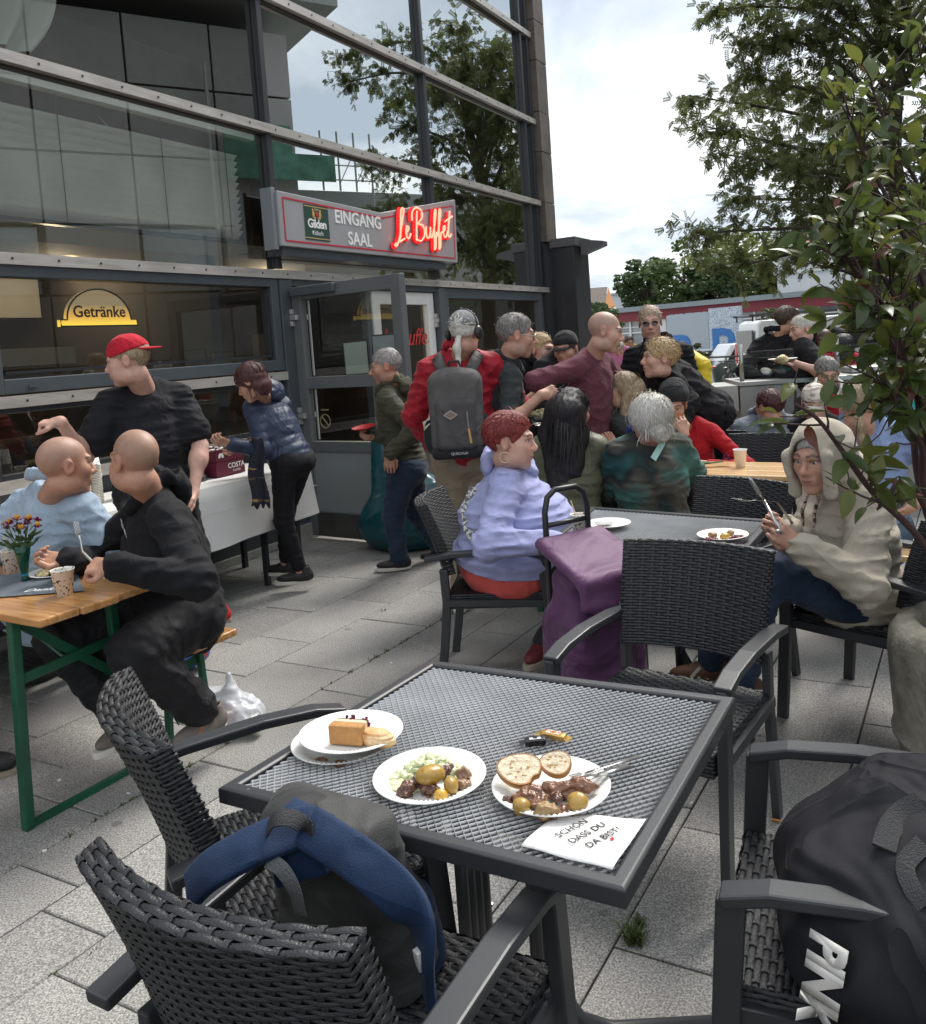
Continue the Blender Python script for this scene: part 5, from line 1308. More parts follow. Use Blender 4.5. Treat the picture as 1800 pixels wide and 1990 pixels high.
# ------------------------------------------------------------------ wearables
def headX(c): return lambda x, y, z: c['H'] + c['R'] @ (V3(x, y, z) * c['s'])
def cap_hat(c, m, back=False, name='cap', brim=.075, m2=None):
 X = headX(c); R, s = c['R'], c['s']; S = Solid(); S.ell(X(0, -.012, .045), V3(.086, .106, .092) * s, R, .01)
 tilt = -.22 if not back else .2
 S.plane(X(0, 0, .034), R @ V3(0, tilt, -1)) if False else None
 n = unit(R @ V3(0, .18 if back else -.10, 1)); p0 = X(0, 0, .040)
 S.pr.append((lambda P: (P - p0) @ n, .006, True)); S.ell(X(0, -.012, .04), V3(.079, .099, .086) * s, R, .004, True)
 S.warp = lambda P: .0015 * wav(P, 70, 1)
 o = solid_part(name, c, S, m, c['H'] - .16, c['H'] + .2, .006)
 q = MB(); sg = -1 if back else 1; dz = .040 - (.018 * sg if back else .01) ; pts = []
 for i in range(13):
  a = PI * i / 12; pts.append((math.cos(a), math.sin(a)))
 V = [];
 for k, rr in ((0, 1.0), (1, 1.0 + brim / .1)):
  for x, y in pts:
   xx = x * .080 * (1 - .12 * k); yy = sg * (y * (.092 + k * brim)) - .012; zz = dz - k * .022 * y + .010 * (1 - abs(x)) * k - (.02 * sg * (yy / .1) * (.18 if back else -.05))
   V.append(tuple(X(xx, yy, zz) - c['base']))
 q.add(V, [(i, i + 1, 14 + i, 13 + i) for i in range(12)]); b = part('brim', q, m2 or m, o, smooth=True); so = b.modifiers.new('thick', 'SOLIDIFY'); so.thickness = .004
 return o
def beanie(c, m):
 X = headX(c); R, s = c['R'], c['s']; S = Solid(); S.ell(X(0, -.02, .052), V3(.090, .112, .098) * s, R, .01); S.ell(X(0, -.05, .06), V3(.075, .09, .085), R, .03)
 n = unit(R @ V3(0, -.28, 1)); p0 = X(0, 0, .032); S.pr.append((lambda P: (P - p0) @ n, .006, True)); S.ell(X(0, -.012, .036), V3(.077, .097, .08) * s, R, .004, True)
 p1 = p0
 S.warp = lambda P: -.0022 * np.abs(np.sin((P - p1) @ n * 260)) + .004 * wav(P, 40, 2) - .002 * np.abs(np.sin(np.arctan2((P - p1) @ R[:, 0], (P - p1) @ R[:, 1]) * 30))
 return solid_part('beanie', c, S, m, c['H'] - .18, c['H'] + .22, .005)
def glasses(c, m, lens=None):
 X = headX(c); q = MB(); b = c['base']; F = lambda *a: tuple(X(*a) - b)
 for sx in (-1, 1):
  pts = [F(sx * (.033 + .021 * math.cos(t)), .104 - .010 * abs(math.cos(t)) , .006 + .0155 * math.sin(t)) for t in np.linspace(0, 2 * PI, 17)]
  q.tube(pts, .0016, 5, up=tuple(c['R'][:, 1]), caps=False); q.tube([F(sx * .054, .097, .010), F(sx * .072, .05, .010), F(sx * .080, -.01, .008)], .0017, 5)
 q.tube([F(-.012, .106, .009), F(.012, .106, .009)], .0018, 5)
 o = part('glasses', q, m, c['T'])
 if lens is not None:
  for sx in (-1, 1):
   l = MB(); l.add([F(sx * (.033 + .021 * math.cos(t)), .1035 - .010 * abs(math.cos(t)), .006 + .0155 * math.sin(t)) for t in np.linspace(0, 2 * PI, 17)[:-1]], [tuple(range(16))]); part('lens', l, lens, o)
 return o
def P(px, py, Y): return atY(px, py, Y)
def foot(px, py, dz=.08): q = atz(px, py); return V3(q[0], q[1], dz)
# fabrics
F_BLACK = fabric('black_cotton', (.009, .009, .011), sheen=.02); F_BLACK2 = fabric('black_jersey', (.013, .013, .016), sheen=.02); F_BLKTROU = fabric('black_twill', (.010, .010, .012), .7, sheen=.02)
F_NAVYPUFF = fabric('navy_puffer', (.035, .048, .085), .45, sheen=.0, bump=.2, bs=70); F_OLIVE = fabric('olive_fleece', (.062, .064, .042)); F_OLIVEPUFF = fabric('olive_puffer', (.115, .118, .075), .45, sheen=0, bump=.2, bs=70)
F_RED = fabric('red_softshell', (.34, .012, .025), .55, bump=.15, bs=90); F_REDKNIT = fabric('red_jumper', (.36, .010, .018)); F_MAROON = fabric('maroon_knit', (.125, .038, .058), .9, bump=.7, bs=130, n=.2, ns=60)
F_DENIM = fabric('blue_denim', (.03, .055, .10), .8, n=.35, ns=6, col2=(.075, .12, .18)); F_DENIM2 = fabric('dark_denim', (.016, .028, .055), .8, n=.3, ns=7, col2=(.03, .05, .09)); F_BEIGE = fabric('beige_trousers', (.27, .22, .155)); F_CREAM = fabric('cream_fleece', (.47, .42, .34), .95, bump=.25, bs=240)
F_LAV = fabric('lavender_fleece', (.36, .38, .62), .95, bump=.2, bs=300); F_SKYBLUE = fabric('light_blue_linen', (.33, .42, .52), .9, n=.14, ns=60, stretch=(6, 6, .8)); F_BLUESHIRT = fabric('mid_blue_shirt', (.20, .27, .45)); F_GREYMARL = fabric('grey_marl', (.20, .22, .26), .9, n=.3, ns=90)
F_TIEDYE = fabric('tie_dye', (.012, .022, .022), .8, n=.1, ns=3.0, col2=(.10, .26, .21), detail=1.6, pos=(.30, .74)); _r = [n_ for n_ in F_TIEDYE.node_tree.nodes if n_.type == 'VALTORGB'][0].color_ramp.elements
for _p, _c in ((.40, (.03, .10, .10, 1)), (.48, (.015, .022, .022, 1)), (.54, (.075, .07, .055, 1)), (.60, (.04, .11, .095, 1))): _e = _r.new(_p); _e.color = _c
F_CORAL = fabric('coral_shirt', (.62, .10, .085)); F_SCARF = fabric('grey_green_scarf', (.17, .19, .16), .95, n=.3, ns=50); F_CHAR = fabric('charcoal_hoodie', (.035, .04, .042)); F_GREYVEST = fabric('grey_vest', (.12, .125, .13), .6)
F_PINK = fabric('pink_top', (.48, .16, .28)); F_YELLOW = fabric('yellow_jacket', (.62, .42, .02)); F_FLORAL = fabric('dark_floral', (.02, .022, .024), .8, n=.1, ns=22, col2=(.14, .10, .10), pos=(.52, .66))
F_BLACKPUFF = fabric('black_puffer', (.022, .022, .026), .4, sheen=0, bump=.2, bs=70); F_LEGG = fabric('black_leggings', (.009, .009, .011), .75, sheen=.02)
H_BLACK = hairmat('black_hair', (.008, .007, .008), (.022, .018, .018)); H_DKRED = hairmat('dark_red_hair', (.045, .012, .014), (.10, .03, .03)); H_RED = hairmat('dyed_red_hair', (.13, .012, .012), (.30, .05, .04)); H_GREY = hairmat('grey_hair', (.20, .19, .18), (.44, .42, .40)); H_WHITE = hairmat('white_hair', (.46, .44, .38), (.74, .72, .66)); H_BLOND = hairmat('blond_hair', (.34, .22, .10), (.60, .44, .25)); H_DKBLOND = hairmat('dark_blond_hair', (.20, .14, .08), (.40, .31, .20)); H_BROWN = hairmat('brown_hair', (.035, .02, .014), (.09, .055, .04)); H_SALT = hairmat('salt_pepper_hair', (.09, .085, .08), (.32, .30, .28)); H_GINGER = hairmat('greying_ginger_hair', (.32, .19, .09), (.55, .47, .40))
S_BLACK = mat('shoe_black', (.014, .014, .015), .6, n=.3, ns=30); S_WHITE = mat('shoe_white', (.66, .65, .62), .55); S_SOLE = mat('sole_white', (.62, .60, .54), .6); S_SOLEG = mat('sole_grey', (.33, .29, .22), .8); S_TAUPE = mat('shoe_taupe', (.15, .13, .11), .7, n=.2, ns=20); S_REDSH = mat('shoe_red', (.5, .02, .02), .55); S_BROWN = mat('shoe_brown', (.12, .05, .025), .6); S_DKRED = mat('shoe_dark_red', (.13, .02, .02), .6); S_NAVY = mat('shoe_navy', (.02, .025, .05), .6)
M_BLKPL = mat('black_plastic', (.02, .02, .022), .35); M_SILVER = mat('silver_metal', (.55, .54, .52), .28, metal=.9); M_DARKLENS = mat('dark_lens', (.03, .012, .03), .08, spec=.8); M_CLEAR = glassmat('clear_lens', (.95, .95, .95), 1.35)
PALE = (.56, .33, .255); TAN = (.46, .245, .165); MID = (.50, .28, .20); DARKSK = (.06, .03, .02)
SH_BLK = dict(m=S_BLACK, sole=S_SOLE); SH_BB = dict(m=S_BLACK, sole=S_BLACK)
SHV = (.30, .20, .15)

# 1  red cap, black T-shirt
c = person('person in a black T-shirt and backwards red cap stretching a fist to the left', P(303, 948, 4.5), -38, 4, tors=.53, head=(P(249, 702, 4.38), -97, 8, 0), wr=(P(118, 820, 4.12), P(376, 958, 4.42)), ep=(V3(-.2, .1, -1), V3(1, .4, -.2)),
 sleeve='short', hands=('fist', 'relaxed'), hdir=(V3(-1, -.25, .02), None), hpn=(V3(0, .2, -1), None), an=(foot(345, 1235), foot(428, 1222)), toe=(V3(-.8, .4, 0), V3(-1, .15, 0)), skin=PALE, girth=1.12, shw=.20, belly=.5, fat=.5,
 top=dict(m=F_BLACK2, name='t_shirt', sleeve=.34, hem=.10, off=.022, slr=.01, fold=.007), bottom=dict(m=F_BLKTROU), shoes=dict(m=S_REDSH, sole=S_SOLEG, accent=None), hair=dict(style='buzz', m=H_DKBLOND, n=0), hs=1.02)
cap_hat(c, fabric('red_cap_cotton', (.50, .012, .03)), True)
# 2  older shaved head, pale blue shirt
c = person('person with shaved head in a pale blue short sleeved shirt, seen from behind', V3(P(82, 1190, 3.62)[0], 3.62, .60), 28, 6, tors=.49, head=(P(127, 906, 3.5), 48, 4, 0), wr=(P(70, 1090, 3.9), P(185, 1085, 3.75)), ep=(None, V3(.8, -.2, -.7)), neckup=(.065, -.035, -.015),
 skin=TAN, shave=SHV, girth=1.02, shw=.20, sleeve='short', hands=(None, 'relaxed'), top=dict(m=F_SKYBLUE, name='shirt', sleeve=.42, hem=.10, off=.026, slr=.014, fold=.007, hood='collar'), bottom=dict(m=F_BLKTROU), shoes=SH_BB, an=(foot(60, 1330), foot(110, 1310)), stub=None, hs=1.04)
# 3  shaved head, black hoodie at the table end
c = person('person with shaved head in a black hoodie sitting at the end of the beer table', P(352, 1184, 3.42), -122, 8, tors=.48, head=(P(263, 896, 3.26), -52, 2, 0), wr=(P(222, 1100, 2.96), P(134, 1088, 3.26)), ep=(V3(.9, -.1, -.5), V3(-.6, .4, -.6)), arml=1.10,
 hands=('grip', 'hold'), hdir=(V3(-1, .12, .05), V3(-1, -.1, .1)), hpn=(V3(.1, .5, -.9), V3(.1, -.5, .6)), an=(P(405, 1392, 3.30), P(246, 1400, 3.3)), knee=(P(258, 1268, 3.06), None), toe=(V3(-.55, -.8, 0), V3(-.35, -1, 0)), skin=TAN, shave=(.27, .18, .13), girth=1.08, shw=.205, belly=.45, fat=.3,
 top=dict(m=F_BLACK, name='hoodie', hem=.10, off=.026, slr=.008, hood='down', fold=.008), bottom=dict(m=F_BLKTROU, off=.026, flare=.01, fold=.009, cuff=.84), shoes=dict(m=S_TAUPE, sole=S_SOLE, accent=mat('shoe_tan', (.36, .15, .06), .6)), hs=1.03)
pr = MB()
P3 = c
# 4  navy puffer bending over the buffet
q = MB(); me = textmesh('Fin', .07, shear=.2, offset=.001); me.materials.clear(); me.materials.append(M_WHITEL); me.transform(frame_matrix(P(242, 1036, 3.03) - c['base'], unit(c['rt'] * -.9 - V3(0, 0, .35)), c['up'])); link('chest_print', me, c['T'])
c = person('person in a navy quilted jacket and black leggings bending over the buffet table', P(566, 893, 5.75), -62, 24, tors=.47, head=(P(489, 742, 5.6), -78, 28, 0), wr=(P(447, 862, 5.42), P(462, 868, 5.85)), ep=(V3(.3, -.3, -1), V3(.2, .4, -1)), neckup=(0, 0, -.01),
 hands=('hold', 'hold'), an=(P(585, 1112, 5.70), P(556, 1096, 5.92)), kp=(V3(-1, -.1, .3), V3(-1, .3, .3)), toe=(V3(-1, -.05, 0), V3(-1, .12, 0)), skin=TAN, sex='f', shw=.165, girth=.92, top=dict(m=F_NAVYPUFF, name='puffer_jacket', quilt=.062, hem=.05, off=.03, hood='down'), bottom=dict(m=F_LEGG, off=.006, fold=.004, cuff=.88), shoes=dict(m=S_BLACK, sole=S_SOLE),
 hair=dict(style='bob', m=H_DKRED, n=420, length=.16, seed=4, vol=1.04))
# 5  olive hoodie
c = person('grey haired person in an olive hoodie and jeans walking past the open door', P(788, 905, 6.0), -80, 3, tors=.545, head=(P(750, 713, 5.95), -92, 8, 0), wr=(P(756, 882, 5.74), P(733, 848, 5.9)), ep=(V3(.9, -.3, -.2), V3(.2, .2, -1)), neckup=(-.03, 0, 0),
 hands=('relaxed', 'hold'), hdir=(V3(-.05, 0, -1), V3(-1, -.1, -.05)), hpn=(V3(0, 1, .1), V3(0, -.2, 1)), an=(foot(778, 1108), P(858, 1072, 6.35)), toe=(V3(-1, -.08, 0), V3(-.95, .2, 0)), skin=TAN, stub=(.24, .16, .13), top=dict(m=F_OLIVE, name='hoodie', hem=.03, off=.026, slr=.008, hood='down', fold=.008), bottom=dict(m=F_DENIM2, off=.018), shoes=dict(m=S_BLACK, sole=S_SOLE), hair=dict(style='short', m=H_GREY, n=420, length=.022, w=.0025, seed=2), hs=1.02, nose=1.06)
# 6  red jacket with rucksack
c = person('person in a red jacket, grey cap and headphones wearing a grey rucksack', P(905, 874, 5.12), 6, 2, tors=.555, head=(P(903, 648, 5.06), 24, 6, 0), wr=(P(845, 868, 5.35), P(985, 850, 5.35)), ep=(V3(-1, -.2, -.3), V3(1, -.2, -.3)), hands=('hold', 'hold'), an=(foot(905, 1178), foot(985, 1172)), toe=(V3(-.3, -1, 0), V3(.8, -.5, 0)), skin=MID, shw=.205, girth=1.1,
 top=dict(m=F_RED, name='jacket', hem=.06, off=.034, slr=.016, fold=.010, ff=20, hood='collar'), bottom=dict(m=F_BEIGE, off=.026, flare=.01), shoes=dict(m=S_WHITE, sole=S_SOLE, accent=S_NAVY), hair=dict(style='tied', tail='low', m=H_WHITE, n=160, length=.06, seed=7), hs=1.02)
cap_hat(c, fabric('grey_cap_cotton', (.20, .205, .21)), False)
X = headX(c); q = MB(); b = c['base']
q.tube([tuple(X(.088 * math.cos(a), -.02, .03 + .108 * math.sin(a)) - b) for a in np.linspace(-.15, PI + .15, 22)], .007, 6); hp_ = part('headphones', q, M_BLKPL, c['T'], smooth=True)
for sx in (-1, 1): q = MB(); q.blob(tuple(X(sx * .092, -.012, .0) - b), (.022, .036, .042), 12, M=Matrix([list(r) for r in c['R']])); part('ear_cup', q, M_BLKPL, hp_, smooth=True)
RP = c
# 7  grey hair and glasses, in profile to the right
c = person('grey haired person with glasses in a dark hoodie and grey vest facing right', P(982, 886, 5.2), 78, 3, tors=.545, head=(P(1004, 653, 5.12), 84, 9, 0), wr=(P(1045, 762, 5.5), P(1052, 768, 4.9)), ep=(V3(-.3, .3, -1), V3(-.4, -.3, -1)), sleeve='short', hands=('hold', 'hold'), hdir=(V3(1, -.1, .1), V3(.9, .2, .22)), hpn=(V3(0, -.3, 1), V3(0, .8, -.3)), skin=MID, stub=(.30, .22, .19), top=dict(m=F_CHAR, name='hoodie', sleeve=.62, hem=.04, off=.024, hood='down', cuff=False), bottom=dict(m=F_DENIM), an=(foot(985, 1130), foot(1010, 1150)), shoes=SH_BLK, hair=dict(style='short', m=H_SALT, n=420, length=.035, w=.003, seed=5), hs=1.06, nose=1.08, res=.011)
glasses(c, M_SILVER)
# 8, 9  two youngsters at the back, 10 ponytail, 11 cap
c = person('young person in a black T-shirt half hidden behind the person with glasses', P(1030, 842, 6.6), 160, 0, tors=.50, head=(P(1021, 692, 6.55), 150, 6, 0), hands=(None, None), legs=False, skin=MID, sex='f', shw=.16, girth=.88, res=.014, top=dict(m=F_BLACK, name='t_shirt', sleeve=.45, off=.02), hair=dict(style='tied', m=H_BROWN, n=0))
text('RESIST', .075, frame_matrix(c['neck'] - c['up'] * .20 + c['fw'] * .150, -c['rt'], c['up']), M_WHITEL, c['T']).location = -V3(*c['base'])
glasses(c, M_SILVER)
person('young person whose face shows between the vest and the black T-shirt', P(1002, 842, 6.9), 150, 0, tors=.5, head=(P(1007, 690, 6.85), 140, 4, 0), hands=(None, None), legs=False, skin=PALE, shw=.16, girth=.88, res=.016, top=dict(m=F_BLACK, name='t_shirt', sleeve=.45), hair=dict(style='short', m=H_DKBLOND, n=0))
c = person('young person with a blond ponytail in a black hoodie by the dark pillar', P(1042, 834, 6.3), 140, 0, tors=.50, head=(P(1051, 681, 6.25), 128, 4, 0), hands=('relaxed', 'relaxed'), skin=PALE, sex='f', shw=.165, girth=.92, res=.012, an=(foot(1040, 1010), foot(1060, 1015)), top=dict(m=F_BLACK, name='hoodie', hem=.05, off=.024, hood='down'), bottom=dict(m=F_BLKTROU), shoes=SH_BB, hair=dict(style='tied', tail='pony', m=H_BLOND, n=220, length=.08, seed=3), browc=(.2, .13, .08))
c = person('person in a black baseball cap behind the maroon jumper', P(1100, 830, 6.1), -30, 0, tors=.5, head=(P(1100, 680, 6.05), -150, 8, 0), hands=('relaxed', 'relaxed'), skin=MID, res=.014, an=(foot(1090, 1040), foot(1110, 1040)), top=dict(m=F_BLACK2, name='jacket', hem=.05, off=.026), bottom=dict(m=F_BLKTROU), hair=dict(style='short', m=H_BROWN, n=0), hs=1.02)
cap_hat(c, fabric('black_cap_cotton', (.018, .018, .02)), False)
# 12  maroon jumper
c = person('bald person in a maroon cable knit jumper leaning over the beer table', P(1142, 862, 5.36), 128, 7, tors=.55, head=(P(1176, 645, 5.2), 100, 14, 0), wr=(P(1190, 830, 5.55), P(1092, 782, 5.2)), ep=(V3(.6, .6, -.6), V3(-1, -.3, -.5)), sleeve='short', hands=('relaxed', 'hold'), hdir=(None, V3(.4, -.2, -.8)), skin=PALE, shave=(.30, .21, .17), stub=(.30, .21, .18), girth=1.08, shw=.20, top=dict(m=F_MAROON, name='jumper', sleeve=.66, hem=.05, off=.022, fold=.007), bottom=dict(m=F_DENIM), an=(foot(1150, 1080), foot(1120, 1095)), shoes=SH_BLK, hs=1.02, res=.011)
# 13  sunglasses and black jacket
c = person('person with round dark sunglasses and gingery tied hair standing at the back', P(1287, 812, 6.4), 184, 0, tors=.535, head=(P(1264, 628, 6.3), 192, 5, 2), wr=(P(1338, 812, 6.2), P(1232, 800, 6.2)), hands=('relaxed', 'relaxed'), skin=PALE, girth=1.05, shw=.20, top=dict(m=F_BLACK, name='jacket', hem=.06, off=.032, slr=.012, fold=.010, hood='collar'), bottom=dict(m=F_BLKTROU), an=(foot(1290, 1000), foot(1270, 1000)), shoes=SH_BB, hair=dict(style='tied', tail='low', m=H_GINGER, n=520, length=.10, curl=.35, seed=9, w=.0035), res=.012, mouth=0)
glasses(c, M_BLKPL, M_DARKLENS)
# 14  short blond, black jacket, bending
c = person('person with short curly blond hair in a black jacket bending forward to listen', P(1376, 800, 5.72), -84, 46, tors=.50, head=(P(1283, 697, 5.42), -90, -4, 0), wr=(P(1312, 848, 5.3), P(1300, 845, 5.8)), ep=(V3(1, -.3, -.6), V3(.5, .6, -.6)), hands=('relaxed', 'relaxed'), neckup=(0, 0, .02), skin=PALE, sex='f', girth=1.08, an=(foot(1378, 1000), foot(1390, 985)), top=dict(m=F_BLACK, name='jacket', hem=.08, off=.034, slr=.014, fold=.011, ff=20, hood='collar'), bottom=dict(m=F_BLKTROU), shoes=SH_BB, hair=dict(style='short', m=H_BLOND, n=620, length=.05, curl=.5, seed=12, vol=1.05, w=.0032), hs=1.04, res=.011, browc=(.25, .16, .09))
# 15  long grey blond hair, scarf
c = person('person with long grey blond hair and glasses wearing a grey green scarf', V3(P(1228, 935, 5.42)[0], 5.42, .61), -72, 3, tors=.47, head=(P(1210, 760, 5.36), -82, -12, 0), wr=(P(1200, 882, 5.15), P(1200, 905, 5.5)), ep=(V3(.5, -.5, -1), None), hands=('flat', 'relaxed'), hdir=(V3(-.35, -.1, .9), None), hpn=(V3(-.6, .8, 0), None), skin=MID, sex='f', shw=.17, girth=.95, an=(foot(1180, 1040), foot(1190, 1030)), top=dict(m=F_CHAR, name='cardigan', hem=.06, off=.022), bottom=dict(m=F_BLKTROU), hair=dict(style='long', m=H_DKBLOND, n=420, length=.24, seed=5, back=.14), hs=1.0, res=.011)
glasses(c, M_SILVER)
K = Solid(); A = lambda x, y, z: c['neck'] + c['rt'] * x + c['fw'] * y + c['up'] * z
for r_, h in ((.085, .01), (.095, -.025)):
 for k in range(10):
  a, b = 2 * PI * k / 10, 2 * PI * (k + 1) / 10; K.cap(A(r_ * math.cos(a), .01 + r_ * math.sin(a), h + .01 * math.sin(3 * a)), A(r_ * math.cos(b), .01 + r_ * math.sin(b), h + .01 * math.sin(3 * b)), .026, .026, .02)
K.cap(A(-.05, .10, -.04), A(-.07, .15, -.32), .035, .05, .03, fl=c['fw'], fk=1.8); K.cap(A(.05, .10, -.04), A(.04, .15, -.28), .035, .045, .03, fl=c['fw'], fk=1.8); K.warp = lambda P: -.007 * (1 - np.abs(wav(P, 60, 1))) ** 2
solid_part('scarf', c, K, F_SCARF, c['neck'] - .4, c['neck'] + .25, .009)
# 16  long black hair, olive puffer
c = person('person with long black hair in an olive quilted jacket, seen from behind', V3(P(1108, 1005, 4.72)[0], 4.72, .555), 14, 5, tors=.475, head=(P(1112, 800, 4.62), 52, 12, 0), wr=(P(1075, 960, 5.0), P(1185, 962, 4.98)), ep=(V3(-1, -.4, -.3), V3(1, -.5, -.3)), hands=('relaxed', 'relaxed'), skin=TAN, sex='f', shw=.18, girth=1.06, an=(foot(1080, 1080), foot(1140, 1080)), top=dict(m=F_OLIVEPUFF, name='puffer_jacket', quilt=.058, hem=.09, off=.032, hood='collar'), bottom=dict(m=F_DENIM2), hair=dict(style='long', m=H_BLACK, n=620, length=.34, seed=6, back=.26, vol=1.03, w=.0035), browc=(.01, .01, .01), nose=1.04)
# 17  white hair, tie-dye
c = person('person with tousled white hair in a green tie dye top, seen from behind', V3(P(1272, 1010, 4.62)[0], 4.62, .52), -8, 5, tors=.475, head=(P(1264, 818, 4.56), -44, 12, 0), wr=(P(1215, 985, 5.0), P(1325, 990, 5.0)), ep=(V3(-1, -.3, -.4), V3(1, -.3, -.4)), hands=('relaxed', 'relaxed'), skin=MID, sex='f', shw=.19, girth=1.14, an=(foot(1240, 1080), foot(1310, 1080)), top=dict(m=F_TIEDYE, name='tie_dye_top', hem=.12, off=.034, slr=.018, fold=.007, hood='collar', m2=fabric('blue_neck_scarf', (.02, .035, .16))), bottom=dict(m=F_DENIM2), hair=dict(style='bob', m=H_WHITE, n=1300, length=.15, curl=.5, seed=8, vol=1.2, w=.0032))
glasses(c, M_BLKPL)
# satchel strap crossing the back
q = MB(); b = c['base']; A = lambda x, y, z: tuple(c['neck'] + c['rt'] * x + c['fw'] * y + c['up'] * z - b)
q.sweep([A(.11, -.03, .06), A(.07, -.09, .03), A(.03, -.125, -.03), A(-.03, -.145, -.10)], [(-.017, -.002), (.017, -.002), (.017, .002), (-.017, .002)], tuple(c['fw'])); part('strap', q, fabric('mint_strap', (.42, .66, .60)), c['T'])
# 18  beanie and red jumper
c = person('person in a black beanie and tight red jumper with a hand at the mouth', V3(P(1345, 925, 5.5)[0], 5.5, .52), 205, 8, tors=.46, head=(P(1308, 786, 5.24), 196, 20, -6), wr=(P(1376, 905, 5.2), P(1330, 846, 5.06)), ep=(V3(.8, -.3, -.5), V3(-.4, -.2, -1)), hands=('relaxed', 'hold'), hdir=(None, V3(-.15, .1, .8)), hpn=(None, V3(-.1, .9, .1)), skin=MID, sex='f', shw=.17, girth=.9, an=(foot(1330, 1010), foot(1360, 1010)), top=dict(m=F_REDKNIT, name='jumper', hem=.04, off=.012, fold=.004), bottom=dict(m=F_BLKTROU), hair=dict(style='short', m=H_BROWN, n=0), res=.011)
beanie(c, fabric('black_knit', (.018, .019, .020), bump=.5, bs=160))
# 19  red hair, lavender hoodie
c = person('person with short dyed red hair and hoop earrings in a lavender hoodie', V3(P(985, 1095, 4.05)[0], 4.05, .53), 99, 7, tors=.465, head=(P(992, 858, 3.92), 104, 4, 0), wr=(P(1100, 1050, 4.22), P(1078, 1052, 3.66)), ep=(V3(-.2, .6, -1), V3(-.45, -.75, -.75)), hands=('relaxed', 'relaxed'), hdir=(V3(1, -.2, -.1), V3(1, .25, -.05)), hpn=(V3(0, -.3, -1), V3(0, .3, -1)), kp=(V3(.9, 0, .5), V3(.9, -.2, .5)), an=(P(1072, 1225, 4.25), P(1055, 1248, 3.86)), toe=(V3(-.2, -1, 0), V3(-.55, -.9, 0)), skin=PALE, sex='f', girth=1.30, shw=.205, belly=1.35, fat=1.0, cheek=.5,
 top=dict(m=F_LAV, name='hoodie', hem=-.015, off=.028, slr=.004, hood='down', fold=.010, ff=19, hemflare=.01), bottom=dict(m=F_FLORAL, off=.012), shoes=dict(m=S_DKRED, sole=S_SOLEG), hair=dict(style='short', m=H_RED, n=700, length=.05, seed=10, vol=1.05, w=.003), hs=1.07, lips=(.40, .12, .11), browc=(.10, .04, .03), iris=(.10, .13, .13), arml=1.08)
RH = c; X = headX(c); b = c['base']; R4 = Matrix([list(r) for r in c['R']]).to_4x4()
for sx in (-1, 1):
 q = MB(); cc = X(sx * .083, -.008, -.058); q.tube([tuple(cc + c['R'] @ V3(0, .024 * math.cos(a), .024 * math.sin(a)) - b) for a in np.linspace(0, 2 * PI, 21)], .0022, 6, caps=False, up=tuple(c['R'][:, 0])); part('earring', q, mat('cream_gold', (.66, .55, .36), .35, metal=.5), c['T'], smooth=True)
K = Solid(); TRr = c['TR']; K.ell(c['pel'] - c['up'] * .02 + c['fw'] * .03, V3(.265, .255, .17), TRr, .02); cut = c['pel'] - c['up'] * .17; K.pr.append((lambda P: (P - cut) @ c['up'], .02, True)); cut2 = c['pel'] + c['up'] * .02; K.pr.append((lambda P: -((P - cut2) @ c['up']), .02, True)); K.warp = lambda P: .008 * wav(P, 24, 2)
solid_part('shirt', c, K, F_CORAL, c['pel'] - .35, c['pel'] + .35, .012)
q = MB(); A = lambda x, y, z: tuple(c['neck'] + c['rt'] * x + c['fw'] * y + c['up'] * z - b)
q.sweep([A(.10, -.165, -.10), A(.13, -.195, -.20), A(.18, -.175, -.28), A(.23, -.12, -.33)], [(-.02, -.003), (.02, -.003), (.02, .003), (-.02, .003)], tuple(c['rt'])); part('bag_strap', q, mat('patterned_strap', (.62, .62, .58), .7, col2=(.12, .12, .13), ns=70, pos=(.48, .52)), c['T'])
# 20  cream hoodie with the hood up
c = person('person with the hood of a cream hoodie up, holding knife and fork', V3(P(1668, 1165, 3.28)[0], 3.28, .50), -96, 6, tors=.455, head=(P(1594, 892, 3.13), -124, 6, 0), wr=(P(1556, 1062, 2.98), P(1530, 1030, 3.25)), ep=(V3(.5, -.3, -1), V3(.3, .5, -1)), hands=('grip', 'grip'), hdir=(V3(-.7, .15, .55), V3(-.75, .1, .4)), hpn=(V3(-.1, .8, .2), V3(.1, -.9, .2)), kp=(V3(-.9, -.1, .5), V3(-.9, .2, .5)), an=(P(1440, 1325, 3.15), P(1382, 1290, 3.4)), toe=(V3(-1, -.3, 0), V3(-1, .1, 0)), skin=MID, sex='f', girth=1.06, shw=.185, belly=.4,
 top=dict(m=F_CREAM, name='hoodie', hem=.06, off=.03, slr=.016, fold=.010, ff=20), bottom=dict(m=F_DENIM2, off=.012), shoes=dict(m=S_BROWN, sole=S_SOLEG, accent=S_SOLE), hair=dict(style='short', m=H_GREY, n=0), iris=(.09, .09, .10), browc=(.09, .06, .05), hs=1.02)
BH = c; X = headX(c); K = Solid(); s = c['s']
K.ell(X(0, -.022, .03), V3(.108, .125, .118), c['R'], .02); K.cap(X(0, -.05, -.05), c['neck'] + c['up'] * .0 - c['fw'] * .02, .10, .115, .05)
K.cap(X(-.075, .075, .03), X(-.07, .06, -.11), .022, .022, .02); K.cap(X(.075, .075, .03), X(.07, .06, -.11), .022, .022, .02)
K.ell(X(0, .06, -.012), V3(.071, .14, .105), c['R'], .012, True); K.ell(X(0, -.012, .022), V3(.088, .105, .10), c['R'], .01, True); K.cap(X(0, .0, -.04), c['neck'] + c['up'] * .03 + c['fw'] * .02, .075, .075, .01, True)
K.warp = lambda P: -.007 * (1 - np.abs(wav(P, 26, 2))) ** 3 + .002 * wav(P, 60, 1)
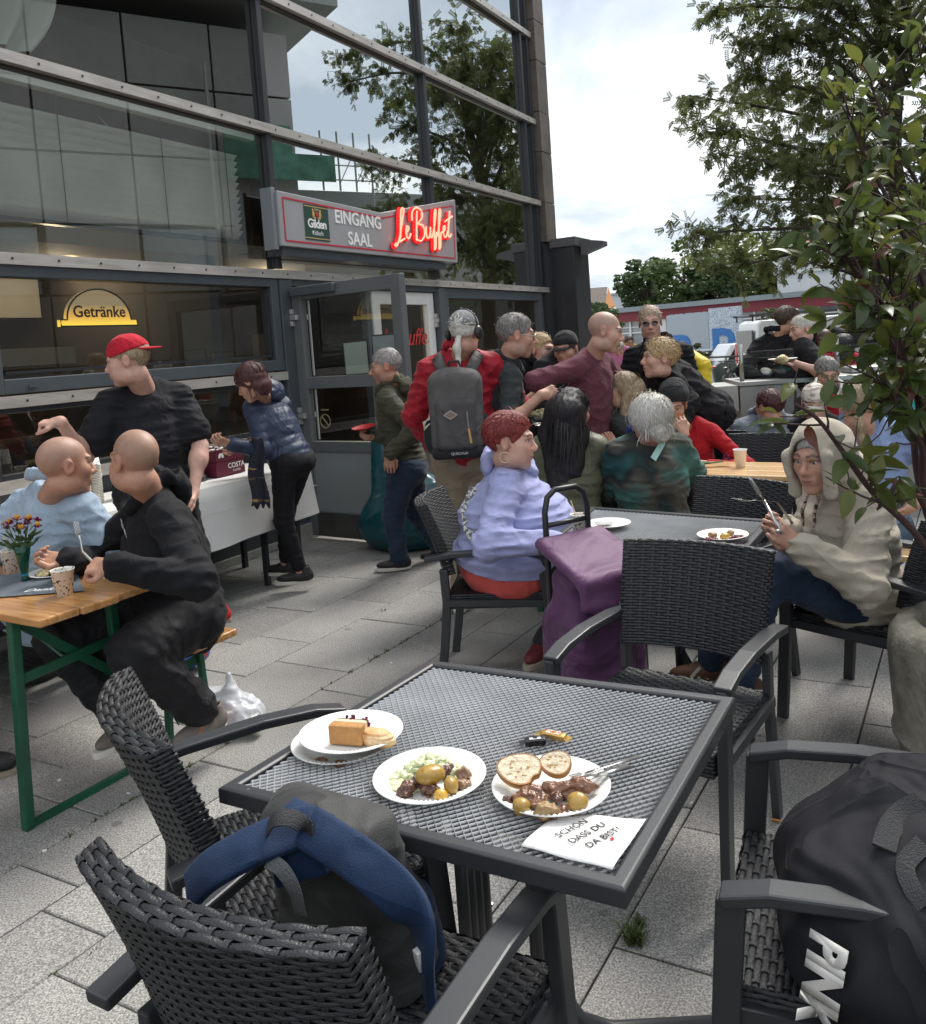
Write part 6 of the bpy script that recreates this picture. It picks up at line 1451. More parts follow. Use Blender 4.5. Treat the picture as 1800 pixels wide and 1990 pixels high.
solid_part('hood', c, K, F_CREAM, c['H'] - .32, c['H'] + .22, .008)
q = MB(); b = c['base']; A = lambda x, y, z: tuple(c['neck'] + c['rt'] * x + c['fw'] * y + c['up'] * z - b)
for sx in (-1, 1): q.tube([A(sx * .04, .12, -.02), A(sx * .045, .155, -.10), A(sx * .04, .165, -.25), A(sx * .05, .18, -.38)], .007, 6)
part('drawstring', q, mat('patterned_cord', (.5, .4, .35), .8, col2=(.02, .02, .02), ns=60, pos=(.45, .55)), c['T'])
q = MB(); w = c['wr'][0]; q.blob(tuple(w + unit(V3(-.7, .15, .55)) * .10 + V3(0, -.018, 0) - b), (.011, .011, .007), 8); part('ring', q, M_SILVER, c['T'])
# 21  pair standing by the counter
c = person('dark haired person in a long black coat embracing a friend by the steel counter', P(1512, 774, 7.55), 52, 2, tors=.53, head=(P(1530, 624, 7.5), 62, 10, 0), wr=(P(1495, 745, 7.4), P(1550, 700, 7.7)), hands=('relaxed', 'relaxed'), skin=MID, res=.013, an=(foot(1505, 985), foot(1525, 985)), top=dict(m=F_BLACK, name='coat', hem=.34, off=.032, slr=.008, hood='collar', hemflare=.02, fold=.009), bottom=dict(m=F_BLKTROU), shoes=SH_BB, hair=dict(style='short', m=H_BROWN, n=420, length=.05, seed=3, curl=.2, vol=1.06))
c = person('white haired person in a black padded vest holding a plate of food', P(1566, 783, 7.35), -82, 3, tors=.535, head=(P(1559, 640, 7.3), -92, 10, 0), wr=(P(1546, 706, 7.02), P(1530, 712, 7.5)), ep=(V3(.9, -.4, -.6), None), sleeve='short', hands=('flat', 'flat'), hdir=(V3(-1, -.1, .05), None), hpn=(V3(0, 0, 1), None), skin=PALE, girth=1.15, shw=.2, belly=.8, res=.012, an=(foot(1560, 985), foot(1580, 985)), top=dict(m=F_BLACK2, name='polo_shirt', sleeve=.45, hem=.08, off=.026), bottom=dict(m=F_BLKTROU), shoes=SH_BB, hair=dict(style='short', m=H_WHITE, n=420, length=.03, seed=13, w=.003))
S = Solid(); S.ell(c['neck'] - c['up'] * .20, V3(.20, .145, .2), c['TR'], .05, quilt=.06); S.ell(c['pel'] + c['up'] * .16 + c['fw'] * .03, V3(.21, .19, .22), c['TR'], .06, quilt=.06); cut = c['pel'] - c['up'] * .06; S.pr.append((lambda P: (P - cut) @ c['up'], .02, True)); S.cap(c['neck'] - c['up'] * .02, c['neck'] + c['up'] * .2, .07, .09, .01, True)
for i in (0, 1): S.cap(c['sh'][i], c['el'][i], .085, .085, .01, True)
solid_part('vest', c, S, F_BLACKPUFF, step=.012)
TW = c
# 22-26 further back
person('dark skinned person with a shaved head behind the white haired person', P(1606, 745, 8.6), 205, 0, tors=.52, head=(P(1603, 662, 8.5), 205, 6, 0), hands=(None, None), legs=False, skin=DARKSK, lips=(.10, .04, .035), res=.017, top=dict(m=F_BLACK, name='jacket', hem=.1, off=.03))
c = person('black haired person in a bright red top, seen from behind at the counter', P(1640, 797, 7.9), 15, 4, tors=.5, head=(P(1641, 676, 7.85), 20, 4, 0), hands=(None, None), legs=False, skin=TAN, res=.016, girth=1.1, top=dict(m=fabric('bright_red_cotton', (.52, .02, .05)), name='jumper', hem=.08, off=.03, hood='down'), hair=dict(style='bob', m=H_BLACK, n=160, length=.1, seed=3, vol=1.12))
q = MB(); b = c['base']; A = lambda x, y, z: tuple(c['neck'] + c['rt'] * x + c['fw'] * y + c['up'] * z - b); q.bar(A(-.10, -.155, -.02), A(.12, -.165, -.26), .02, .006, (0, 1, 0)); part('strap', q, M_BLKPL, c['T'])
c = person('elderly grey haired person in a dark jacket over a red shirt looking down', V3(P(1607, 845, 6.5)[0], 6.5, .57), 186, 10, tors=.47, head=(P(1607, 727, 6.32), 192, 20, 0), hands=('relaxed', 'relaxed'), skin=TAN, res=.012, an=(foot(1600, 960), foot(1620, 960)), top=dict(m=F_CHAR, name='jacket', hem=.05, off=.03, hood='collar', m2=mat('white_collar', (.6, .6, .6), .8)), bottom=dict(m=F_BLKTROU), hair=dict(style='short', m=H_SALT, n=360, length=.035, seed=2), nose=1.1, lips=(.34, .14, .12))
S = Solid(); S.ell(c['neck'] - c['up'] * .18 + c['fw'] * .085, V3(.055, .075, .19), c['TR'], .02); solid_part('shirt_front', c, S, F_REDKNIT, c['neck'] - .45, c['neck'] + .2, .012)
c = person('person in a cream plaid flat cap looking down with a cigarette', V3(P(1588, 905, 5.9)[0], 5.9, .44), 196, 8, tors=.46, head=(P(1584, 784, 5.72), 200, 22, 0), hands=('relaxed', 'relaxed'), skin=PALE, sex='f', res=.012, an=(foot(1580, 1000), foot(1600, 1000)), top=dict(m=F_BLACK, name='jacket', hem=.05, off=.03), bottom=dict(m=F_BLKTROU), hair=dict(style='tied', tail='low', m=H_DKBLOND, n=200, length=.12, seed=4))
cap_hat(c, mat('plaid_cloth', (.62, .58, .50), .9, n=.1, ns=12, col2=(.34, .26, .25), stretch=(1.6, 1.6, 5), pos=(.50, .56)), False, 'flat_cap', .05)
X = headX(c); q = MB(); q.tube([tuple(X(.012, .098, -.062) - c['base']), tuple(X(.03, .16, -.085) - c['base'])], .004, 6); part('cigarette', q, M_LIT, c['T'])
person('dark haired person in a grey marl top with a hood, seen from behind', V3(P(1500, 935, 5.9)[0], 5.9, .45), 4, 5, tors=.47, head=(P(1497, 792, 5.82), -20, 10, 0), wr=(P(1450, 910, 6.15), P(1548, 910, 6.15)), hands=('relaxed', 'relaxed'), skin=TAN, girth=1.12, shw=.2, res=.012, an=(foot(1490, 1000), foot(1510, 1000)), top=dict(m=F_GREYMARL, name='top', hem=.1, off=.03, slr=.014, hood='down'), bottom=dict(m=F_DENIM), hair=dict(style='short', m=H_DKRED, n=300, length=.04, seed=9, vol=1.05))
c = person('person with a fair ponytail in a blue shirt on the bench behind the cream hoodie', V3(P(1690, 1050, 4.22)[0], 4.22, .53), 6, 3, tors=.50, head=(P(1668, 792, 4.15), 24, 8, 0), wr=(P(1640, 960, 4.5), P(1770, 985, 4.12)), ep=(V3(-1, 0, -.4), V3(1, -.2, -.3)), sleeve='short', hands=('relaxed', 'relaxed'), skin=MID, girth=1.08, shw=.2, res=.011, an=(foot(1650, 1120), foot(1720, 1130)), top=dict(m=F_BLUESHIRT, name='shirt', sleeve=.7, hem=.14, off=.03, slr=.012, cuff=False, hood='collar'), bottom=dict(m=F_DENIM), shoes=dict(m=mat('green_shoe', (.02, .10, .05), .6), sole=S_SOLE), hair=dict(style='tied', tail='low', m=H_DKBLOND, n=420, length=.10, seed=14))
person('person in a turquoise quilted jacket half hidden behind the shrub leaves', V3(P(1738, 850, 6.0)[0], 6.0, .68), 170, 5, tors=.47, head=(P(1735, 742, 5.9), 190, 18, 0), hands=(None, None), legs=False, skin=PALE, sex='f', res=.014, top=dict(m=fabric('turquoise_puffer', (.03, .36, .36), .5), name='puffer_jacket', quilt=.06, hem=.08, off=.03), hair=dict(style='bob', m=H_DKBLOND, n=200, length=.1, seed=3))
# 28 far away
for px, py, Y, m_, hm, lab, ya in ((1203, 682, 12.0, F_PINK, H_GREY, 'grey haired person in a pink top far behind the maroon jumper', 200), (1222, 668, 14.0, F_YELLOW, H_BROWN, 'distant person in yellow with a dark hat', 170)):
 c = person(lab, P(px - 3, py + 62, Y) , ya, 2, tors=.5, head=(P(px, py - 2, Y - .05), ya, 12, 0), hands=(None, None), an=(None, None), skin=TAN, res=.02, top=dict(m=m_, name='top', hem=.06), bottom=dict(m=F_BLKTROU), hair=dict(style='short', m=hm, n=0))
c = person('person in a yellow jacket mostly hidden behind the black jackets', P(1340, 805, 7.0), 60, 0, tors=.46, head=(P(1326, 715, 7.2), 100, 30, 0), hands=(None, None), legs=False, skin=MID, res=.016, girth=.95, top=dict(m=fabric('yellow_puffer', (.62, .45, .02), .5), name='puffer_jacket', hem=.1, off=.035, quilt=.06), hair=dict(style='short', m=H_BROWN, n=0))
c = person('person outside the frame whose fist reaches in at the left edge', P(-150, 1010, 4.45), 95, 0, tors=.52, head=(P(-130, 740, 4.4), 90, 5, 0), wr=(P(-120, 960, 4.8), P(-42, 896, 4.3)), ep=(None, V3(-.3, -.3, -1)), hands=(None, 'fist'), hdir=(None, V3(1, .1, .02)), hpn=(None, V3(0, .2, -1)), skin=TAN, res=.014, legs=False, top=dict(m=F_CHAR, name='t_shirt', sleeve=.4, hem=.1))

# ------------------------------------------------------------------ helpers for small solids
def blobpart(name, S, m, lo, hi, step, base, parent, smooth=True):
 W_, Q = S.mesh(aarr(lo), aarr(hi), step); o = link(name, mesh_np(name, W_ - aarr(base), Q, None, smooth), parent); o.data.materials.append(m); return o
M_PLATE = mat('paper_plate', (.80, .79, .76), .75)
def plate(label, x, y, z, r=.111, tilt=(0, 0), group='paper plates'):
 n = 128
 prof = [(0, .0035), (.55, .0035), (.66, .004), (.74, .009), (.86, .0145), (.95, .018), (1.0, .0185), (1.0, .0165), (.94, .0155), (.84, .012), (.72, .006), (.62, .001), (0, .001)]
 q = MB(); vs = []
 for k, (rr, zz) in enumerate(prof):
  for i in range(n):
   a = 2 * PI * i / n; w = (.0017 * (1 if i % 2 else -1)) * (rr > .70) * (rr < .97); vs.append((r * rr * math.cos(a), r * rr * math.sin(a), zz + w))
 fs = [(i_ * n + k, i_ * n + (k + 1) % n, (i_ + 1) * n + (k + 1) % n, (i_ + 1) * n + k) for i_ in range(len(prof) - 1) for k in range(n)]
 q.add(vs, fs); o = part('paper_plate', q, M_PLATE, None, smooth=True); o.location = (x, y, z); o.rotation_euler = (tilt[0], tilt[1], 0)
 return tag(o, label, 'plate', group)
TZ = .7315
def T1p(px, py, z=TZ): return atz(px, py, z)
a = T1p(668, 1452); plate('lower paper plate of the stacked pair at the left of the near table', a[0], a[1], TZ)
b_ = T1p(683, 1432, TZ + .03); plate('upper paper plate carrying two pieces of cake', b_[0], b_[1], TZ + .026, tilt=(-.03, .02))
p2_ = T1p(836, 1521); plate('middle paper plate with green salad, potatoes and stew', p2_[0], p2_[1], TZ)
p3_ = T1p(1072, 1541); plate('paper plate with bread slices, roast meat and potatoes', p3_[0], p3_[1], TZ)
M_POT = mat('potato_skin', (.40, .24, .045), .35, col2=(.16, .08, .02), ns=55, pos=(.55, .72), bump=.3, bs=60, coat=.4); M_POT2 = mat('baked_potato', (.42, .28, .13), .5, col2=(.22, .12, .05), ns=40, bump=.6, bs=50); M_POTY = mat('small_potato', (.62, .36, .05), .3, col2=(.40, .20, .03), ns=40, pos=(.5, .75), coat=.4)
M_MEAT = mat('stewed_meat', (.085, .035, .022), .35, col2=(.19, .085, .05), ns=70, bump=.9, bs=90, coat=.5); M_ROAST = mat('roast_meat', (.13, .05, .022), .3, col2=(.27, .115, .055), ns=60, bump=.8, bs=80, coat=.6); M_MUSH = mat('mushroom', (.20, .11, .06), .35, col2=(.36, .22, .13), ns=45, bump=.5, bs=60, coat=.4)
M_SALAD = mat('cucumber_salad', (.60, .64, .36), .35, col2=(.70, .73, .48), ns=45, bump=.6, bs=70, coat=.5)
def lump(name, label, cat, px, py, r, m, z=TZ + .006, group=None, noise=.12, sd=0, n=14, rz=0.0):
 rx, ry, rzz = r; q_ = atz(px, py, z + rzz); q = MB(); q.blob((0, 0, rzz), r, n, 0, noise, sd, Matrix.Rotation(rz, 3, 'Z')); o = part(name, q, m, None, smooth=True); o.location = (q_[0], q_[1], z)
 s_ = o.modifiers.new('sub', 'SUBSURF'); s_.levels = s_.render_levels = 2 if noise > .2 else 1
 if noise > .2 or noise == .16:
  d_ = o.modifiers.new('crumple', 'DISPLACE'); tx_ = bpy.data.textures.get('crumple') or bpy.data.textures.new('crumple', 'CLOUDS'); tx_.noise_scale = .011; tx_.noise_depth = 2; d_.texture = tx_; d_.strength = .014 * min(1, r[0] / .02); d_.mid_level = .55
 return tag(o, label, cat, group)
GP, GM = 'potatoes on the plates', 'pieces of meat on the plates'
lump('potato', 'large whole potato on top of the stew on the middle plate', 'potato', 836, 1506, (.032, .021, .019), M_POT, TZ + .018, GP, .06, 1, 16, .2)
lump('potato', 'medium potato right of centre on the middle plate', 'potato', 877, 1527, (.015, .018, .016), M_POT, TZ + .008, GP, .06, 2)
lump('potato', 'smallest yellow potato at the front of the middle plate', 'potato', 857, 1546, (.015, .013, .012), M_POTY, TZ + .004, GP, .05, 3)
for px, py, r, sd, lb in ((790, 1535, (.021, .017, .014), 4, 'dark stewed meat chunk at the left front of the middle plate'), (808, 1520, (.018, .015, .013), 5, 'dark stewed meat chunk behind the front one on the middle plate'), (836, 1534, (.020, .014, .012), 6, 'dark stewed meat chunk under the large potato'), (866, 1498, (.020, .015, .013), 7, 'brown stewed chunk between salad and right rim of the middle plate')):
 lump('meat_chunk', lb, 'meat', px, py, r, M_MEAT, TZ + .004, GM, .3, sd, 14, sd)
for px, py, r, sd, lb in ((902, 1503, (.017, .014, .013), 8, 'brown mushroom at the right of the middle plate'), (903, 1525, (.017, .013, .011), 9, 'brown mushroom by the right rim of the middle plate')): lump('mushroom', lb, 'mushroom', px, py, r, M_MUSH, TZ + .004, 'mushrooms on the middle plate', .25, sd, 14, sd)
# creamy cucumber salad: many thin overlapping slices piled in a mound
sal = MB(); rg = random.Random(3); cxy = atz(838, 1488, TZ + .02)
for k in range(85):
 a_ = rg.uniform(0, 2 * PI); rr = rg.uniform(0, 1) ** .6; x = cxy[0] + .058 * rr * math.cos(a_); y = cxy[1] + .034 * rr * math.sin(a_) - .0; z = TZ + .006 + .030 * (1 - rr * rr) * rg.uniform(.6, 1)
 M3 = Matrix.Rotation(rg.uniform(-.6, .6), 3, 'X') @ Matrix.Rotation(rg.uniform(-.6, .6), 3, 'Y'); sal.blob((x, y, z), (rg.uniform(.008, .014), rg.uniform(.008, .012), rg.uniform(.004, .007)), 9, 0, .35, k, M3)
for k in range(26):
 a_ = rg.uniform(2.4, 4.3); rr = rg.uniform(.6, 1.25); sal.blob((p2_[0] + .062 * rr * math.cos(a_), p2_[1] + .05 * rr * math.sin(a_), TZ + .007), (.014, .012, .0035), 8, 0, .2, k)
o = part('cucumber_salad', sal, M_SALAD, None, smooth=True); tag(o, 'pale green creamy cucumber salad heaped at the back of the middle plate', 'salad'); o['kind'] = 'stuff'
# third plate
for px, py, r, sd, lb, m_ in ((1030, 1548, (.030, .024, .016), 11, 'brown roast meat slice at the left of the bread plate', M_ROAST), (1112, 1532, (.042, .019, .017), 12, 'glazed roast meat strip at the right of the bread plate', M_ROAST), (992, 1556, (.013, .011, .009), 13, 'small dark meat bit at the left rim of the bread plate', M_MEAT), (1080, 1550, (.012, .014, .012), 14, 'small brown chunk in the middle of the bread plate', M_MEAT), (1098, 1572, (.014, .012, .008), 15, 'reddish chunk before the right potato on the bread plate', M_ROAST)):
 lump('meat_chunk', lb, 'meat', px, py, r, m_, TZ + .005, GM, .28, sd, 16, -.2)
lump('potato', 'green tinged potato at the left front of the bread plate', 'potato', 1013, 1567, (.017, .015, .016), M_POT, TZ + .005, GP, .06, 21)
lump('potato', 'large herbed potato at the right of the bread plate', 'potato', 1123, 1559, (.021, .018, .017), M_POT, TZ + .006, GP, .06, 22)
lump('potato', 'wrinkled pale potato at the front of the bread plate', 'potato', 1061, 1575, (.023, .015, .015), M_POT2, TZ + .004, GP, .16, 23, 16)
rg = random.Random(8); q = MB()
for k in range(30):
 px, py = (rg.uniform(1040, 1120), rg.uniform(1570, 1592)) if k < 18 else (rg.uniform(830, 915), rg.uniform(1515, 1548)); c_ = atz(px, py, TZ + .006); q.blob((c_[0], c_[1], TZ + .006), (rg.uniform(.003, .006), rg.uniform(.003, .005), .003), 7, rg.choice((0, 0, 1)), .3, k)
o = part('stew_bits', q, [M_MEAT, M_ROAST], None, smooth=True); o['kind'] = 'stuff'; tag(o, 'scattered stew bits and sauce on the two meal plates', 'stew')
# bread
M_CRUMB = mat('bread_crumb', (.62, .50, .34), .85, col2=(.72, .62, .47), ns=70, bump=.8, bs=70); M_CRUST = mat('bread_crust', (.42, .20, .06), .6, n=.25, ns=14)
def bread(label, px, py, z, w, h, tilt, rz, notch):
 out = []
 for i in range(28):
  a_ = 2 * PI * i / 28; r = 1 + .06 * math.sin(3 * a_ + rz * 5) - (.28 * math.exp(-((a_ - 5.5) / .14) ** 2) if notch else 0); out.append((w * r * math.cos(a_), h * r * math.sin(a_)))
 q_ = atz(px, py, z); o = thing('bread_slice', label, 'bread', q_, 0, 'bread slices'); o.rotation_euler = (tilt, 0, rz)
 q = MB(); q.prism([(x * .94, y * .94) for x, y in out], .0145, Matrix.Translation((0, 0, .0008))); cr_ = part('crumb', q, M_CRUMB, o)
 n = len(out); q = MB(); q.add([(x, y, .001) for x, y in out] + [(x, y, .015) for x, y in out] + [(x * .94, y * .94, 0) for x, y in out] + [(x * .94, y * .94, .016) for x, y in out], [f for i in range(n) for f in ((i, (i + 1) % n, n + (i + 1) % n, n + i), (2 * n + i, i, (i + 1) % n, 2 * n + (i + 1) % n), (n + i, 3 * n + i, 3 * n + (i + 1) % n, n + (i + 1) % n))]); part('crust', q, M_CRUST, o, smooth=True)
 q = MB()
 rg = random.Random(int(px))
 for k in range(12): q.blob((rg.uniform(-.6, .6) * w, rg.uniform(-.6, .6) * h, .0153), (rg.uniform(.002, .005), rg.uniform(.0015, .0035), .0005), 7)
 pz = part('pores', q, mat('bread_pore', (.36, .24, .12), .9), cr_); pz['kind'] = 'stuff'
bread('front bread slice with a notch leaning on the roast meat', 1011, 1502, TZ + .035, .042, .033, math.radians(28), -.1, True)
bread('second bread slice behind the notched one', 1082, 1490, TZ + .034, .030, .025, math.radians(30), -.2, False)
# cake and pastry
ck = thing('cake_slice', 'upright slice of cream cake with a dark red berry layer', 'cake', atz(672, 1449, TZ + .034), 0); ck.rotation_euler = (0, 0, -.30)
q = MB(); q.box((-.038, -.002, 0), (.038, .022, .042)); part('sponge', q, mat('sponge_brown', (.44, .22, .07), .7, n=.25, ns=24, bump=.3, bs=120), ck, bevel=.005)
q = MB(); q.box((-.036, .0225, .001), (.0365, .036, .041)); part('cream', q, mat('cake_cream', (.70, .55, .38), .6), ck, bevel=.002)
q = MB(); q.box((-.035, .0362, .0), (.036, .044, .038))
for k in range(60): q.blob((RND.uniform(-.036, .037), RND.uniform(.036, .045), RND.uniform(.004, .042)), RND.uniform(.003, .0055), 6, 0, .3, k)
o = part('berry_layer', q, mat('berry_red', (.10, .006, .018), .35, n=.3, ns=60), ck, smooth=True); o['kind'] = 'stuff'
pa = thing('pastry', 'golden flaky pastry dusted with sugar beside the cake slice', 'pastry', atz(728, 1443, TZ + .034), -.5)
S = Solid(); S.ell((0, 0, .012), V3(.040, .020, .016), None, .01); S.ell((.02, .002, .008), V3(.032, .016, .010), None, .02); S.warp = lambda P: .0015 * np.sin(P[:, 2] * 900) + .002 * wav(P, 120, 1)
blobpart('crust', S, mat('pastry_gold', (.55, .26, .07), .55, col2=(.75, .55, .33), ns=24, bump=.3, bs=80), (-.06, -.04, -.005), (.07, .04, .04), .003, (0, 0, 0), pa)
for px, py, sd, lb in ((622, 1478, 31, 'brown sausage end peeping between the two stacked plates'), (660, 1484, 32, 'brown sauce smear on the lower stacked plate')): lump('sausage', lb, 'food', px, py, (.017, .009, .007), M_ROAST, TZ + .004, None, .1, sd)
# cutlery
def fork(label, pts, up=(0, 0, 1), cat='fork', group='cutlery', kind='fork'):
 t = thing(kind, label, cat, pts[0], 0, group); L0 = aarr(pts[0]); pts = [aarr(p) - L0 for p in pts]
 if kind == 'fork':
  q = MB(); q.sweep(pts[:-1], [(-.004, -.0009), (.004, -.0009), (.004, .0009), (-.004, .0009)], up, scale=[1.5, 1, .8, 1.3][:len(pts) - 1]); part('handle', q, M_SILVER, t, smooth=True)
  d = unit(pts[-1] - pts[-2]); s_ = unit(np.cross(d, aarr(up)))
  for k in range(4): q = MB(); q.tube([pts[-2] + s_ * (k - 1.5) * .0025, pts[-2] + d * .012 + s_ * (k - 1.5) * .0058, pts[-1] + s_ * (k - 1.5) * .0055], [.0016, .0014, .0008], 5); part('tine', q, M_SILVER, t, smooth=True)
 else:
  q = MB(); q.sweep(pts[:2], [(-.006, -.0022), (.006, -.0022), (.006, .0022), (-.006, .0022)], up, scale=[1.15, .8]); part('handle', q, M_SILVER, t, smooth=True)
  q = MB(); q.sweep([pts[1], pts[1] + (pts[2] - pts[1]) * .3, pts[1] + (pts[2] - pts[1]) * .8, pts[2]], [(-.0075, -.0006), (.0075, -.0006), (.0075, .0006), (-.0075, .0006)], up, scale=[.7, 1.1, 1, .25]); part('blade', q, M_SILVER, t, smooth=True)
 return t
fork('steel fork lying on the rim of the bread plate', [atz(1243, 1470, TZ + .012), atz(1205, 1482, TZ + .024), atz(1160, 1496, TZ + .030), atz(1140, 1504, TZ + .03), atz(1108, 1512, TZ + .026)])
fork('steel knife lying in front of the fork on the bread plate', [atz(1222, 1489, TZ + .016), atz(1165, 1506, TZ + .030), atz(1105, 1520, TZ + .034)], kind='knife', cat='knife')
w0, w1 = BH['wr']
fork('fork held level by the person in the cream hoodie', [w1 + V3(.02, -.02, .02), P(1510, 975, 3.1), P(1470, 972, 3.05), P(1452, 974, 3.03), P(1424, 968, 3.0)], up=(0, .2, 1))
fork('knife held upright by the person in the cream hoodie', [w0 + V3(-.06, 0, .05), P(1484, 972, 3.08), P(1455, 926, 3.06)], up=(0, 1, .2), kind='knife', cat='knife')
w0, w1 = P3['wr']; fork('fork held upright over the plate by the person in the black hoodie', [w0 + V3(-.07, .02, .0), P(160, 1072, 3.06), P(156, 1050, 3.08), P(153, 1040, 3.08), P(146, 1012, 3.1)], up=(0, 1, 0))
# printed paper napkin
NQ = [atz(1012, 1640, TZ + .004), atz(1190, 1686, TZ + .004), atz(1256, 1592, TZ + .004), atz(1085, 1580, TZ + .004)]
nk = thing('napkin', 'white paper napkin printed with a greeting and a red heart', 'napkin', NQ[0])
q = MB(); q.grid(lambda a_, b__: tuple((NQ[0] * (1 - a_) + NQ[1] * a_) * (1 - b__) + (NQ[3] * (1 - a_) + NQ[2] * a_) * b__ - NQ[0] + V3(0, 0, .0012 * math.sin(9 * a_ + 4 * b__) - .004 * max(0, .12 - b__) * 8)), 14, 14)
o = part('sheet', q, mat('napkin_white', (.80, .79, .77), .9, bump=.2, bs=60), nk, smooth=True); so = o.modifiers.new('thick', 'SOLIDIFY'); so.thickness = .0012; so.offset = -1
xd = atz(1150, 1592, TZ) - atz(1083, 1628, TZ); xd = unit(xd); yd = unit(np.cross(V3(0, 0, 1), xd)); M_INK = mat('print_ink', (.04, .035, .035), .8); q0 = NQ[0]
for tx, px, py in (('SCHÖN', 1087, 1628), ('DASS DU', 1112, 1640), ('DA BIST!', 1146, 1648)):
 o_ = atz(px, py, TZ + .0065) - q0; text(tx, .020, frame_matrix(o_, xd, yd), M_INK, nk, align='LEFT', spacing=1.02, extrude=.0003)
q = MB(); hrt = [(16 * math.sin(t) ** 3 / 16, (13 * math.cos(t) - 5 * math.cos(2 * t) - 2 * math.cos(3 * t) - math.cos(4 * t)) / 16) for t in np.linspace(0, 2 * PI, 25)[:-1]]
q.prism([(x * .0042, y * .0042) for x, y in hrt][::-1], .0006, frame_matrix(atz(1190, 1630, TZ + .0065) - q0, xd, yd)); part('heart_print', q, mat('heart_red', (.6, .02, .03), .8), nk)
# wrapped sweets
sw = thing('wrapped_sweet', 'small black wrapped chocolate on the near table', 'sweet', atz(1040, 1440, TZ + .008), .05, 'wrapped sweets'); M_WRB = mat('wrapper_black', (.012, .012, .014), .18, spec=.8); M_WRG = mat('wrapper_gold', (.55, .34, .10), .22, metal=.5, n=.2, ns=50)
def wrapped(t, L, w, h, m):
 q = MB(); q.sweep([(-L / 2, 0, 0), (-L / 2 + .006, 0, 0), (0, 0, .001), (L / 2 - .006, 0, 0), (L / 2, 0, 0)], [(-w / 2, -h / 2), (w / 2, -h / 2), (w / 2, h * .3), (w * .3, h / 2), (-w * .3, h / 2), (-w / 2, h * .3)], scale=[.8, 1, 1, 1, .8]); b = part('wrapper', q, m, t, bevel=.001)
 for s_ in (-1, 1): q = MB(); q.grid(lambda a_, b__: (s_ * (L / 2 + a_ * .011), (b__ - .5) * w * (1 + .4 * a_), .002 * math.sin(b__ * 18) - .002 * a_), 2, 10); part('end_fin', q, m, t)
 return b
wrapped(sw, .044, .022, .015, M_WRB); q = MB(); q.box((-.012, -.009, .0078), (.012, .0, .0082)); part('label_print', q, mat('label_white', (.6, .6, .6), .6), sw)
sw = thing('wrapped_sweet', 'gold wrapped caramel bar beside the black sweet', 'sweet', atz(1076, 1429, TZ + .008), -.55, 'wrapped sweets'); wb_ = wrapped(sw, .056, .02, .013, M_WRG); q = MB(); q.box((-.016, -.007, .0069), (.016, .007, .0073)); part('label_print', q, mat('label_cream', (.75, .62, .5), .5), sw)
text('TWIX', .013, Matrix.Translation((0, -.0045, .0077)), mat('wrapper_red', (.6, .02, .03), .5), sw)
tg = thing('table_tag', 'small oval tag hanging on the left front edge of the near table', 'tag', atz(488, 1541, .715)); q = MB(); q.blob((-.004, -.012, -.008), (.008, .0015, .012), 10); part('sticker', q, mat('tag_print', (.12, .14, .06), .5, col2=(.5, .2, .1), ns=90), tg); q = MB(); q.blob((-.001, -.013, .006), (.008, .0015, .010), 8); part('paper', q, M_PLATE, tg)

# ------------------------------------------------------------------ rucksack, sports bag, trolley and other bags
M_BAGG = fabric('bag_grey', (.045, .045, .045), .6, bump=.2, bs=300, sheen=.05); M_BAGN = fabric('bag_navy', (.010, .028, .075), .65, bump=.3, bs=500, sheen=.05); M_WEB = mat('webbing', (.028, .028, .03), .7, bump=.5, bs=400)
M_BK = fabric('bag_black', (.013, .013, .017), .75, bump=.1, bs=300, sheen=.0, wr=.6)
# blue rucksack on the chair in front
rk = thing('blue_rucksack', 'navy and grey rucksack slumped on the wicker chair at the near table edge', 'rucksack', (-.20, 1.42, .44)); rb = V3(-.20, 1.42, .44)
y30 = math.radians(30); cf = V3(math.sin(y30), math.cos(y30), 0); crt = V3(math.cos(y30), -math.sin(y30), 0); Rk = np.stack([crt, cf * math.cos(.25) + V3(0, 0, 1) * math.sin(.25) * -1 * -1, V3(0, 0, 1) * math.cos(.25) - cf * math.sin(.25)], 1)
cb = rb + V3(0, 0, .165) + cf * .015 - crt * .095
S = Solid(); S.box(cb, V3(.135, .062, .19), Rk, .05, .03); S.ell(cb + Rk @ V3(0, .03, -.08), V3(.135, .10, .12), Rk, .05); S.ell(cb + Rk @ V3(.0, -.01, .155), V3(.075, .045, .04), Rk, .05); S.warp = lambda P: .006 * wav(P, 28, 1) - .005 * (1 - np.abs(wav(P, 40, 3))) ** 4
blobpart('bag_body', S, M_BAGG, cb - .36, cb + .36, .008, rb, rk)
S = Solid(); S.box(cb + Rk @ V3(.03, .065, -.11), V3(.105, .04, .10), Rk, .04, .03); S.warp = lambda P: .005 * wav(P, 34, 2); blobpart('front_pocket', S, M_BAGN, cb - .36, cb + .36, .008, rb, rk)
pad = [(-.034, -.006), (-.026, -.010), (.026, -.010), (.034, -.006), (.034, .006), (.026, .010), (-.026, .010), (-.034, .006)]
def padstrap(name, pix, m, prof, up, par=rk, base=rb, sc=None):
 pts = smoothline([P(*p) for p in pix], 5); q = MB(); q.sweep([p - base for p in pts], prof, up, scale=sc); return part(name, q, m, par, smooth=True, bevel=.002)
padstrap('shoulder_strap', [(596, 1606, 1.36), (650, 1640, 1.335), (715, 1685, 1.30), (775, 1740, 1.275), (815, 1800, 1.27), (825, 1870, 1.28), (838, 1950, 1.31)], M_BAGN, pad, (-.55, -.35, .75))
padstrap('shoulder_strap', [(590, 1604, 1.37), (545, 1622, 1.36), (480, 1650, 1.345), (410, 1690, 1.34), (370, 1730, 1.35)], M_BAGN, pad, (-.2, -.6, .8))
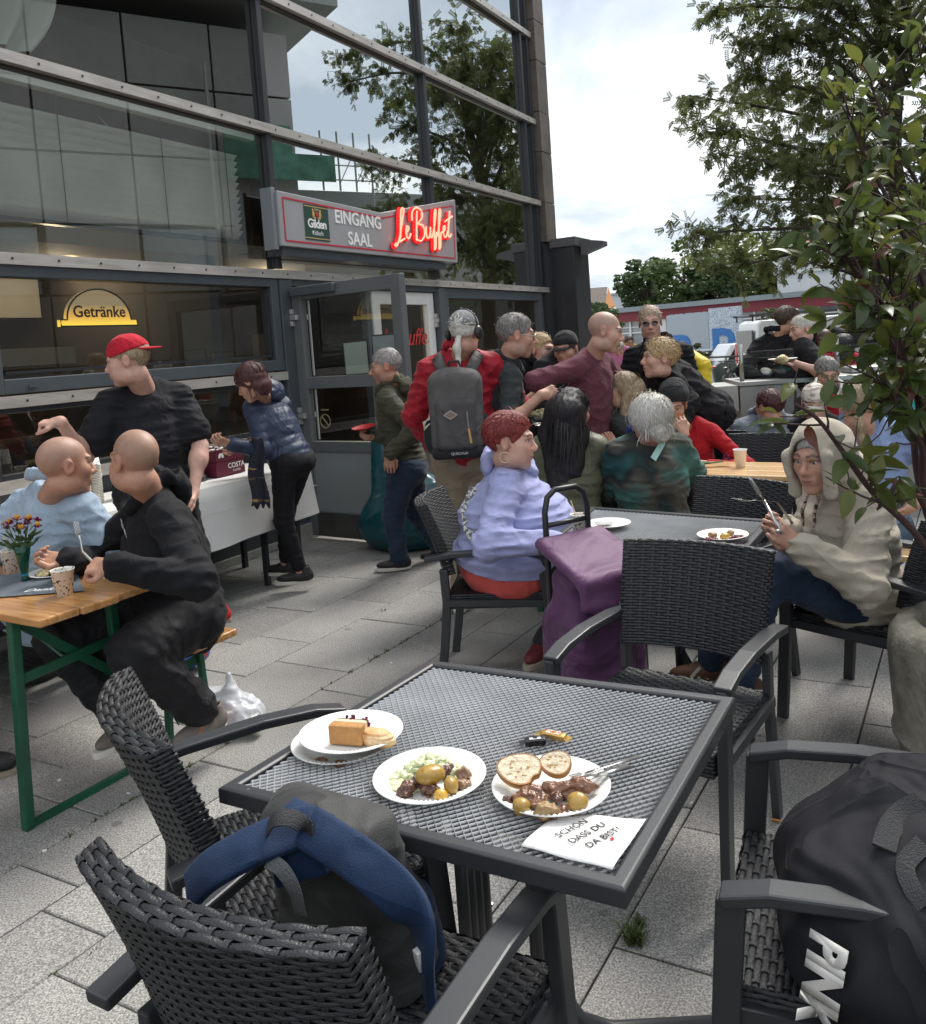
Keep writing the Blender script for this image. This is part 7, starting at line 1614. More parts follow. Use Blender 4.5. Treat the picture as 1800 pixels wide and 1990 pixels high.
padstrap('haul_loop', [(520, 1612, 1.36), (535, 1592, 1.345), (565, 1590, 1.34), (592, 1606, 1.345), (598, 1630, 1.35)], M_WEB, [(-.014, -.0015), (.014, -.0015), (.014, .0015), (-.014, .0015)], (-.3, -.5, .8))
padstrap('navy_panel', [(612, 1572, 1.40), (588, 1600, 1.375), (575, 1650, 1.36), (590, 1710, 1.35)], M_BAGN, [(-.05, -.004), (.05, -.004), (.045, .008), (-.045, .008)], (-.3, -.6, .7))
padstrap('webbing_strap', [(520, 1672, 1.33), (548, 1690, 1.32), (572, 1730, 1.315), (585, 1780, 1.32)], mat('grey_webbing', (.12, .125, .13), .7, bump=.5, bs=300), [(-.012, -.001), (.012, -.001), (.012, .001), (-.012, .001)], (-.3, -.6, .7))
padstrap('reflective_tab', [(818, 1842, 1.262), (822, 1862, 1.263), (826, 1878, 1.266)], mat('silver_tab', (.6, .6, .6), .4), [(-.008, -.012), (.008, -.012), (.008, .012), (-.008, .012)], (-.55, -.35, .75))
# black sports bag on the right hand chair
sb_ = V3(.715, 1.455, .445); bg = thing('sports_bag', 'large floppy black sports bag with white lettering on the chair', 'bag', sb_)
y = math.radians(-66); bf = V3(math.sin(y), math.cos(y), 0); br_ = V3(math.cos(y), -math.sin(y), 0); Rb = np.stack([br_, bf, V3(0, 0, 1)], 1)
S = Solid(); S.ell(sb_ + V3(0.02, 0, .13), V3(.23, .20, .155), Rb, .05); S.ell(sb_ + Rb @ V3(.05, -.07, .22), V3(.15, .15, .09), Rb, .06); S.ell(sb_ + Rb @ V3(-.13, .02, .09), V3(.14, .17, .14), Rb, .06); S.ell(sb_ + Rb @ V3(.0, .10, .10), V3(.2, .10, .11), Rb, .06); S.ell(sb_ + Rb @ V3(.12, -.02, .15), V3(.12, .15, .13), Rb, .05)
S.pr.append((lambda P: P[:, 2] - .447, .02, True)); S.warp = lambda P: .013 * wav(P, 17, 1) + .010 * (np.abs(wav(P, 22, 3)) - .4) + .004 * wav(P, 50, 2)
blobpart('bag_body', S, M_BK, sb_ - .42, sb_ + .48, .010, sb_, bg)
def on_bag(px, py, off=.004):      # first point of the bag's skin along the sight of the survey
 d = unit(ray(px, py)); t = .9
 for _ in range(60):
  p = CO + d * t; dd = min(float(f(p[None].astype(np.float32))[0]) for f, k, sub in S.pr[:5]); dd -= .01
  if dd < .003: return p - d * off
  t += max(dd * .7, .002)
 return CO + d * 1.42
q = MB(); STR = [on_bag(1790, 1560), on_bag(1755, 1580), on_bag(1730, 1610), on_bag(1718, 1650)]
q.sweep([p - sb_ for p in smoothline(STR, 4)], [(-.018, -.003), (.018, -.003), (.018, .003), (-.018, .003)], tuple(-ray(1750, 1600))); part('bag_strap', q, M_WEB, bg)
q = MB(); q.sweep([p - sb_ for p in smoothline([on_bag(1795, 1640), on_bag(1760, 1680), on_bag(1775, 1730), on_bag(1800, 1760)], 4)], [(-.014, -.003), (.014, -.003), (.014, .003), (-.014, .003)], tuple(-ray(1780, 1700))); part('bag_strap', q, M_WEB, bg)
# letters pressed on the flank: flat glyphs laid onto the bag skin
me = textmesh('PINK', .078, spacing=.92, offset=.004, align='LEFT')
gx = unit(on_bag(1578, 1955) - on_bag(1600, 1815)); g0 = on_bag(1580, 1805, .0); gy = unit(on_bag(1640, 1880) - on_bag(1570, 1890)); gn = unit(np.cross(gx, gy)); gy = np.cross(gn, gx)
if gn @ (CO - g0) < 0: gn = -gn
for v in me.vertices:
 p = g0 + gx * v.co.x + gy * (v.co.y + .3 * 0) ; d = unit(p - CO); v_ = CO + d * 1.0
 pr_ = (p - CO); zz = pr_ @ _F; X_ = 900 + FPX * (pr_ @ CX) / zz; Y_ = 790 - FPX * (pr_ @ CY) / zz
 w_ = on_bag(X_, Y_, .004); v.co = Vector(w_ - sb_)
me.materials.clear(); me.materials.append(mat('bag_letter', (.62, .60, .57), .6)); o = link('lettering', me, bg); so = o.modifiers.new('thick', 'SOLIDIFY'); so.thickness = .0007
# purple trolley
tb_ = P(1168, 1480, 3.12); tb_[2] = 0; tr = thing('shopping_trolley', 'purple shopping trolley bag with a black tube handle by the second table', 'trolley', tb_)
M_PUR = fabric('purple_nylon', (.095, .035, .095), .55, bump=.1, bs=400, sheen=.1, wr=.7); ty = math.radians(150); tf = V3(math.sin(ty), math.cos(ty), 0); trt = V3(math.cos(ty), -math.sin(ty), 0); Rt = np.stack([trt, tf, V3(0, 0, 1)], 1)
S = Solid(); S.box(tb_ + V3(0, 0, .34), V3(.172, .115, .25), Rt, .05, .04); S.ell(tb_ + tf * .05 + V3(0, 0, .22), V3(.19, .14, .16), Rt, .06); S.box(tb_ + V3(0, 0, .62), V3(.135, .085, .12), Rt, .05, .06); S.warp = lambda P: .007 * wav(P * V3(1, 1, .45), 30, 1) + .007 * (np.abs(wav(P * V3(1, 1, .35), 26, 3)) - .4)
blobpart('bag_body', S, M_PUR, tb_ + V3(-.32, -.32, .02), tb_ + V3(.32, .32, .86), .009, tb_, tr)
S = Solid(); Rf = np.stack([trt, unit(tf - V3(0, 0, .42)), unit(V3(0, 0, 1) + tf * .42)], 1); S.box(tb_ + V3(0, 0, .775) + tf * .015, V3(.162, .145, .022), Rf, .02, .02); S.box(tb_ + V3(0, 0, .675) + tf * .150, V3(.158, .015, .055), Rt, .014, .04); S.ell(tb_ + V3(0, 0, .60) + tf * .155, V3(.10, .014, .05), Rt, .03); S.warp = lambda P: .004 * wav(P, 26, 2); blobpart('flap', S, fabric('purple_flap', (.125, .05, .12), .55, sheen=.1), tb_ + V3(-.32, -.32, .5), tb_ + V3(.32, .32, .95), .008, tb_, tr)
q = MB(); A = lambda x, y_, z: tuple(trt * x + tf * y_ + V3(0, 0, z)); hh = [A(-.10, -.12, .05), A(-.10, -.12, .93), A(-.085, -.12, .985), A(-.05, -.12, 1.01), A(.05, -.12, 1.01), A(.085, -.12, .985), A(.10, -.12, .93), A(.10, -.12, .05)]
q.tube(hh, .0115, 10, up=tuple(tf)); part('handle', q, M_BLKPL, tr, smooth=True); q = MB(); q.tube([A(-.10, -.12, .88), A(.10, -.12, .88)], .010, 8); part('handle_bar', q, M_BLKPL, tr, smooth=True)
for s_ in (-1, 1): q = MB(); q.lathe([(0, -.012), (.06, -.012), (.075, -.008), (.075, .008), (.06, .012), (0, .012)], 20, M=Matrix.Translation(A(s_ * .19, -.12, .075)) @ Matrix.Rotation(-ty + PI / 2, 4, 'Z').to_3x3().to_4x4() @ Matrix.Rotation(PI / 2, 4, 'X')); part('wheel', q, M_BLKPL, tr, smooth=True)
for s_ in (-.012, .012): q = MB(); q.tube([A(s_, .175, .64), A(s_ * 2, .205, .5), A(s_ * 1.5, .222, .35), A(s_, .232, .20)], .0035, 6); part('cord', q, M_BLKPL, tr, smooth=True)
q = MB(); q.blob(A(0, .235, .19), (.012, .010, .02), 8); part('cord_stop', q, M_BLKPL, tr)
me = textmesh('DAT', .026, shear=-.25, extrude=.001, offset=.003); me.materials.clear(); me.materials.append(MATS['silver_tab']); me.transform(frame_matrix(A(-.06, .173, .665), tuple(-trt * .95 + V3(0, 0, -.2)), (0, 0, 1))); link('emblem', me, tr)
# translucent carrier bag on the paving
pb = atz(458, 1418); plb = thing('plastic_bag', 'crumpled translucent white plastic bag on the paving behind the heel', 'bag', pb); m = bpy.data.materials.new('thin_plastic'); m.use_nodes = True; N, L = m.node_tree.nodes, m.node_tree.links; b = N['Principled BSDF']; b.inputs['Base Color'].default_value = (.78, .8, .84, 1); b.inputs['Roughness'].default_value = .25
t_ = N.new('ShaderNodeBsdfTransparent'); mx = N.new('ShaderNodeMixShader'); mx.inputs[0].default_value = .62; L.new(t_.outputs[0], mx.inputs[1]); L.new(b.outputs[0], mx.inputs[2]); L.new(mx.outputs[0], N['Material Output'].inputs[0])
S = Solid(); S.ell(pb + V3(0, 0, .07), V3(.13, .11, .08), None, .05); S.cap(pb + V3(-.01, 0, .1), pb + V3(-.01, .0, .24), .055, .012, .04); S.cap(pb + V3(-.05, .03, .12), pb + V3(-.15, .06, .15), .05, .03, .04); S.warp = lambda P: .016 * (np.abs(wav(P, 48, 1)) - .4) + .008 * (np.abs(wav(P, 90, 3)) - .4)
blobpart('film', S, m, pb + V3(-.26, -.2, .0), pb + V3(.22, .22, .3), .008, pb, plb); q = MB(); q.lathe([(.03, 0), (.035, .07), (.032, .07), (.028, .004), (0, .004)], 16, M=Matrix.Translation((.06, -.07, .04)) @ Matrix.Rotation(1.3, 4, 'Y')); part('cup', q, M_PLATE, plb)
q = MB(); q.blob((-.04, 0, .06), (.06, .05, .05), 10, 0, .3, 2); part('contents', q, mat('bag_contents', (.35, .12, .10), .7, col2=(.1, .1, .12), ns=12), plb)
sbp = atz(300, 1322); shb = thing('shopping_bag', 'red and blue printed shopping bag lying under the bench', 'bag', sbp); S = Solid(); S.ell(sbp + V3(0, .12, .10), V3(.26, .12, .11), None, .03); S.warp = lambda P: .012 * (np.abs(wav(P, 30, 1)) - .4); blobpart('bag_body', S, mat('bag_blue', (.05, .14, .45), .4, col2=(.55, .05, .03), ns=4, pos=(.47, .52)), sbp + V3(-.35, -.1, 0), sbp + V3(.35, .35, .3), .012, sbp, shb)
gb = atz(770, 1080); gb = V3(gb[0] + .05, gb[1] + .25, 0); rub = thing('refuse_sack', 'large dark teal refuse sack standing behind the person in olive', 'sack', gb); S = Solid(); S.ell(gb + V3(.02, 0, .22), V3(.37, .24, .27), None, .05); S.cap(gb + V3(-.02, 0, .35), gb + V3(-.10, .02, .85), .22, .10, .08); S.ell(gb + V3(.15, 0, .3), V3(.25, .2, .3), None, .06); S.pr.append((lambda P: P[:, 2] - .004, .02, True)); S.warp = lambda P: .02 * (np.abs(wav(P * V3(1, 1, .5), 14, 1)) - .4) + .010 * (np.abs(wav(P, 32, 3)) - .4)
blobpart('sack_film', S, mat('teal_film', (.006, .075, .095), .28, n=.2, ns=5, spec=.6), gb + V3(-.5, -.4, 0), gb + V3(.55, .4, 1.02), .013, gb, rub)
# grey rucksack worn over the red jacket
c = RP; A = lambda x, y_, z: c['neck'] + c['rt'] * x + c['fw'] * y_ + c['up'] * z; rbase = A(0, -.20, -.45); rs = thing('grey_rucksack', 'grey rucksack with a diamond patch worn over the red jacket', 'rucksack', rbase); TR_ = c['TR']
S = Solid(); S.box(A(-.012, -.235, -.315), V3(.155, .085, .235), TR_, .07, .03); S.ell(A(-.012, -.23, -.13), V3(.13, .08, .07), TR_, .05); S.warp = lambda P: .004 * wav(P, 30, 1); blobpart('bag_body', S, fabric('ruck_grey', (.10, .095, .092), .7, sheen=.05), rbase - V3(.3, .3, .2), rbase + V3(.3, .3, .55), .010, rbase, rs)
S = Solid(); S.box(A(-.012, -.30, -.38), V3(.118, .045, .15), TR_, .04, .02); blobpart('front_pocket', S, fabric('ruck_pocket', (.075, .07, .07), .7, sheen=.05), rbase - V3(.3, .3, .2), rbase + V3(.3, .3, .55), .010, rbase, rs)
S = Solid(); S.box(A(-.012, -.24, -.545), V3(.15, .085, .035), TR_, .03, .02);
for sx in (-1, 1): S.ell(A(-.012 + sx * .155, -.22, -.44), V3(.05, .06, .11), TR_, .03)
blobpart('side_pocket', S, fabric('ruck_black', (.016, .016, .018), .7), rbase - V3(.35, .35, .3), rbase + V3(.35, .3, .5), .011, rbase, rs)
for sx in (-1, 1): q = MB(); q.sweep([A(sx * .07, -.185, -.10) - rbase, A(sx * .105, -.15, -.03) - rbase, A(sx * .125, -.08, .015) - rbase, A(sx * .135, .02, .005) - rbase, A(sx * .14, .11, -.08) - rbase], [(-.032, -.007), (.032, -.007), (.032, .007), (-.032, .007)], tuple(-c['fw'])); part('shoulder_strap', q, MATS['ruck_grey'], rs, smooth=True)
q = MB(); q.tube([A(-.045, -.20, -.06) - rbase, A(-.04, -.215, -.025) - rbase, A(.015, -.215, -.025) - rbase, A(.02, -.20, -.06) - rbase], .008, 6); part('haul_loop', q, M_WEB, rs)
q = MB(); cc = A(-.035, -.352, -.325) - rbase; q.add([cc + c['rt'] * .042, cc + c['up'] * .028, cc - c['rt'] * .042, cc - c['up'] * .028], [(0, 1, 2, 3)]); q.add([v * 1.0 - c['fw'] * .002 for v in (cc + c['rt'] * .03, cc + c['up'] * .019, cc - c['rt'] * .03, cc - c['up'] * .019)], [(0, 1, 2, 3)], 1); part('patch', q, [mat('patch_light', (.36, .30, .26), .7), mat('patch_tan', (.20, .15, .13), .7)], rs)
q = MB(); q.bar(A(.058, -.352, -.31) - rbase, A(.062, -.345, -.40) - rbase, .008, .006); q.bar(A(.062, -.350, -.405) - rbase, A(.072, -.345, -.49) - rbase, .012, .004, (0, 1, 0), 1); part('zip', q, [mat('zip_grey', (.25, .25, .25), .5), mat('puller_tan', (.55, .32, .12), .6)], rs)
text('QUECHUA', .020, frame_matrix(A(.0, -.329, -.552) - rbase, c['rt'], c['up']), MATS['label_white'], rs)
q = MB()
for k in range(5): q.tube([A(-.165, -.27, -.33 - .004 * k) - rbase, A(-.19 - .004 * k, -.27, -.36) - rbase, A(-.20, -.275, -.39 - .004 * k) - rbase, A(-.165, -.27, -.37) - rbase], .003, 5)
part('cord', q, mat('cord_beige', (.55, .5, .4), .8), rs)['kind'] = 'stuff'

# ------------------------------------------------------------------ buffet things: cup stacks, urn, coffee carton, scarf
M_CUP = mat('paper_cup', (.74, .70, .62), .75); M_CUPP = mat('printed_paper_cup', (.82, .79, .73), .75, col2=(.10, .06, .045), ns=70, pos=(.60, .64), detail=1.5)
def cupmesh(h=.092, r0=.028, r1=.040): q = MB(); q.lathe([(0, .003), (r0, .003), (r0, 0), (r0 + .001, 0), (r1, h), (r1 + .0025, h + .001), (r1 + .0025, h + .004), (r1 - .0012, h + .004), (r1 - .002, h - .002), (r0 - .001, .006), (0, .006)], 24); return q
cup_me = cupmesh().mesh('paper_cup', [M_CUPP], True)
ring = MB(); ring.lathe([(.038, 0), (.0395, .0035), (.043, .0038), (.043, .0072), (.0385, .0075)], 20); ring_me = ring.mesh('cup', [M_CUP], True)
for k, (px, py, n_, lb) in enumerate(((150, 985, 14, 'leftmost leaning stack of paper cups behind the blue shirt'), (166, 981, 22, 'second stack of paper cups, behind the shaved head'), (188, 976, 24, 'tall stack of paper cups with a printed cup upside down on top'), (236, 968, 18, 'stack of paper cups close to the black hoodie'), (252, 962, 14, 'last short stack of paper cups beside the urn'))):
 q_ = atz(px, py, .79); t = thing('cup_stack', lb, 'cups', (q_[0], q_[1], .786), 0, 'stacks of paper cups on the buffet')
 for i in range(n_): o = link('cup', ring_me, t, (RND.uniform(-.0015, .0015), RND.uniform(-.0015, .0015), .0095 * i))
 if k == 2: o = link('printed_cup', cup_me, t, (0, 0, .0095 * n_ + .098)); o.rotation_euler = (PI, 0, 0)
 else: link('printed_cup', cup_me, t, (0, 0, .0095 * n_ - .07))
uq = fac(-1.62, .36, .786); ur = thing('steel_urn', 'tall stainless steel hot drink urn on the buffet table', 'urn', uq); q = MB(); q.lathe([(0, 0), (.13, 0), (.13, .03), (.12, .04), (.12, .36), (.125, .37), (.115, .40), (.02, .43), (0, .43)], 32); part('body', q, M_SILVER, ur, smooth=True)
q = MB(); q.lathe([(.13, 0), (.135, 0), (.135, .03), (.13, .03)], 32); part('base_ring', q, M_BLKPL, ur); q = MB(); q.blob((0, 0, .445), .022, 10); q.tube([(.06, .1, .08), (.075, .15, .08)], .012, 8); part('knob', q, M_BLKPL, ur)
cq = fac(-1.16, .30, .786); cx_ = thing('coffee_carton', 'maroon cardboard carton with a white bean mark and coffee lettering', 'carton', cq); cx_.matrix_world = MF @ Matrix.Translation((-1.32, .36, .787)); M_MARB = mat('carton_maroon', (.13, .012, .035), .55); q = MB()
for z0, z1 in ((0, .10), (.102, .185)):
 q.box((-.14, -.12, z0), (.14, -.115, z1)); q.box((-.14, .115, z0), (.14, .12, z1)); q.box((-.14, -.12, z0), (-.135, .12, z1)); q.box((.135, -.12, z0), (.14, .12, z1)); q.box((-.14, -.12, z0), (.14, .12, z0 + .004))
part('carton_body', q, M_MARB, cx_); text('COSTA', .05, frame_matrix((.055, .122, .048), (1, 0, 0), (0, 0, 1)), M_WHITEL, cx_, offset=.001); text('COFFEE', .022, frame_matrix((.055, .122, .02), (1, 0, 0), (0, 0, 1)), M_WHITEL, cx_)
q = MB()
for dx, rz in ((-.012, .5), (.012, -.5)): q.blob((-.085 + dx, .122, .145), (.012, .001, .02), 10, M=Matrix.Rotation(rz, 3, 'Y'))
part('bean_mark', q, M_WHITEL, cx_); q = MB()
for k in range(30): q.blob((RND.uniform(-.12, .12), RND.uniform(-.1, .1), .18 + RND.uniform(-.01, .012)), (.02, .012, .006), 7, 0, .2, k)
o = part('portion_packs', q, M_PLATE, cx_); o['kind'] = 'stuff'
q_ = atz(492, 905, 1.0); q_ = P(495, 850, 5.50); sf = thing('hanging_scarf', 'dark patterned scarf with gold bands hanging from the arm over the buffet', 'scarf', q_); q = MB()
q.grid(lambda a_, b__: ((a_ - .5) * .10 * (1 + .15 * b__) + .01 * math.sin(b__ * 9), .012 * math.sin(a_ * 9 + b__ * 3), -.45 * b__ + .02 * math.sin(a_ * 18) * (b__ > .99)), 12, 24); o = part('cloth', q, mat('scarf_print', (.012, .013, .025), .8, col2=(.36, .22, .08), ns=7, stretch=(.5, .5, 3), pos=(.60, .66)), sf, smooth=True); so = o.modifiers.new('thick', 'SOLIDIFY'); so.thickness = .008
# ------------------------------------------------------------------ left beer table: cups, vase, napkin, plate
def cup(label, px, py, z, sc=1.0, plain=False, spoon=False, group='paper cups'):
 q_ = atz(px, py, z); t = thing('paper_cup', label, 'cup', q_, 0, group); o = link('cup_body', cup_me if not plain else bpy.data.meshes.get('plain_cup') or mesh_plain(), t); o.scale = (sc, sc, sc)
 q = MB(); q.lathe([(0, .07 * sc), (.031 * sc, .07 * sc)], 16); part('drink', q, mat('coffee', (.03, .015, .008), .15), t)
 if spoon: q = MB(); q.tube([(.0, 0, .03), (-.03, .01, .15)], .003, 6); part('stirrer', q, mat('wood_stirrer', (.6, .48, .3), .7), t)
 return t
def mesh_plain():
 m_ = cupmesh(.10, .026, .037).mesh('plain_cup', [mat('plastic_cup_white', (.86, .86, .86), .4)], True); return m_
cup('patterned paper cup at the front of the left beer table', 126, 1156, .77, 1.0); cup('patterned paper cup with a stirrer behind the vase', 26, 1112, .77, 1.0, spoon=True)
vq = atz(50, 1132, .77); vz = thing('flower_vase', 'narrow green glass vase with yellow and purple chrysanthemums', 'vase', vq); q = MB(); q.lathe([(0, .004), (.016, .004), (.014, .02), (.012, .035), (.019, .07), (.026, .11), (.034, .155), (.0325, .155), (.0245, .11), (.0175, .07), (.0105, .04), (0, .036)], 20); m = bpy.data.materials.new('green_glass'); m.use_nodes = True; b = m.node_tree.nodes['Principled BSDF']; b.inputs['Base Color'].default_value = (.02, .22, .12, 1); b.inputs['Roughness'].default_value = .06; b.inputs['Transmission Weight'].default_value = .75; part('glass', q, m, vz, smooth=True)
M_STEM = mat('stem_green', (.06, .12, .03), .6); M_PETY = mat('petal_yellow', (.70, .38, .03), .6, n=.2, ns=80); M_PETP = mat('petal_purple', (.22, .015, .10), .6, n=.3, ns=80); M_LEAFD = leafmat('flower_leaf', (.03, .07, .015), (.08, .14, .04))
def flower(par, c_, r, my, rg, n=34, nm='flower'):
 q = MB()
 for k in range(n):
  th = rg.uniform(0, 2 * PI); ph = math.acos(rg.uniform(-.15, 1)); d = V3(math.sin(ph) * math.cos(th), math.sin(ph) * math.sin(th), math.cos(ph)); s_ = unit(np.cross(d, V3(.3, .2, 1))); u_ = np.cross(s_, d); a_ = aarr(c_); l = r * rg.uniform(.75, 1.1)
  q.add([a_ + d * l * .3 - s_ * r * .08, a_ + d * l * .8 - s_ * r * .16 + u_ * r * .1, a_ + d * l + u_ * r * .25, a_ + d * l * .8 + s_ * r * .16 + u_ * r * .1, a_ + d * l * .3 + s_ * r * .08], [(0, 1, 2, 3, 4)], 0 if ph < 1.0 else 1)
 return part(nm, q, [my, M_PETP], par)
rg = random.Random(21)
for k, (x, y_, z, r, mm) in enumerate(((-.04, -.01, .235, .026, M_PETY), (.0, -.02, .25, .028, M_PETY), (.04, -.01, .245, .027, M_PETY), (.065, 0, .215, .024, M_PETY), (.02, .01, .225, .026, M_PETP), (-.02, .02, .215, .025, M_PETP), (.06, .02, .235, .022, M_PETP), (-.06, .01, .215, .020, M_PETP), (.02, -.035, .215, .024, M_PETY))):
 flower(vz, (x, y_, z), r, mm, rg); q = MB(); q.tube([(x * .1, y_ * .1, .045), (x * .35, y_ * .35, .14), (x, y_, z - .005)], .0022, 5); part('stem', q, M_STEM, vz)
q = MB()
for k in range(26):
 a_ = rg.uniform(0, 6.28); r = rg.uniform(.01, .05); z = rg.uniform(.13, .2); q.add([(r * math.cos(a_), r * math.sin(a_), z), (r * 1.5 * math.cos(a_ + .3), r * 1.5 * math.sin(a_ + .3), z + .01), (r * 2.1 * math.cos(a_), r * 2.1 * math.sin(a_), z + .03), (r * 1.5 * math.cos(a_ - .3), r * 1.5 * math.sin(a_ - .3), z + .02)], [(0, 1, 2, 3)])
o = part('leaf', q, M_LEAFD, vz); o['kind'] = 'stuff'; q = MB(); q.tube([(-.01, 0, .1), (-.05, .01, .2), (-.07, .01, .235)], .002, 5); q.blob((-.07, .01, .238), .008, 7); part('bud', q, mat('bud_grey', (.3, .3, .22), .8), vz)
q = MB(); q.lathe([(0, .0), (.013, 0), (.013, .035), (.0, .036)], 12); part('blue_foot', q, mat('blue_foot', (.02, .25, .45), .2), vz)
NG = [atz(-40, 1165, .771), atz(165, 1150, .771), atz(150, 1118, .771), atz(-20, 1120, .771)]; ng = thing('grey_napkin', 'crumpled grey paper napkin with white lettering under the vase', 'napkin', NG[0]); q = MB(); q.grid(lambda a_, b__: tuple((NG[0] * (1 - a_) + NG[1] * a_) * (1 - b__) + (NG[3] * (1 - a_) + NG[2] * a_) * b__ - NG[0] + V3(0, 0, .004 + .010 * abs(math.sin(7 * a_ + 5 * b__)) * b__)), 16, 10); o = part('sheet', q, mat('napkin_grey', (.13, .15, .175), .9), ng, smooth=True)
xd2 = unit(NG[1] - NG[0]); yd2 = unit(NG[3] - NG[0]); text('Danke', .05, frame_matrix(NG[0] * .42 + NG[1] * .58 - NG[0] + yd2 * .01 + V3(0, 0, .014), xd2, yd2), M_WHITEL, ng, shear=.3)
q_ = atz(110, 1117, .772); plate('paper plate of potato salad before the person in the black hoodie', q_[0], q_[1], .772, .105); q = MB()
for k in range(40):
 a_ = rg.uniform(0, 6.28); r = rg.uniform(0, .07); q.blob((q_[0] + r * math.cos(a_), q_[1] + r * math.sin(a_), .784 + .02 * (1 - r / .07)), (.013, .011, .009), 8, 0, .25, k)
o = part('potato_salad', q, mat('potato_salad', (.62, .52, .28), .5, n=.2, ns=60), None, smooth=True); o['kind'] = 'stuff'; tag(o, 'yellowish potato salad heaped on the plate at the left table', 'salad')
# second mesh table
q_ = atz(1405, 1046, .735); plate('paper plate with half eaten potatoes and red cabbage on the second table', q_[0], q_[1], .735, .10)
for px, py, r, m_, lb in ((1385, 1040, .018, M_POT2, 'brown potato at the left of the half eaten plate'), (1408, 1042, .019, M_POTY, 'yellow potato in the middle of the half eaten plate'), (1420, 1036, .016, M_POT2, 'browned potato at the back of the half eaten plate')): lump('potato', lb, 'potato', px, py, (r, r, r * .85), m_, .742, GP, .1, int(px))
for px, py, lb in ((1380, 1048, 'dark red cabbage at the left of the half eaten plate'), (1435, 1044, 'dark red cabbage at the right of the half eaten plate')): lump('red_cabbage', lb, 'cabbage', px, py, (.03, .016, .008), mat('cabbage_red', (.12, .015, .03), .4, n=.4, ns=60), .742, None, .3, int(px))
q_ = atz(1182, 1023, .735); plate('used paper plate with a crumpled napkin behind the trolley handle', q_[0], q_[1], .735, .10); S = Solid(); S.ell(q_ + V3(-.02, 0, .02), V3(.045, .03, .012), None, .01); S.warp = lambda P: .006 * wav(P, 110, 1); o = blobpart('used_napkin', S, mat('napkin_white', (.8, .8, .8), .9), q_ - .09, q_ + .09, .006, q_, None); o.location = tuple(q_); tag(o, 'crumpled used napkin on the plate behind the trolley handle', 'napkin')
cup('patterned paper cup with a stirrer beside the trolley handle', 1128, 1040, .735, .95, spoon=True)
# middle beer table
cup('plain white plastic cup on the middle beer table', 1440, 908, .77, 1.0, True); q_ = atz(1395, 905, .775); bq = thing('bouquet', 'small bouquet of purple flowers lying on the middle beer table', 'bouquet', q_)
q = MB()
for k in range(40): y_ = rg.uniform(-.025, .025); q.tube([(-.16 + rg.uniform(0, .05), y_ * 1.4, .012 + rg.uniform(0, .02)), (-.02, y_ * .6, .02), (.03, y_, .025)], .002, 4)
part('stem', q, M_STEM, bq)['kind'] = 'stuff'
for k in range(5): flower(bq, (.05 + rg.uniform(0, .02), rg.uniform(-.04, .04), .02 + rg.uniform(0, .045)), .022, M_PETP, rg, 26)
rp = P(708, 834, 5.82); o = plate('red paper tray held by the person in olive', rp[0], rp[1], rp[2], .085, (.1, -.1), 'plates held in a hand'); o.data.materials[0] = mat('red_paper', (.42, .01, .015), .6)
wq = TW['wr'][0] + V3(-.11, -.02, .03); o = plate('paper plate of food held out by the white haired person', wq[0], wq[1], wq[2], .115, (0, .0), 'plates held in a hand'); lump('food_heap', 'yellow food heap on the plate held by the white haired person', 'food', 1522, 697, (.05, .04, .025), MATS['potato_salad'], wq[2] + .01, None, .3, 4)
q_ = P(1055, 806, 5.0); bw = thing('salad_bowl', 'glass bowl of pale noodle salad held before the maroon jumper', 'bowl', q_); q = MB(); q.lathe([(0, -.06), (.05, -.06), (.085, -.02), (.10, .03), (.095, .03), (.08, -.015), (.045, -.052), (0, -.052)], 24); part('glass', q, glassmat('bowl_glass', (.9, .92, .92), 1.5), bw, smooth=True); q = MB()
for k in range(50): a_ = rg.uniform(0, 6.28); r = rg.uniform(0, .075); q.blob((r * math.cos(a_), r * math.sin(a_), .005 + rg.uniform(-.02, .03) * (1 - r * 8)), (.016, .008, .007), 7, 0, .3, k)
part('noodles', q, MATS['potato_salad'], bw, smooth=True)['kind'] = 'stuff'
q_ = atz(10, 1500); sh_ = thing('dark_shoe', 'dark shoe toe reaching in at the left edge beside the green table leg', 'shoe', q_); S = Solid(); S.ell(q_ + V3(-.06, -.01, .045), V3(.12, .05, .045), None, .02); S.pr.append((lambda P: P[:, 2] - .018, .006, True)); blobpart('upper', S, S_BLACK, q_ - .2, q_ + .2, .008, q_, sh_); q = MB(); q.lathe([(.0, .0), (.052, 0), (.054, .02), (0, .02)], 20); o = part('sole', q, S_SOLEG, sh_); o.scale = (2.35, 1, 1); o.location = (-.06, -.01, 0)

# ------------------------------------------------------------------ steel food counter behind the tables
M_STEEL = mat('brushed_steel', (.40, .40, .39), .38, metal=.75, n=.12, ns=3, stretch=(1, 1, 20)); M_STEELD = mat('steel_panel', (.30, .30, .30), .45, metal=.6, n=.15, ns=2)
k0 = P(1437, 742, 7.2); k0[2] = 0; ct = thing('steel_counter', 'stainless steel food counter behind the crowd at the right', 'counter', k0, -.12)
q = MB(); q.box((0, 0, .0), (.36, .6, 1.07)); q.box((.364, .02, 0), (2.6, .6, 1.07)); part('cabinet', q, M_STEELD, ct, bevel=.006)
q = MB(); q.box((-.01, -.02, 1.072), (2.62, .62, 1.11)); part('worktop', q, M_STEEL, ct, bevel=.004)
q = MB(); q.prism([(-.20, 1.08), (-.20, 1.02), (-.012, .86), (-.012, 1.08)], .58, Matrix(((1, 0, 0, 0), (0, 0, 1, 0), (0, 1, 0, 0), (0, 0, 0, 1)))); part('side_shelf', q, M_STEEL, ct)
for x in (.04, .82, 1.5):
 q = MB(); q.tube([(x, .08, 1.11), (x, .08, 1.42)], .018, 10); part('post', q, M_STEEL, ct, smooth=True)
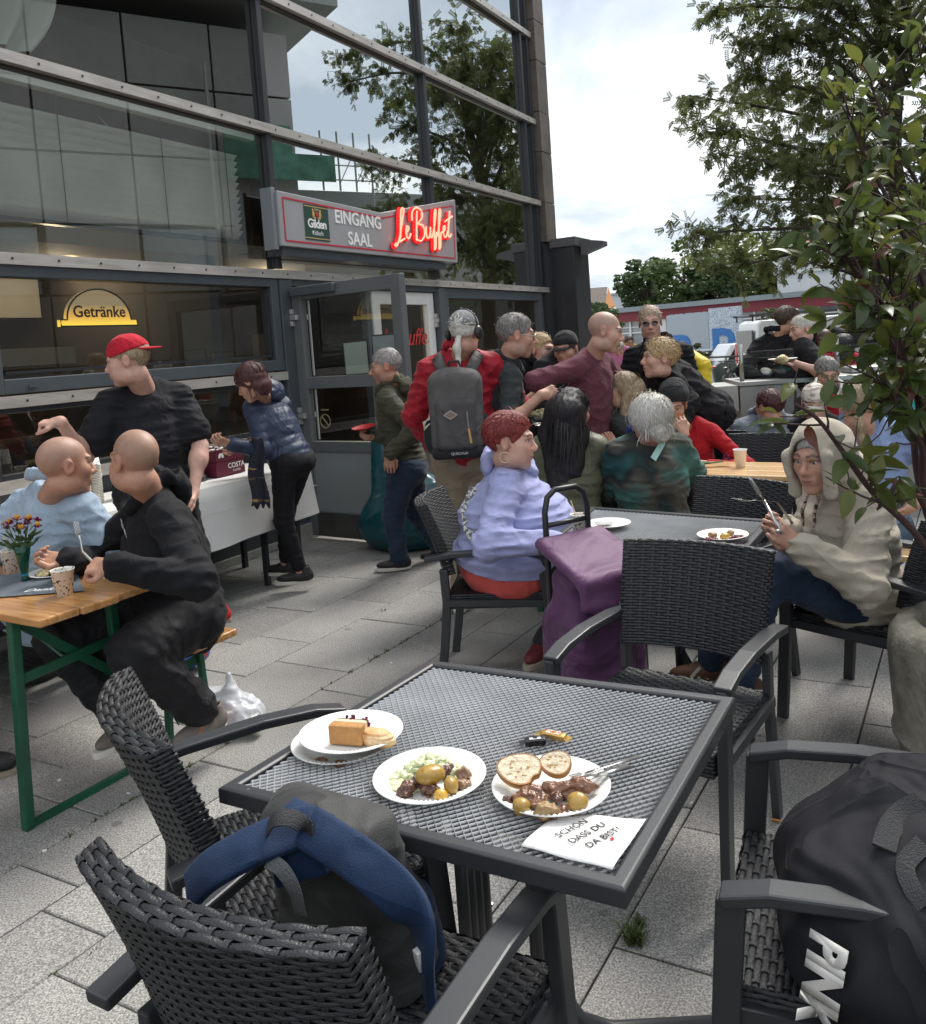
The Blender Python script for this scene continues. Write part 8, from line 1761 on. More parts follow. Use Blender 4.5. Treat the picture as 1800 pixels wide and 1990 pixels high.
q = MB(); q.add([(.06, .08, 1.15), (.80, .08, 1.15), (.80, .08, 1.36), (.06, .08, 1.36)], [(0, 1, 2, 3)]); q.add([(.84, .08, 1.15), (1.48, .08, 1.15), (1.48, .08, 1.36), (.84, .08, 1.36)], [(0, 1, 2, 3)]); part('sneeze_guard', q, glassmat('guard_glass', (.9, .93, .93), 1.5), ct)
for i in range(4): q = MB(); q.box((.95 + .38 * i, .15, 1.115), (1.28 + .38 * i, .5, 1.165)); part('tray', q, M_STEEL, ct, bevel=.01)
for x, r, h, c_, lb in ((1.9, .09, .14, (.55, .3, .1), 'orange serving dish standing on the steel counter'), (.3, .08, .10, (.7, .68, .6), 'pale serving dish standing behind the glass guard')):
 pt = V3(*ct.location) + Matrix.Rotation(-.12, 3, 'Z') @ Vector((x, .35, 1.17 if x > 1 else 1.112)); d_ = thing('serving_dish', lb, 'dish', pt); q = MB(); q.lathe([(0, 0), (r * .8, 0), (r, h * .6), (r * .95, h * .6), (0, h * .5)], 18); part('dish', q, M_STEEL, d_, smooth=True); q = MB(); q.blob((0, 0, h * .55), (r * .8, r * .8, .03), 10, 0, .2, 3); part('food', q, mat('dish_food%d' % int(x * 10), c_, .6), d_, smooth=True)
# ------------------------------------------------------------------ long low pavilion with a red fascia
PA, PB = P(1195, 605, 46.0), P(1625, 566, 38.5); pd = PB - PA; PLn = float(np.hypot(pd[0], pd[1])); pyaw = math.atan2(pd[1], pd[0]); zr = PA[2]; gz = -.6
pv = thing('pavilion', 'long low glass pavilion with a red fascia under a grey flat roof', 'building', (PA[0], PA[1], 0), pyaw); Lp = PLn + .2
q = MB(); q.box((-1, -.8, zr - .12), (Lp + 9, 9, zr + .12)); part('roof', q, mat('roof_bluegrey', (.22, .26, .28), .6), pv)
q = MB(); q.box((-.8, -.55, zr - .62), (Lp, -.4, zr - .125)); part('fascia', q, mat('fascia_red', (.20, .022, .035), .55, n=.15, ns=.6), pv)
M_PANE = mat('pavilion_glass', (.10, .115, .12), .12, n=.5, ns=.5, spec=.8, col2=(.36, .39, .40)); M_WPOST = mat('white_post', (.66, .67, .66), .6)
nx = 13
for i in range(nx):
 x0 = -.8 + (Lp + .8) * i / nx; x1 = -.8 + (Lp + .8) * (i + 1) / nx
 for z0, z1 in ((gz + .3, gz + 2.2), (gz + 2.25, zr - .62)):
  q = MB(); t_ = RND.uniform(-.03, .03); q.add([(x0 + .04, -.30 + t_, z0), (x1 - .04, -.30 - t_, z0), (x1 - .04, -.30 - t_, z1), (x0 + .04, -.30 + t_, z1)], [(0, 1, 2, 3)]); part('window', q, M_PANE, pv)
 q = MB(); w_ = .16 if i % 4 == 0 else .05; q.box((x0 - w_, -.42, gz), (x0 + w_, -.32, zr - .13)); part('post', q, M_WPOST, pv)
q = MB(); q.box((-.8, -.38, gz + 2.19), (Lp, -.31, gz + 2.26)); q.box((-.8, -.38, zr - .95), (Lp, -.31, zr - .90)); part('transom', q, M_WPOST, pv)
q = MB(); q.box((-.8, -.25, gz), (Lp + 9, 8.5, zr - .13)); part('core', q, mat('pavilion_core', (.12, .12, .12), .9), pv)
q = MB(); q.box((Lp + .15, -.5, gz), (Lp + 9, -.26, zr - .13)); part('wall', q, mat('white_render', (.62, .63, .64), .7, n=.06, ns=1), pv)
M_REDL = mat('shop_letter_red', (.62, .015, .03), .5)
text('P', 1.0, frame_matrix((Lp + 1.1, -.52, zr - 1.6), (1, 0, 0), (0, 0, 1)), M_REDL, pv, extrude=.03)
wb2 = thing('white_shop_block', 'white windowless upper block with red letters behind the pavilion', 'building', P(1512, 570, 50), pyaw + .05); h0 = wb2.location[2]
q = MB(); q.box((0, 0, -6), (14, 8, 1.05)); part('wall', q, MATS['white_render'], wb2); q = MB(); q.box((-.15, -.15, 1.05), (14.2, 8, 2.1)); part('parapet', q, mat('parapet_white', (.60, .61, .62), .6), wb2)
for k in range(4): q = MB(); q.box((.9 + 2.4 * k, -.157, 1.06), (.93 + 2.4 * k, -.15, 2.09)); part('panel_joint', q, mat('joint_grey', (.35, .36, .37), .7), wb2)
for ch, x in (('C', 1.5), ('H', 2.35), ('F', 3.2), ('I', 4.2), ('D', 5.0)): text(ch, 1.15, frame_matrix((x, -.05, 2.12), (1, 0, 0), (0, 0, 1)), M_REDL, wb2, extrude=.05)
# house with orange gable
hp = P(1150, 640, 82.0); hs_ = thing('gabled_house', 'distant house with brown tiled roof and an orange gable', 'house', (hp[0], hp[1], 0), -.05); E0 = P(1122, 612, 82); R0 = P(1128, 563, 82); R1 = P(1183, 556, 82); E1 = P(1200, 606, 82); l = lambda p: (p[0] - hp[0], p[1] - hp[1], p[2])
zr_ = R1[2]; ze = E1[2]; xg = E1[0] - hp[0]; xr = R1[0] - hp[0]
q = MB(); q.add([(-9, -3, ze), (xr - .9, -3, ze), (xr, 1, zr_), (-9, 1, zr_)], [(0, 1, 2, 3)]); q.add([(-9, -3.1, ze - .15), (xr - .9, -3.1, ze - .15), (xr - .9, -3, ze), (-9, -3, ze)], [(0, 1, 2, 3)])
part('roof', q, mat('roof_tile_brown', (.13, .105, .09), .85, n=.3, ns=3, stretch=(1, 1, 6)), hs_)
q = MB(); q.add([(xr - .9, -2.8, ze), (xg + .2, 1.5, ze), (xr + .05, 1, zr_)], [(0, 1, 2)]); q.add([(xr - .9, -2.8, ze), (xg + .2, 1.5, ze), (xg + .2, 1.5, -2), (xr - .9, -2.8, -2)], [(0, 1, 2, 3)], 1); q.box((-9, -2.8, -2), (xr - .95, -2.6, ze), 1); part('wall', q, [mat('gable_orange', (.50, .22, .07), .8), mat('house_wall', (.5, .48, .45), .8)], hs_)
q = MB(); q.box((-1.5, -1.3, ze + (zr_ - ze) * .55), (-.7, -.9, ze + (zr_ - ze) * .72)); part('roof_window', q, mat('roof_window', (.5, .55, .6), .2), hs_)
for z in (ze - 1.1, ze - .3): q = MB(); q.box((xg - .9, .2, z - .35), (xg - .2, 1.0, z + .3)); part('window', q, M_WPOST, hs_)
hb = P(1212, 620, 110); h2 = thing('grey_block', 'pale grey distant block between the house and the trees', 'building', (hb[0], hb[1], 0)); zt2 = P(1212, 573, 110)[2]; q = MB(); q.box((-2.5, 0, -2), (3, 6, zt2)); part('wall', q, mat('pale_grey_wall', (.42, .45, .48), .8), h2); q = MB(); q.box((-2.7, -.2, zt2), (3.2, 6, zt2 + .3)); part('roof', q, mat('roof_bluegrey', (.22, .26, .28), .6), h2)
# mural fence with a blue P
fa, fb_ = P(1295, 612, 36), P(1440, 606, 33); fd = fb_ - fa; fL = float(np.hypot(fd[0], fd[1])); fy_ = math.atan2(fd[1], fd[0]); ft = thing('mural_fence', 'silver slatted fence with a big blue letter P panel by the car park', 'fence', (fa[0], fa[1], 0), fy_); zt3 = fa[2]
q = MB(); n_ = 46
for i in range(n_): x = fL * .58 * i / n_; q.box((x, 0, gz), (x + .035, .12, zt3 - RND.uniform(0, .05)), 1 if 1 < i < 13 and False else 0)
part('slat', q, mat('slat_silver', (.40, .45, .50), .5, metal=.2), ft, kind='stuff')
q = MB(); q.add([(0, .14, gz), (fL * .58, .14, gz), (fL * .58, .14, zt3 - .3), (0, .14, zt3 - .3)], [(0, 1, 2, 3)]); part('backing', q, mat('fence_backing', (.12, .15, .18), .8, col2=(.05, .18, .38), ns=.9), ft)
q = MB(); q.box((fL * .59, -.02, gz), (fL, .1, zt3 + .1)); part('panel', q, mat('mosaic_panel', (.22, .28, .36), .6, col2=(.55, .6, .66), ns=26, pos=(.42, .58)), ft)
M_BLUEP = mat('mural_blue', (.03, .15, .40), .6, n=.3, ns=18); text('P', 2.3, frame_matrix((fL * .59 + .62, -.03, gz + .55), (1, 0, 0), (0, 0, 1)), M_BLUEP, ft, extrude=.015, offset=.04); text('P', 2.0, frame_matrix((fL * .19, -.02, gz + .6), (1, 0, 0), (0, 0, 1)), M_BLUEP, ft, extrude=.015, offset=.03)
q = MB(); q.box((fL * .77, -.05, gz), (fL * .88, -.025, gz + 1.05)); part('white_patch', q, M_WPOST, ft)
ra, rb2 = P(1330, 697, 24), P(1480, 690, 23); rl = thing('railing', 'thin dark railing before the parked cars', 'railing', (ra[0], ra[1], 0)); q = MB(); q.tube([(0, 0, ra[2]), tuple(rb2 - ra + V3(0, 0, ra[2]))], .03, 6)
for t_ in (0, .28, .55, 1): p = (rb2 - ra) * t_; q.tube([(p[0], p[1], -.35), (p[0], p[1], ra[2] + p[2])], .02, 6)
part('rails', q, M_FRAME2, rl)
# ------------------------------------------------------------------ parked vehicles
M_TYRE = mat('tyre', (.015, .015, .016), .8); M_RIM = mat('alloy', (.45, .45, .45), .35, metal=.8); M_CGLASS = mat('car_glass', (.02, .022, .025), .08, spec=.8)
def wheel(par, x, y, z, r):
 q = MB(); q.lathe([(r * .62, -.09), (r * .94, -.10), (r, -.06), (r, .06), (r * .94, .10), (r * .62, .09), (r * .62, -.09)], 24, M=Matrix.Translation((x, y, z)) @ Matrix.Rotation(PI / 2, 4, 'X')); w = part('wheel', q, M_TYRE, par, smooth=True)
 q = MB(); MM = Matrix.Translation((x, y - .085, z)) @ Matrix.Rotation(PI / 2, 4, 'X')
 q.lathe([(0, .0), (r * .16, .0), (r * .16, -.03), (0, -.03)], 12, M=MM); q.lathe([(r * .54, .01), (r * .63, .01), (r * .63, -.03), (r * .54, -.03), (r * .54, .01)], 20, M=MM)
 for k in range(10):
  a_ = k * PI / 5; q.bar(MM @ Vector((r * .12 * math.cos(a_), r * .12 * math.sin(a_), 0)), MM @ Vector((r * .56 * math.cos(a_), r * .56 * math.sin(a_), 0)), .03, .03)
 part('rim', q, M_RIM, w)
def carbody(name, label, cat, pos, yaw, prof, width, paint, roofp, glass, wheels, r, lights, tumble=.12):
 """prof: side outline (x, z) lower body; roofp: cabin outline; extruded with tumblehome"""
 t = thing(name, label, cat, pos, yaw)
 def loft(P_, w0, w1, zlo, zhi):
  q = MB(); V = []; n = len(P_)
  for s_ in (-1, -.9, .9, 1):
   for x, z in P_:
    k = (z - zlo) / (zhi - zlo); hw = (w0 + (w1 - w0) * k) / 2; e = .04 if abs(s_) == 1 else 0; V.append((x * (1 - e * .3), (abs(s_) == 1) * s_ * hw + (abs(s_) < 1) * s_ * hw * 1.02, z - e * .4 * (k > .5)))
  q.add(V, [tuple(range(n)), tuple(range(3 * n, 4 * n))[::-1]] + [(j * n + i, (j + 1) * n + i, (j + 1) * n + (i + 1) % n, j * n + (i + 1) % n) for j in range(3) for i in range(n)]); return q
 zs = [z for _, z in prof]; part('body', loft(prof, width, width, min(zs), max(zs)), paint, t, bevel=.03)
 zs = [z for _, z in roofp[0]]; cabn = part('cabin', loft(roofp[0], width * .97, width * (1 - tumble * 1.5), min(zs), max(zs)), roofp[1], t, bevel=.03)
 for poly in glass:
  for s_ in (-1, 1):
   q = MB(); V = []
   for x, z in poly: k = (z - min(zs)) / (max(zs) - min(zs)); hw = (width * .97 + (width * (1 - tumble * 1.5) - width * .97) * k) / 2 * 1.02 + .006; V.append((x, s_ * hw, z))
   q.add(V, [tuple(range(len(V)))]); part('side_window', q, M_CGLASS, cabn)
 for x in wheels:
  for s_ in (-1, 1): wheel(t, x, s_ * (width / 2 - .09), r, r) if s_ < 0 else wheel(t, x, width / 2 - .09, r, r)
 for (x, z, sx, sz, mm) in lights:
  for s_ in (-1, 1): q = MB(); q.box((x - .06, s_ * width * .44 - .09, z - sz / 2), (x + .06, s_ * width * .44 + .09, z + sz / 2)); part('tail_light', q, mm, t, bevel=.02)
 return t
M_TAIL = mat('tail_light_red', (.5, .01, .015), .25); M_VANW = mat('van_white', (.66, .68, .68), .3, coat=.4); M_GREENP = mat('car_dark_green', (.012, .03, .024), .25, coat=.8); M_CARW = mat('car_white', (.66, .67, .68), .25, coat=.6)
vp = P(1470, 760, 22.5); zg = gh(0, 22.5)
van = carbody('delivery_van', 'white delivery van with a black roof rack behind the embracing pair', 'van', (vp[0] + 2.4, vp[1] + .6, zg), -.03, [(-2.4, .35), (-2.42, 1.0), (1.9, 1.05), (2.5, .95), (2.55, .4)], 1.85, M_VANW, ([(-2.42, .98), (-2.32, 1.92), (-2.2, 2.0), (1.0, 2.0), (1.9, 1.04)], M_VANW), [[(-.1, 1.12), (-.1, 1.75), (.95, 1.75), (1.6, 1.12)]], (-1.6, 1.6), .34, [(-2.38, 1.12, .1, .55, M_TAIL)], .06)
q = MB(); q.box((-2.44, -.7, 1.15), (-2.40, .7, 1.75)); part('rear_window', q, M_CGLASS, van)
q = MB()
for s_ in (-.7, .7): q.tube([(-2.5, s_, 2.14), (1.0, s_, 2.14), (1.2, s_, 2.06)], .03, 6)
for k in range(7): q.tube([(-2.4 + .55 * k, -.75, 2.14), (-2.4 + .55 * k, .75, 2.14)], .02, 6)
for k in (0, 3, 6):
 for s_ in (-.7, .7): q.tube([(-2.4 + .55 * k, s_, 1.98), (-2.4 + .55 * k, s_, 2.14)], .025, 6)
part('roof_rack', q, M_FRAME2, van)
text('www', .16, frame_matrix((1.2, -.86, 1.86), (1, 0, 0), (0, 0, 1)), M_FRAME2, van)
cp = P(1442, 746, 27.0); car = carbody('compact_car', 'dark green compact car with a white roof parked by the counter', 'car', (cp[0] + 1.1, cp[1] + .8, gh(0, 27)), -.02, [(-1.95, .28), (-2.02, .75), (-1.7, .95), (1.2, .95), (1.95, .8), (2.0, .3)], 1.8, M_GREENP, ([(-1.72, .93), (-1.35, 1.47), (.55, 1.50), (1.1, .94)], M_CARW), [[(-1.5, .98), (-1.2, 1.40), (-.1, 1.43), (-.1, .98)], [(0, .98), (0, 1.43), (.5, 1.42), (.92, .98)]], (-1.25, 1.3), .35, [(-1.93, .72, .1, .2, M_TAIL)])
cp = P(1378, 730, 34.0); carbody('white_car', 'low white car far behind the railing', 'car', (cp[0], cp[1] + .8, gh(0, 34) - .0), .1, [(-2.1, .28), (-2.15, .75), (-1.8, .9), (1.3, .88), (2.1, .72), (2.15, .3)], 1.75, M_CARW, ([(-1.9, .88), (-1.3, 1.35), (.3, 1.36), (1.1, .87)], M_CARW), [[(-1.6, .93), (-1.15, 1.27), (.25, 1.28), (.85, .93)]], (-1.3, 1.35), .32, [(2.05, .68, .1, .16, M_TAIL)])
# bicycle
bk = P(1415, 745, 20.5); bz = gh(0, 20.5); by = thing('bicycle', 'black bicycle leaning before the green car', 'bicycle', (bk[0], bk[1], bz), 1.1)
for x in (-.5, .52): q = MB(); q.tube([(x + .34 * math.cos(a_), 0, .34 + .34 * math.sin(a_)) for a_ in np.linspace(0, 2 * PI, 25)], .022, 6, up=(0, 1, 0), caps=False); w = part('wheel', q, M_TYRE, by); q = MB(); [q.tube([(x, 0, .34), (x + .33 * math.cos(a_), 0, .34 + .33 * math.sin(a_))], .004, 4) for a_ in np.linspace(0, 2 * PI, 13)[:-1]]; o = part('spokes', q, M_RIM, w); o['kind'] = 'stuff'
q = MB()
for a_, b__ in (((-.5, .34), (-.12, .3)), ((-.12, .3), (-.22, .82)), ((-.5, .34), (-.2, .72)), ((-.2, .72), (.36, .80)), ((-.12, .3), (.38, .70)), ((.52, .34), (.33, .95))): q.tube([(a_[0], 0, a_[1]), (b__[0], 0, b__[1])], .02, 6)
part('bike_frame', q, M_BLKPL, by); q = MB(); q.tube([(.33, -.26, 1.0), (.36, 0, 1.0), (.33, .26, 1.0)], .014, 6); part('handlebar', q, M_BLKPL, by); q = MB(); q.blob((-.24, 0, .86), (.13, .06, .03), 8); part('saddle', q, M_BLKPL, by)
# ------------------------------------------------------------------ vegetation
def quads_np(C, A, B):      # rhombic leaves: centre, half length vector, half width vector
 V = np.stack([C - A, C - B * 1.0 + A * .1, C + A, C + B + A * .1], 1).reshape(-1, 3); Q = np.arange(len(V)).reshape(-1, 4); return V, Q
def rand_dirs(n, rng): d = rng.normal(size=(n, 3)); return d / np.linalg.norm(d, axis=1)[:, None]
M_BARK = mat('bark', (.075, .062, .05), .9, n=.4, ns=14, bump=.5, bs=30)
def tree(name, label, base, top, crown_c, crown_r, n, leaf, lm, seed, clump=26, cat='tree', group=None, trunk_r=.22, flat=1.0):
 rng = np.random.RandomState(seed); t = thing(name, label, cat, base, 0, group); b0 = aarr(base); q = MB(); q.tube([(0, 0, -.1), tuple((aarr(top) - b0) * .5 + V3(.1, 0, 0)), tuple(aarr(top) - b0)], [trunk_r, trunk_r * .7, trunk_r * .25], 8)
 cc = []
 for k in range(clump):
  d = rand_dirs(1, rng)[0]; rr = rng.uniform(.35, 1) ** .6; p = aarr(crown_c) + d * aarr(crown_r) * rr; cc.append((p, rng.uniform(.22, .42) * np.mean(crown_r)))
  q.tube([tuple((aarr(top) - b0) * rng.uniform(.4, .9)), tuple((p + aarr(top)) / 2 - b0 - V3(0, 0, .1)), tuple(p - b0)], [trunk_r * .3, trunk_r * .18, .02], 5)
 part('trunk', q, M_BARK, t)
 m_ = n // clump; Cs = []
 for p, r in cc: d = rand_dirs(m_, rng); Cs.append(p + d * (r * rng.uniform(.3, 1, (m_, 1)) ** .5) * V3(1, 1, .72 * flat))
 C = np.concatenate(Cs); D = rand_dirs(len(C), rng); D[:, 2] *= .5; E_ = np.cross(D, rand_dirs(len(C), rng)); E_ /= np.linalg.norm(E_, axis=1)[:, None] + 1e-6; s_ = leaf * rng.uniform(.6, 1.3, (len(C), 1)); V, Q = quads_np(C - b0, D * s_, E_ * s_ * .55); o = link('crown', mesh_np('crown', V, Q), t); o.data.materials.append(lm); return t
L1 = leafmat('leaf_mid_green', (.05, .088, .025), (.11, .155, .05)); L2 = leafmat('leaf_yellow_green', (.10, .135, .03), (.19, .22, .07)); L3 = leafmat('leaf_dark_green', (.032, .06, .02), (.07, .11, .035)); L4 = leafmat('leaf_olive', (.05, .062, .02), (.10, .11, .04))
TG = 'trees beyond the pavilion'
for k, (px, py, Y, rw, rh, lm, lb) in enumerate(((1258, 560, 62, 2.2, 2.2, L3, 'leftmost dark rounded tree above the pavilion'), (1330, 545, 60, 2.9, 2.6, L1, 'broad mid green tree above the mural fence'), (1405, 560, 58, 2.4, 2.2, L3, 'low dark tree behind the pavilion roof, right of the broad green tree'), (1445, 525, 64, 2.8, 3.2, L2, 'tall yellow green tree behind the pavilion'), (1495, 545, 60, 1.7, 2.8, L2, 'narrow yellow green tree beside the white shop block'), (1385, 520, 75, 3.4, 2.6, L2, 'pale green tree rising at the back between the darker crowns'), (1560, 520, 80, 6, 4.5, L1, 'large green tree behind the white shop block'), (1690, 520, 70, 7, 5.5, L1, 'large tree mass far behind the shrub at the right'))):
 c_ = P(px, py, Y); tree('broadleaf_tree', lb, (c_[0], c_[1], -.6), (c_[0], c_[1], c_[2] + rh * .3), c_, (rw, rw, rh), 2600, .25, lm, 40 + k, 26, group=TG)
c_ = P(1165, 618, 40); tree('dark_shrub', 'dark upright shrub in front of the gabled house', (c_[0], c_[1], -.6), (c_[0], c_[1], c_[2]), c_ - V3(0, 0, .3), (1.0, 1.0, 1.35), 2200, .11, L3, 61, 16, 'shrub', trunk_r=.1)
c_ = P(1347, 682, 29); tree('round_shrub', 'small round green shrub before the mural fence', (c_[0], c_[1], -.55), (c_[0], c_[1], c_[2]), c_, (.55, .55, .42), 1300, .07, L4, 62, 10, 'shrub', trunk_r=.06)
c_ = P(1500, 655, 35); tree('brownish_shrub', 'olive brown shrub between the mural fence and the van', (c_[0], c_[1], -.6), (c_[0], c_[1], c_[2]), c_, (1.5, 1.2, 1.1), 1800, .11, L4, 63, 14, 'shrub', trunk_r=.1)
for k, (x, y_, h_) in enumerate(((15, 27, 5), (21, 31, 6.5), (27, 36, 7))): tree('broadleaf_tree', ('tree standing off to the right of the car park', 'second tree off to the right of the car park', 'third tree off to the right of the car park')[k], (x, y_, -.5), (x, y_, h_ * .7), (x, y_, h_ * .62), (3, 3, h_ * .42), 2600, .17, (L1, L3, L1)[k], 80 + k, 24, group=TG)
wd = MB()
for k in range(260): p = P(1340 + RND.uniform(0, 75), 738 + RND.uniform(-6, 10), 19 + RND.uniform(-1, 2)); tuft(wd, p[0], p[1], 3, RND.uniform(.1, .3), .06, gh(0, p[1]))
part('weeds', wd, M_GRASS, kind='stuff')
# feathery street tree at the upper right
rng = np.random.RandomState(77); rbse = V3(8.7, 16.4, -.1); rt_ = thing('feathery_tree', 'tall feathery leaved street tree spreading over the right of the square', 'tree', rbse); Pt = []
def limb(pts, r0, r1, q): pts = smoothline([aarr(p) - rbse for p in pts], 6); n = len(pts); q.tube(pts, [r0 + (r1 - r0) * i / (n - 1) for i in range(n)], 7); return [p + rbse for p in pts]
q = MB(); trunk = limb([rbse, rbse + V3(.1, 0, 2.5), P(1738, 330, 16.2), P(1745, 170, 16.0), P(1760, 20, 15.8), P(1770, -150, 15.6)], .22, .06, q); part('trunk', q, M_BARK, rt_, smooth=True)
q = MB(); LB = []
for a_, mid, tip in (((1740, 330), (1600, 235), (1352, 188)), ((1740, 330), (1560, 290), (1372, 246)), ((1740, 360), (1580, 330), (1410, 300)), ((1742, 250), (1640, 130), (1508, 60)), ((1745, 150), (1660, 40), (1530, -40)), ((1740, 300), (1640, 200), (1470, 150)), ((1738, 400), (1620, 390), (1440, 385)), ((1738, 430), (1600, 440), (1360, 452)), ((1738, 450), (1600, 480), (1420, 520)), ((1745, 180), (1800, 90), (1900, 0)), ((1742, 260), (1820, 220), (1950, 200)), ((1740, 380), (1850, 360), (1980, 370)), ((1755, 60), (1700, -40), (1620, -150)), ((1740, 420), (1680, 360), (1560, 340)), ((1745, 200), (1620, 60), (1450, 90)), ((1745, 120), (1690, 0), (1640, -60))):
 y0 = 16.1; y1 = y0 + rng.uniform(-1.6, 1.0); LB.append(limb([P(*a_, y0), P(*mid, (y0 + y1) / 2 + rng.uniform(-.4, .4)), P(*tip, y1)], .07, .012, q))
for k in range(10): a_ = rng.uniform(0, 6.28); z = rng.uniform(4, 9); LB.append(limb([rbse + V3(.1, 0, z - 1), rbse + V3(1.6 * math.cos(a_), 1.6 * math.sin(a_), z + .4), rbse + V3(3.4 * math.cos(a_), 3.4 * math.sin(a_), z + rng.uniform(.2, 1.4))], .06, .012, q))
CC, AA, BB = [], [], []; tw = MB()
for lb_ in LB:
 n = len(lb_)
 for i in range(int(n * .28), n):
  for _ in range(5):
   p = lb_[i]; d = unit(lb_[min(i + 1, n - 1)] - lb_[i - 1]); dr = unit(d * .6 + rng.normal(size=3) * .65 + V3(0, 0, .12)); L_ = rng.uniform(.35, 1.0) * (.7 + .5 * (1 - i / n)); pts = [p]
   for s_ in range(4): pts.append(pts[-1] + dr * L_ / 4); dr = unit(dr + V3(0, 0, -.16) + rng.normal(size=3) * .16)
   tw.tube([v - rbse for v in pts], [.008, .007, .006, .005, .003], 3, caps=False)
   for s_ in range(1, 5):
    for __ in range(3):
     fd = unit(rng.normal(size=3) * .7 + V3(0, 0, -.45) + dr * .5); o_ = pts[s_]; sd_ = unit(np.cross(fd, rng.normal(size=3))); fl = rng.uniform(.10, .19)
     for m_ in range(6):
      for sg in (-1, 1): ld = unit(fd * .5 + sd_ * sg); c_ = o_ + fd * fl * (m_ + 1) / 6; CC.append(c_ + ld * .024); AA.append(ld * .031); BB.append(np.cross(ld, unit(np.cross(fd, sd_))) * .0125)
part('branch', q, M_BARK, rt_, smooth=True); o = part('twig', tw, M_BARK, rt_); o['kind'] = 'stuff'
V, Q = quads_np(np.array(CC) - rbse, np.array(AA), np.array(BB)); o = link('crown', mesh_np('crown', V, Q), rt_); o.data.materials.append(leafmat('feathery_leaf', (.06, .078, .022), (.13, .15, .045), trl=.5)); o['kind'] = 'stuff'
# ------------------------------------------------------------------ concrete planter with the glossy leaved shrub in front at the right
pp = V3(1.745, 2.72, 0); plt_ = thing('concrete_planter', 'weathered mossy round concrete planter at the right edge', 'planter', pp)
M_CONC = mat('mossy_concrete', (.15, .14, .105), .9, col2=(.30, .28, .235), ns=7, bump=.7, bs=45); q = MB(); q.lathe([(.34, 0), (.36, .15), (.375, .16), (.375, .17), (.365, .18), (.38, .44), (.375, .50), (.345, .545), (.30, .56), (.265, .53), (.26, .40), (0, .40)], 40); part('bowl', q, M_CONC, plt_, smooth=True)
q = MB(); q.blob((0, 0, .41), (.262, .262, .045), 18, 0, .2, 4); part('soil', q, mat('soil', (.035, .022, .014), .95, n=.5, ns=30), plt_, smooth=True)
sbse = pp + V3(0, 0, .42); shr = thing('glossy_shrub', 'tall glossy leaved shrub with reddish twigs growing from the concrete planter', 'shrub', sbse)
rng = np.random.RandomState(5); q = MB(); stems = []
def stem_(pts, r0, r1): p = smoothline([aarr(v) - sbse for v in pts], 5); n = len(p); q.tube(p, [r0 + (r1 - r0) * i / (n - 1) for i in range(n)], 6); stems.append([v + sbse for v in p])
S0_ = lambda: sbse + V3(rng.uniform(-.06, .06), rng.uniform(-.06, .06), 0)
main = [[(1798, 1060, 2.5), (1700, 960, 2.3), (1640, 880, 2.2), (1590, 815, 2.12), (1545, 785, 2.08)], [(1802, 1000, 2.6), (1770, 800, 2.5), (1735, 700, 2.4), (1700, 650, 2.35), (1680, 615, 2.3)], [(1806, 980, 2.7), (1795, 700, 2.7), (1755, 560, 2.6), (1715, 480, 2.55), (1670, 400, 2.5)], [(1810, 950, 2.75), (1810, 620, 2.7), (1740, 420, 2.6), (1690, 320, 2.55), (1650, 230, 2.5)], [(1815, 900, 2.8), (1830, 600, 2.8), (1800, 400, 2.75), (1740, 280, 2.7), (1690, 160, 2.65)], [(1810, 940, 2.6), (1780, 760, 2.4), (1720, 640, 2.3), (1680, 545, 2.25), (1630, 495, 2.2)], [(1812, 1000, 2.5), (1790, 860, 2.35), (1730, 800, 2.25), (1740, 775, 2.2), (1720, 740, 2.15)], [(1815, 1010, 2.45), (1780, 950, 2.3), (1745, 940, 2.2), (1725, 970, 2.17), (1705, 990, 2.15)], [(1830, 900, 2.9), (1870, 600, 2.9), (1860, 380, 2.9), (1820, 220, 2.85), (1790, 110, 2.8)], [(1840, 900, 2.6), (1880, 700, 2.5), (1860, 560, 2.45), (1810, 480, 2.4), (1770, 420, 2.35)], [(1850, 950, 2.9), (1920, 700, 3.0), (1950, 450, 3.05), (1930, 300, 3.1), (1900, 150, 3.1)], [(1812, 970, 2.55), (1790, 700, 2.4), (1730, 560, 2.3), (1690, 500, 2.28), (1630, 430, 2.22)], [(1820, 980, 2.5), (1800, 820, 2.3), (1760, 700, 2.2), (1730, 610, 2.15), (1700, 570, 2.1)]]
for mpt in main: stem_([S0_()] + [P(*v) for v in mpt], .013, .003)
LP_ = []; nst = len(stems)
for si in range(nst):
 st = stems[si]; n = len(st); low = (si in (0, 7))
 for i in range(int(n * .42), n):
  for _ in range(2 if not low else 1):
   if rng.random() < (.12 if not low else .4): continue
   d = unit(st[min(i + 1, n - 1)] - st[i - 1]); dr = unit(d * .5 + rng.normal(size=3) * .55 + V3(-.03, -.05, .2)); L_ = rng.uniform(.05, .16); pts = [st[i]]
   for s_ in range(3): pts.append(pts[-1] + dr * L_ / 3); dr = unit(dr + V3(0, 0, .14) + rng.normal(size=3) * .14)
   q.tube([v - sbse for v in pts], [.0032, .0027, .0022, .0016], 4, caps=False)
   for s_ in range(1, 4):
    for __ in range(1 if s_ < 3 else 4): LP_.append((pts[s_], unit(dr * .55 + rng.normal(size=3) * .6 + V3(0, 0, -.05))))
part('branch', q, mat('shrub_twig', (.06, .032, .03), .7, n=.3, ns=30), shr, smooth=True)
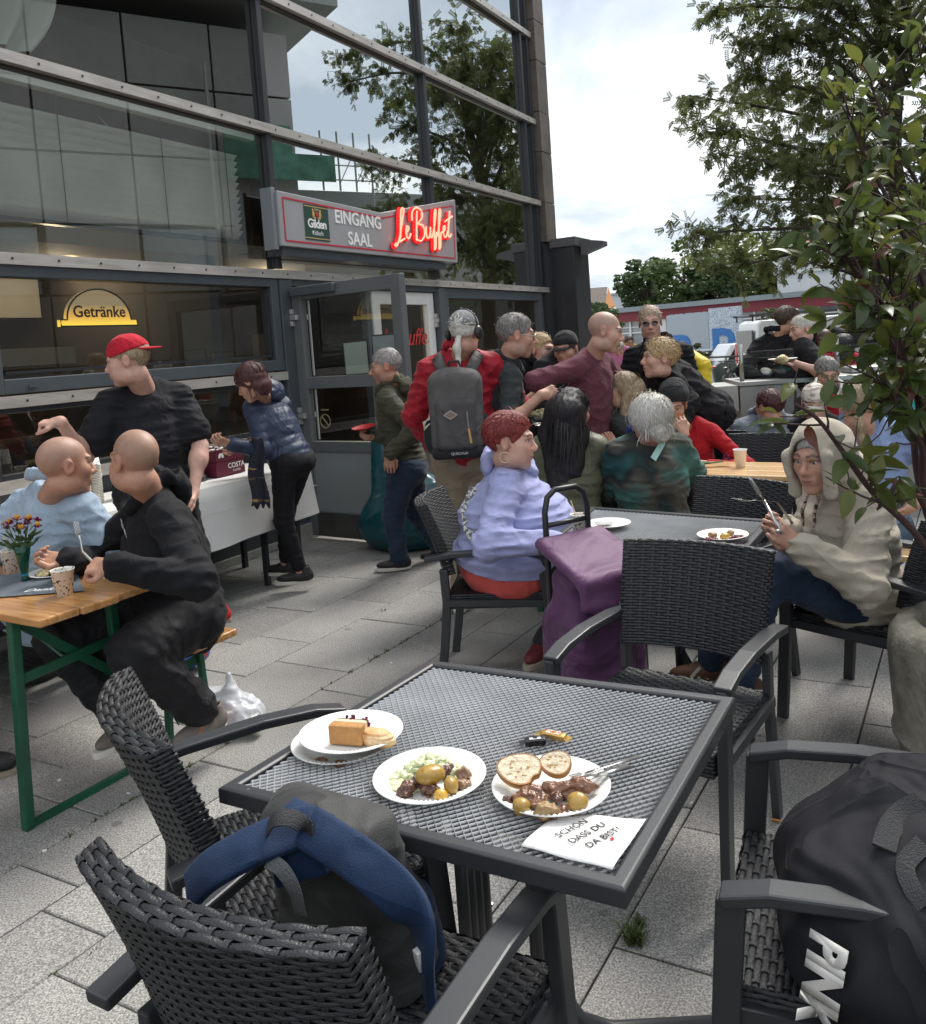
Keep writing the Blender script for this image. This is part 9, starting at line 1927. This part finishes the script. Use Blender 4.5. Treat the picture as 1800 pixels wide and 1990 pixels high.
def leafmesh(w, l, fold, curl, nm):
 V = []; F = []; n = 6
 for i in range(n + 1):
  t_ = i / n; ww = w * (math.sin(PI * min(1, t_ * .96 + .04)) ** .8) * (1.12 - .35 * t_) if i not in (0, n) else 0.0004; z = -curl * (t_ - .2) ** 2 * l; y_ = t_ * l
  V += [(-ww, y_, z + fold * ww), (0, y_, z), (ww, y_, z + fold * ww)]
 for i in range(n):
  for k in (0, 1): F.append((i * 3 + k, i * 3 + k + 1, i * 3 + k + 4, i * 3 + k + 3))
 return mesh_np(nm, V, F, None, True)
LMS = [leafmat('shrub_leaf_green', (.075, .11, .026), (.125, .16, .042), .33, .45), leafmat('shrub_leaf_yellowish', (.12, .14, .025), (.17, .18, .045), .3, .45), leafmat('shrub_leaf_dark', (.052, .082, .028), (.088, .12, .05), .28, .38), leafmat('shrub_leaf_red', (.16, .035, .025), (.10, .06, .025), .35, .35)]
lmesh = []
for k, (w, l, f_, c_) in enumerate(((.019, .082, .35, .3), (.017, .074, .2, .5), (.021, .09, .45, .2), (.014, .06, .3, .6))):
 for m_ in (LMS[:3] if k < 3 else [LMS[0], LMS[3]]): me = leafmesh(w, l, f_, c_, 'leaf'); me.materials.append(m_); lmesh.append(me)
def leaf_matrix(p, d):
 d = unit(d); up_ = unit(V3(0, 0, 1) + rng.normal(size=3) * .55 + V3(-.1, -.35, 0)); x = unit(np.cross(d, up_)); z = np.cross(x, d); s_ = rng.uniform(.55, 1.1); M_ = Matrix(((x[0] * s_, d[0] * s_, z[0] * s_, p[0]), (x[1] * s_, d[1] * s_, z[1] * s_, p[1]), (x[2] * s_, d[2] * s_, z[2] * s_, p[2]), (0, 0, 0, 1))); return M_
rng.shuffle(LP_); LP_ = LP_[:1000]; LP_.sort(key=lambda v: float(v[0][1])); VV = []; QQ = []; nv = 0; lw = [lmesh[i] for i in (0, 0, 1, 2, 3, 3, 4, 5, 6, 6, 7, 8, 9, 10)]
for i, (p, d) in enumerate(LP_):
 M_ = leaf_matrix(p - sbse, d)
 if i < 300:
  me = lw[rng.randint(len(lw))]; o = link('leaf', me, shr); o.matrix_local = M_
 else:
  me = lmesh[0]; a_ = np.array([v.co for v in me.vertices]); Mn = np.array(M_); VV.append(a_ @ Mn[:3, :3].T + Mn[:3, 3]); QQ.append(np.array([pl.vertices[:] for pl in me.polygons]) + nv); nv += len(a_)
if VV:
 me = mesh_np('leaf_mass', np.concatenate(VV), np.concatenate(QQ), None, True); o = link('leaf_mass', me, shr); o['kind'] = 'stuff'
 for m_ in LMS: me.materials.append(m_)
 mi = np.repeat(rng.choice([0, 0, 1, 1, 2, 3], p=[.3, .2, .15, .14, .19, .02], size=len(VV)), 12).astype(np.int32); me.polygons.foreach_set('material_index', mi)
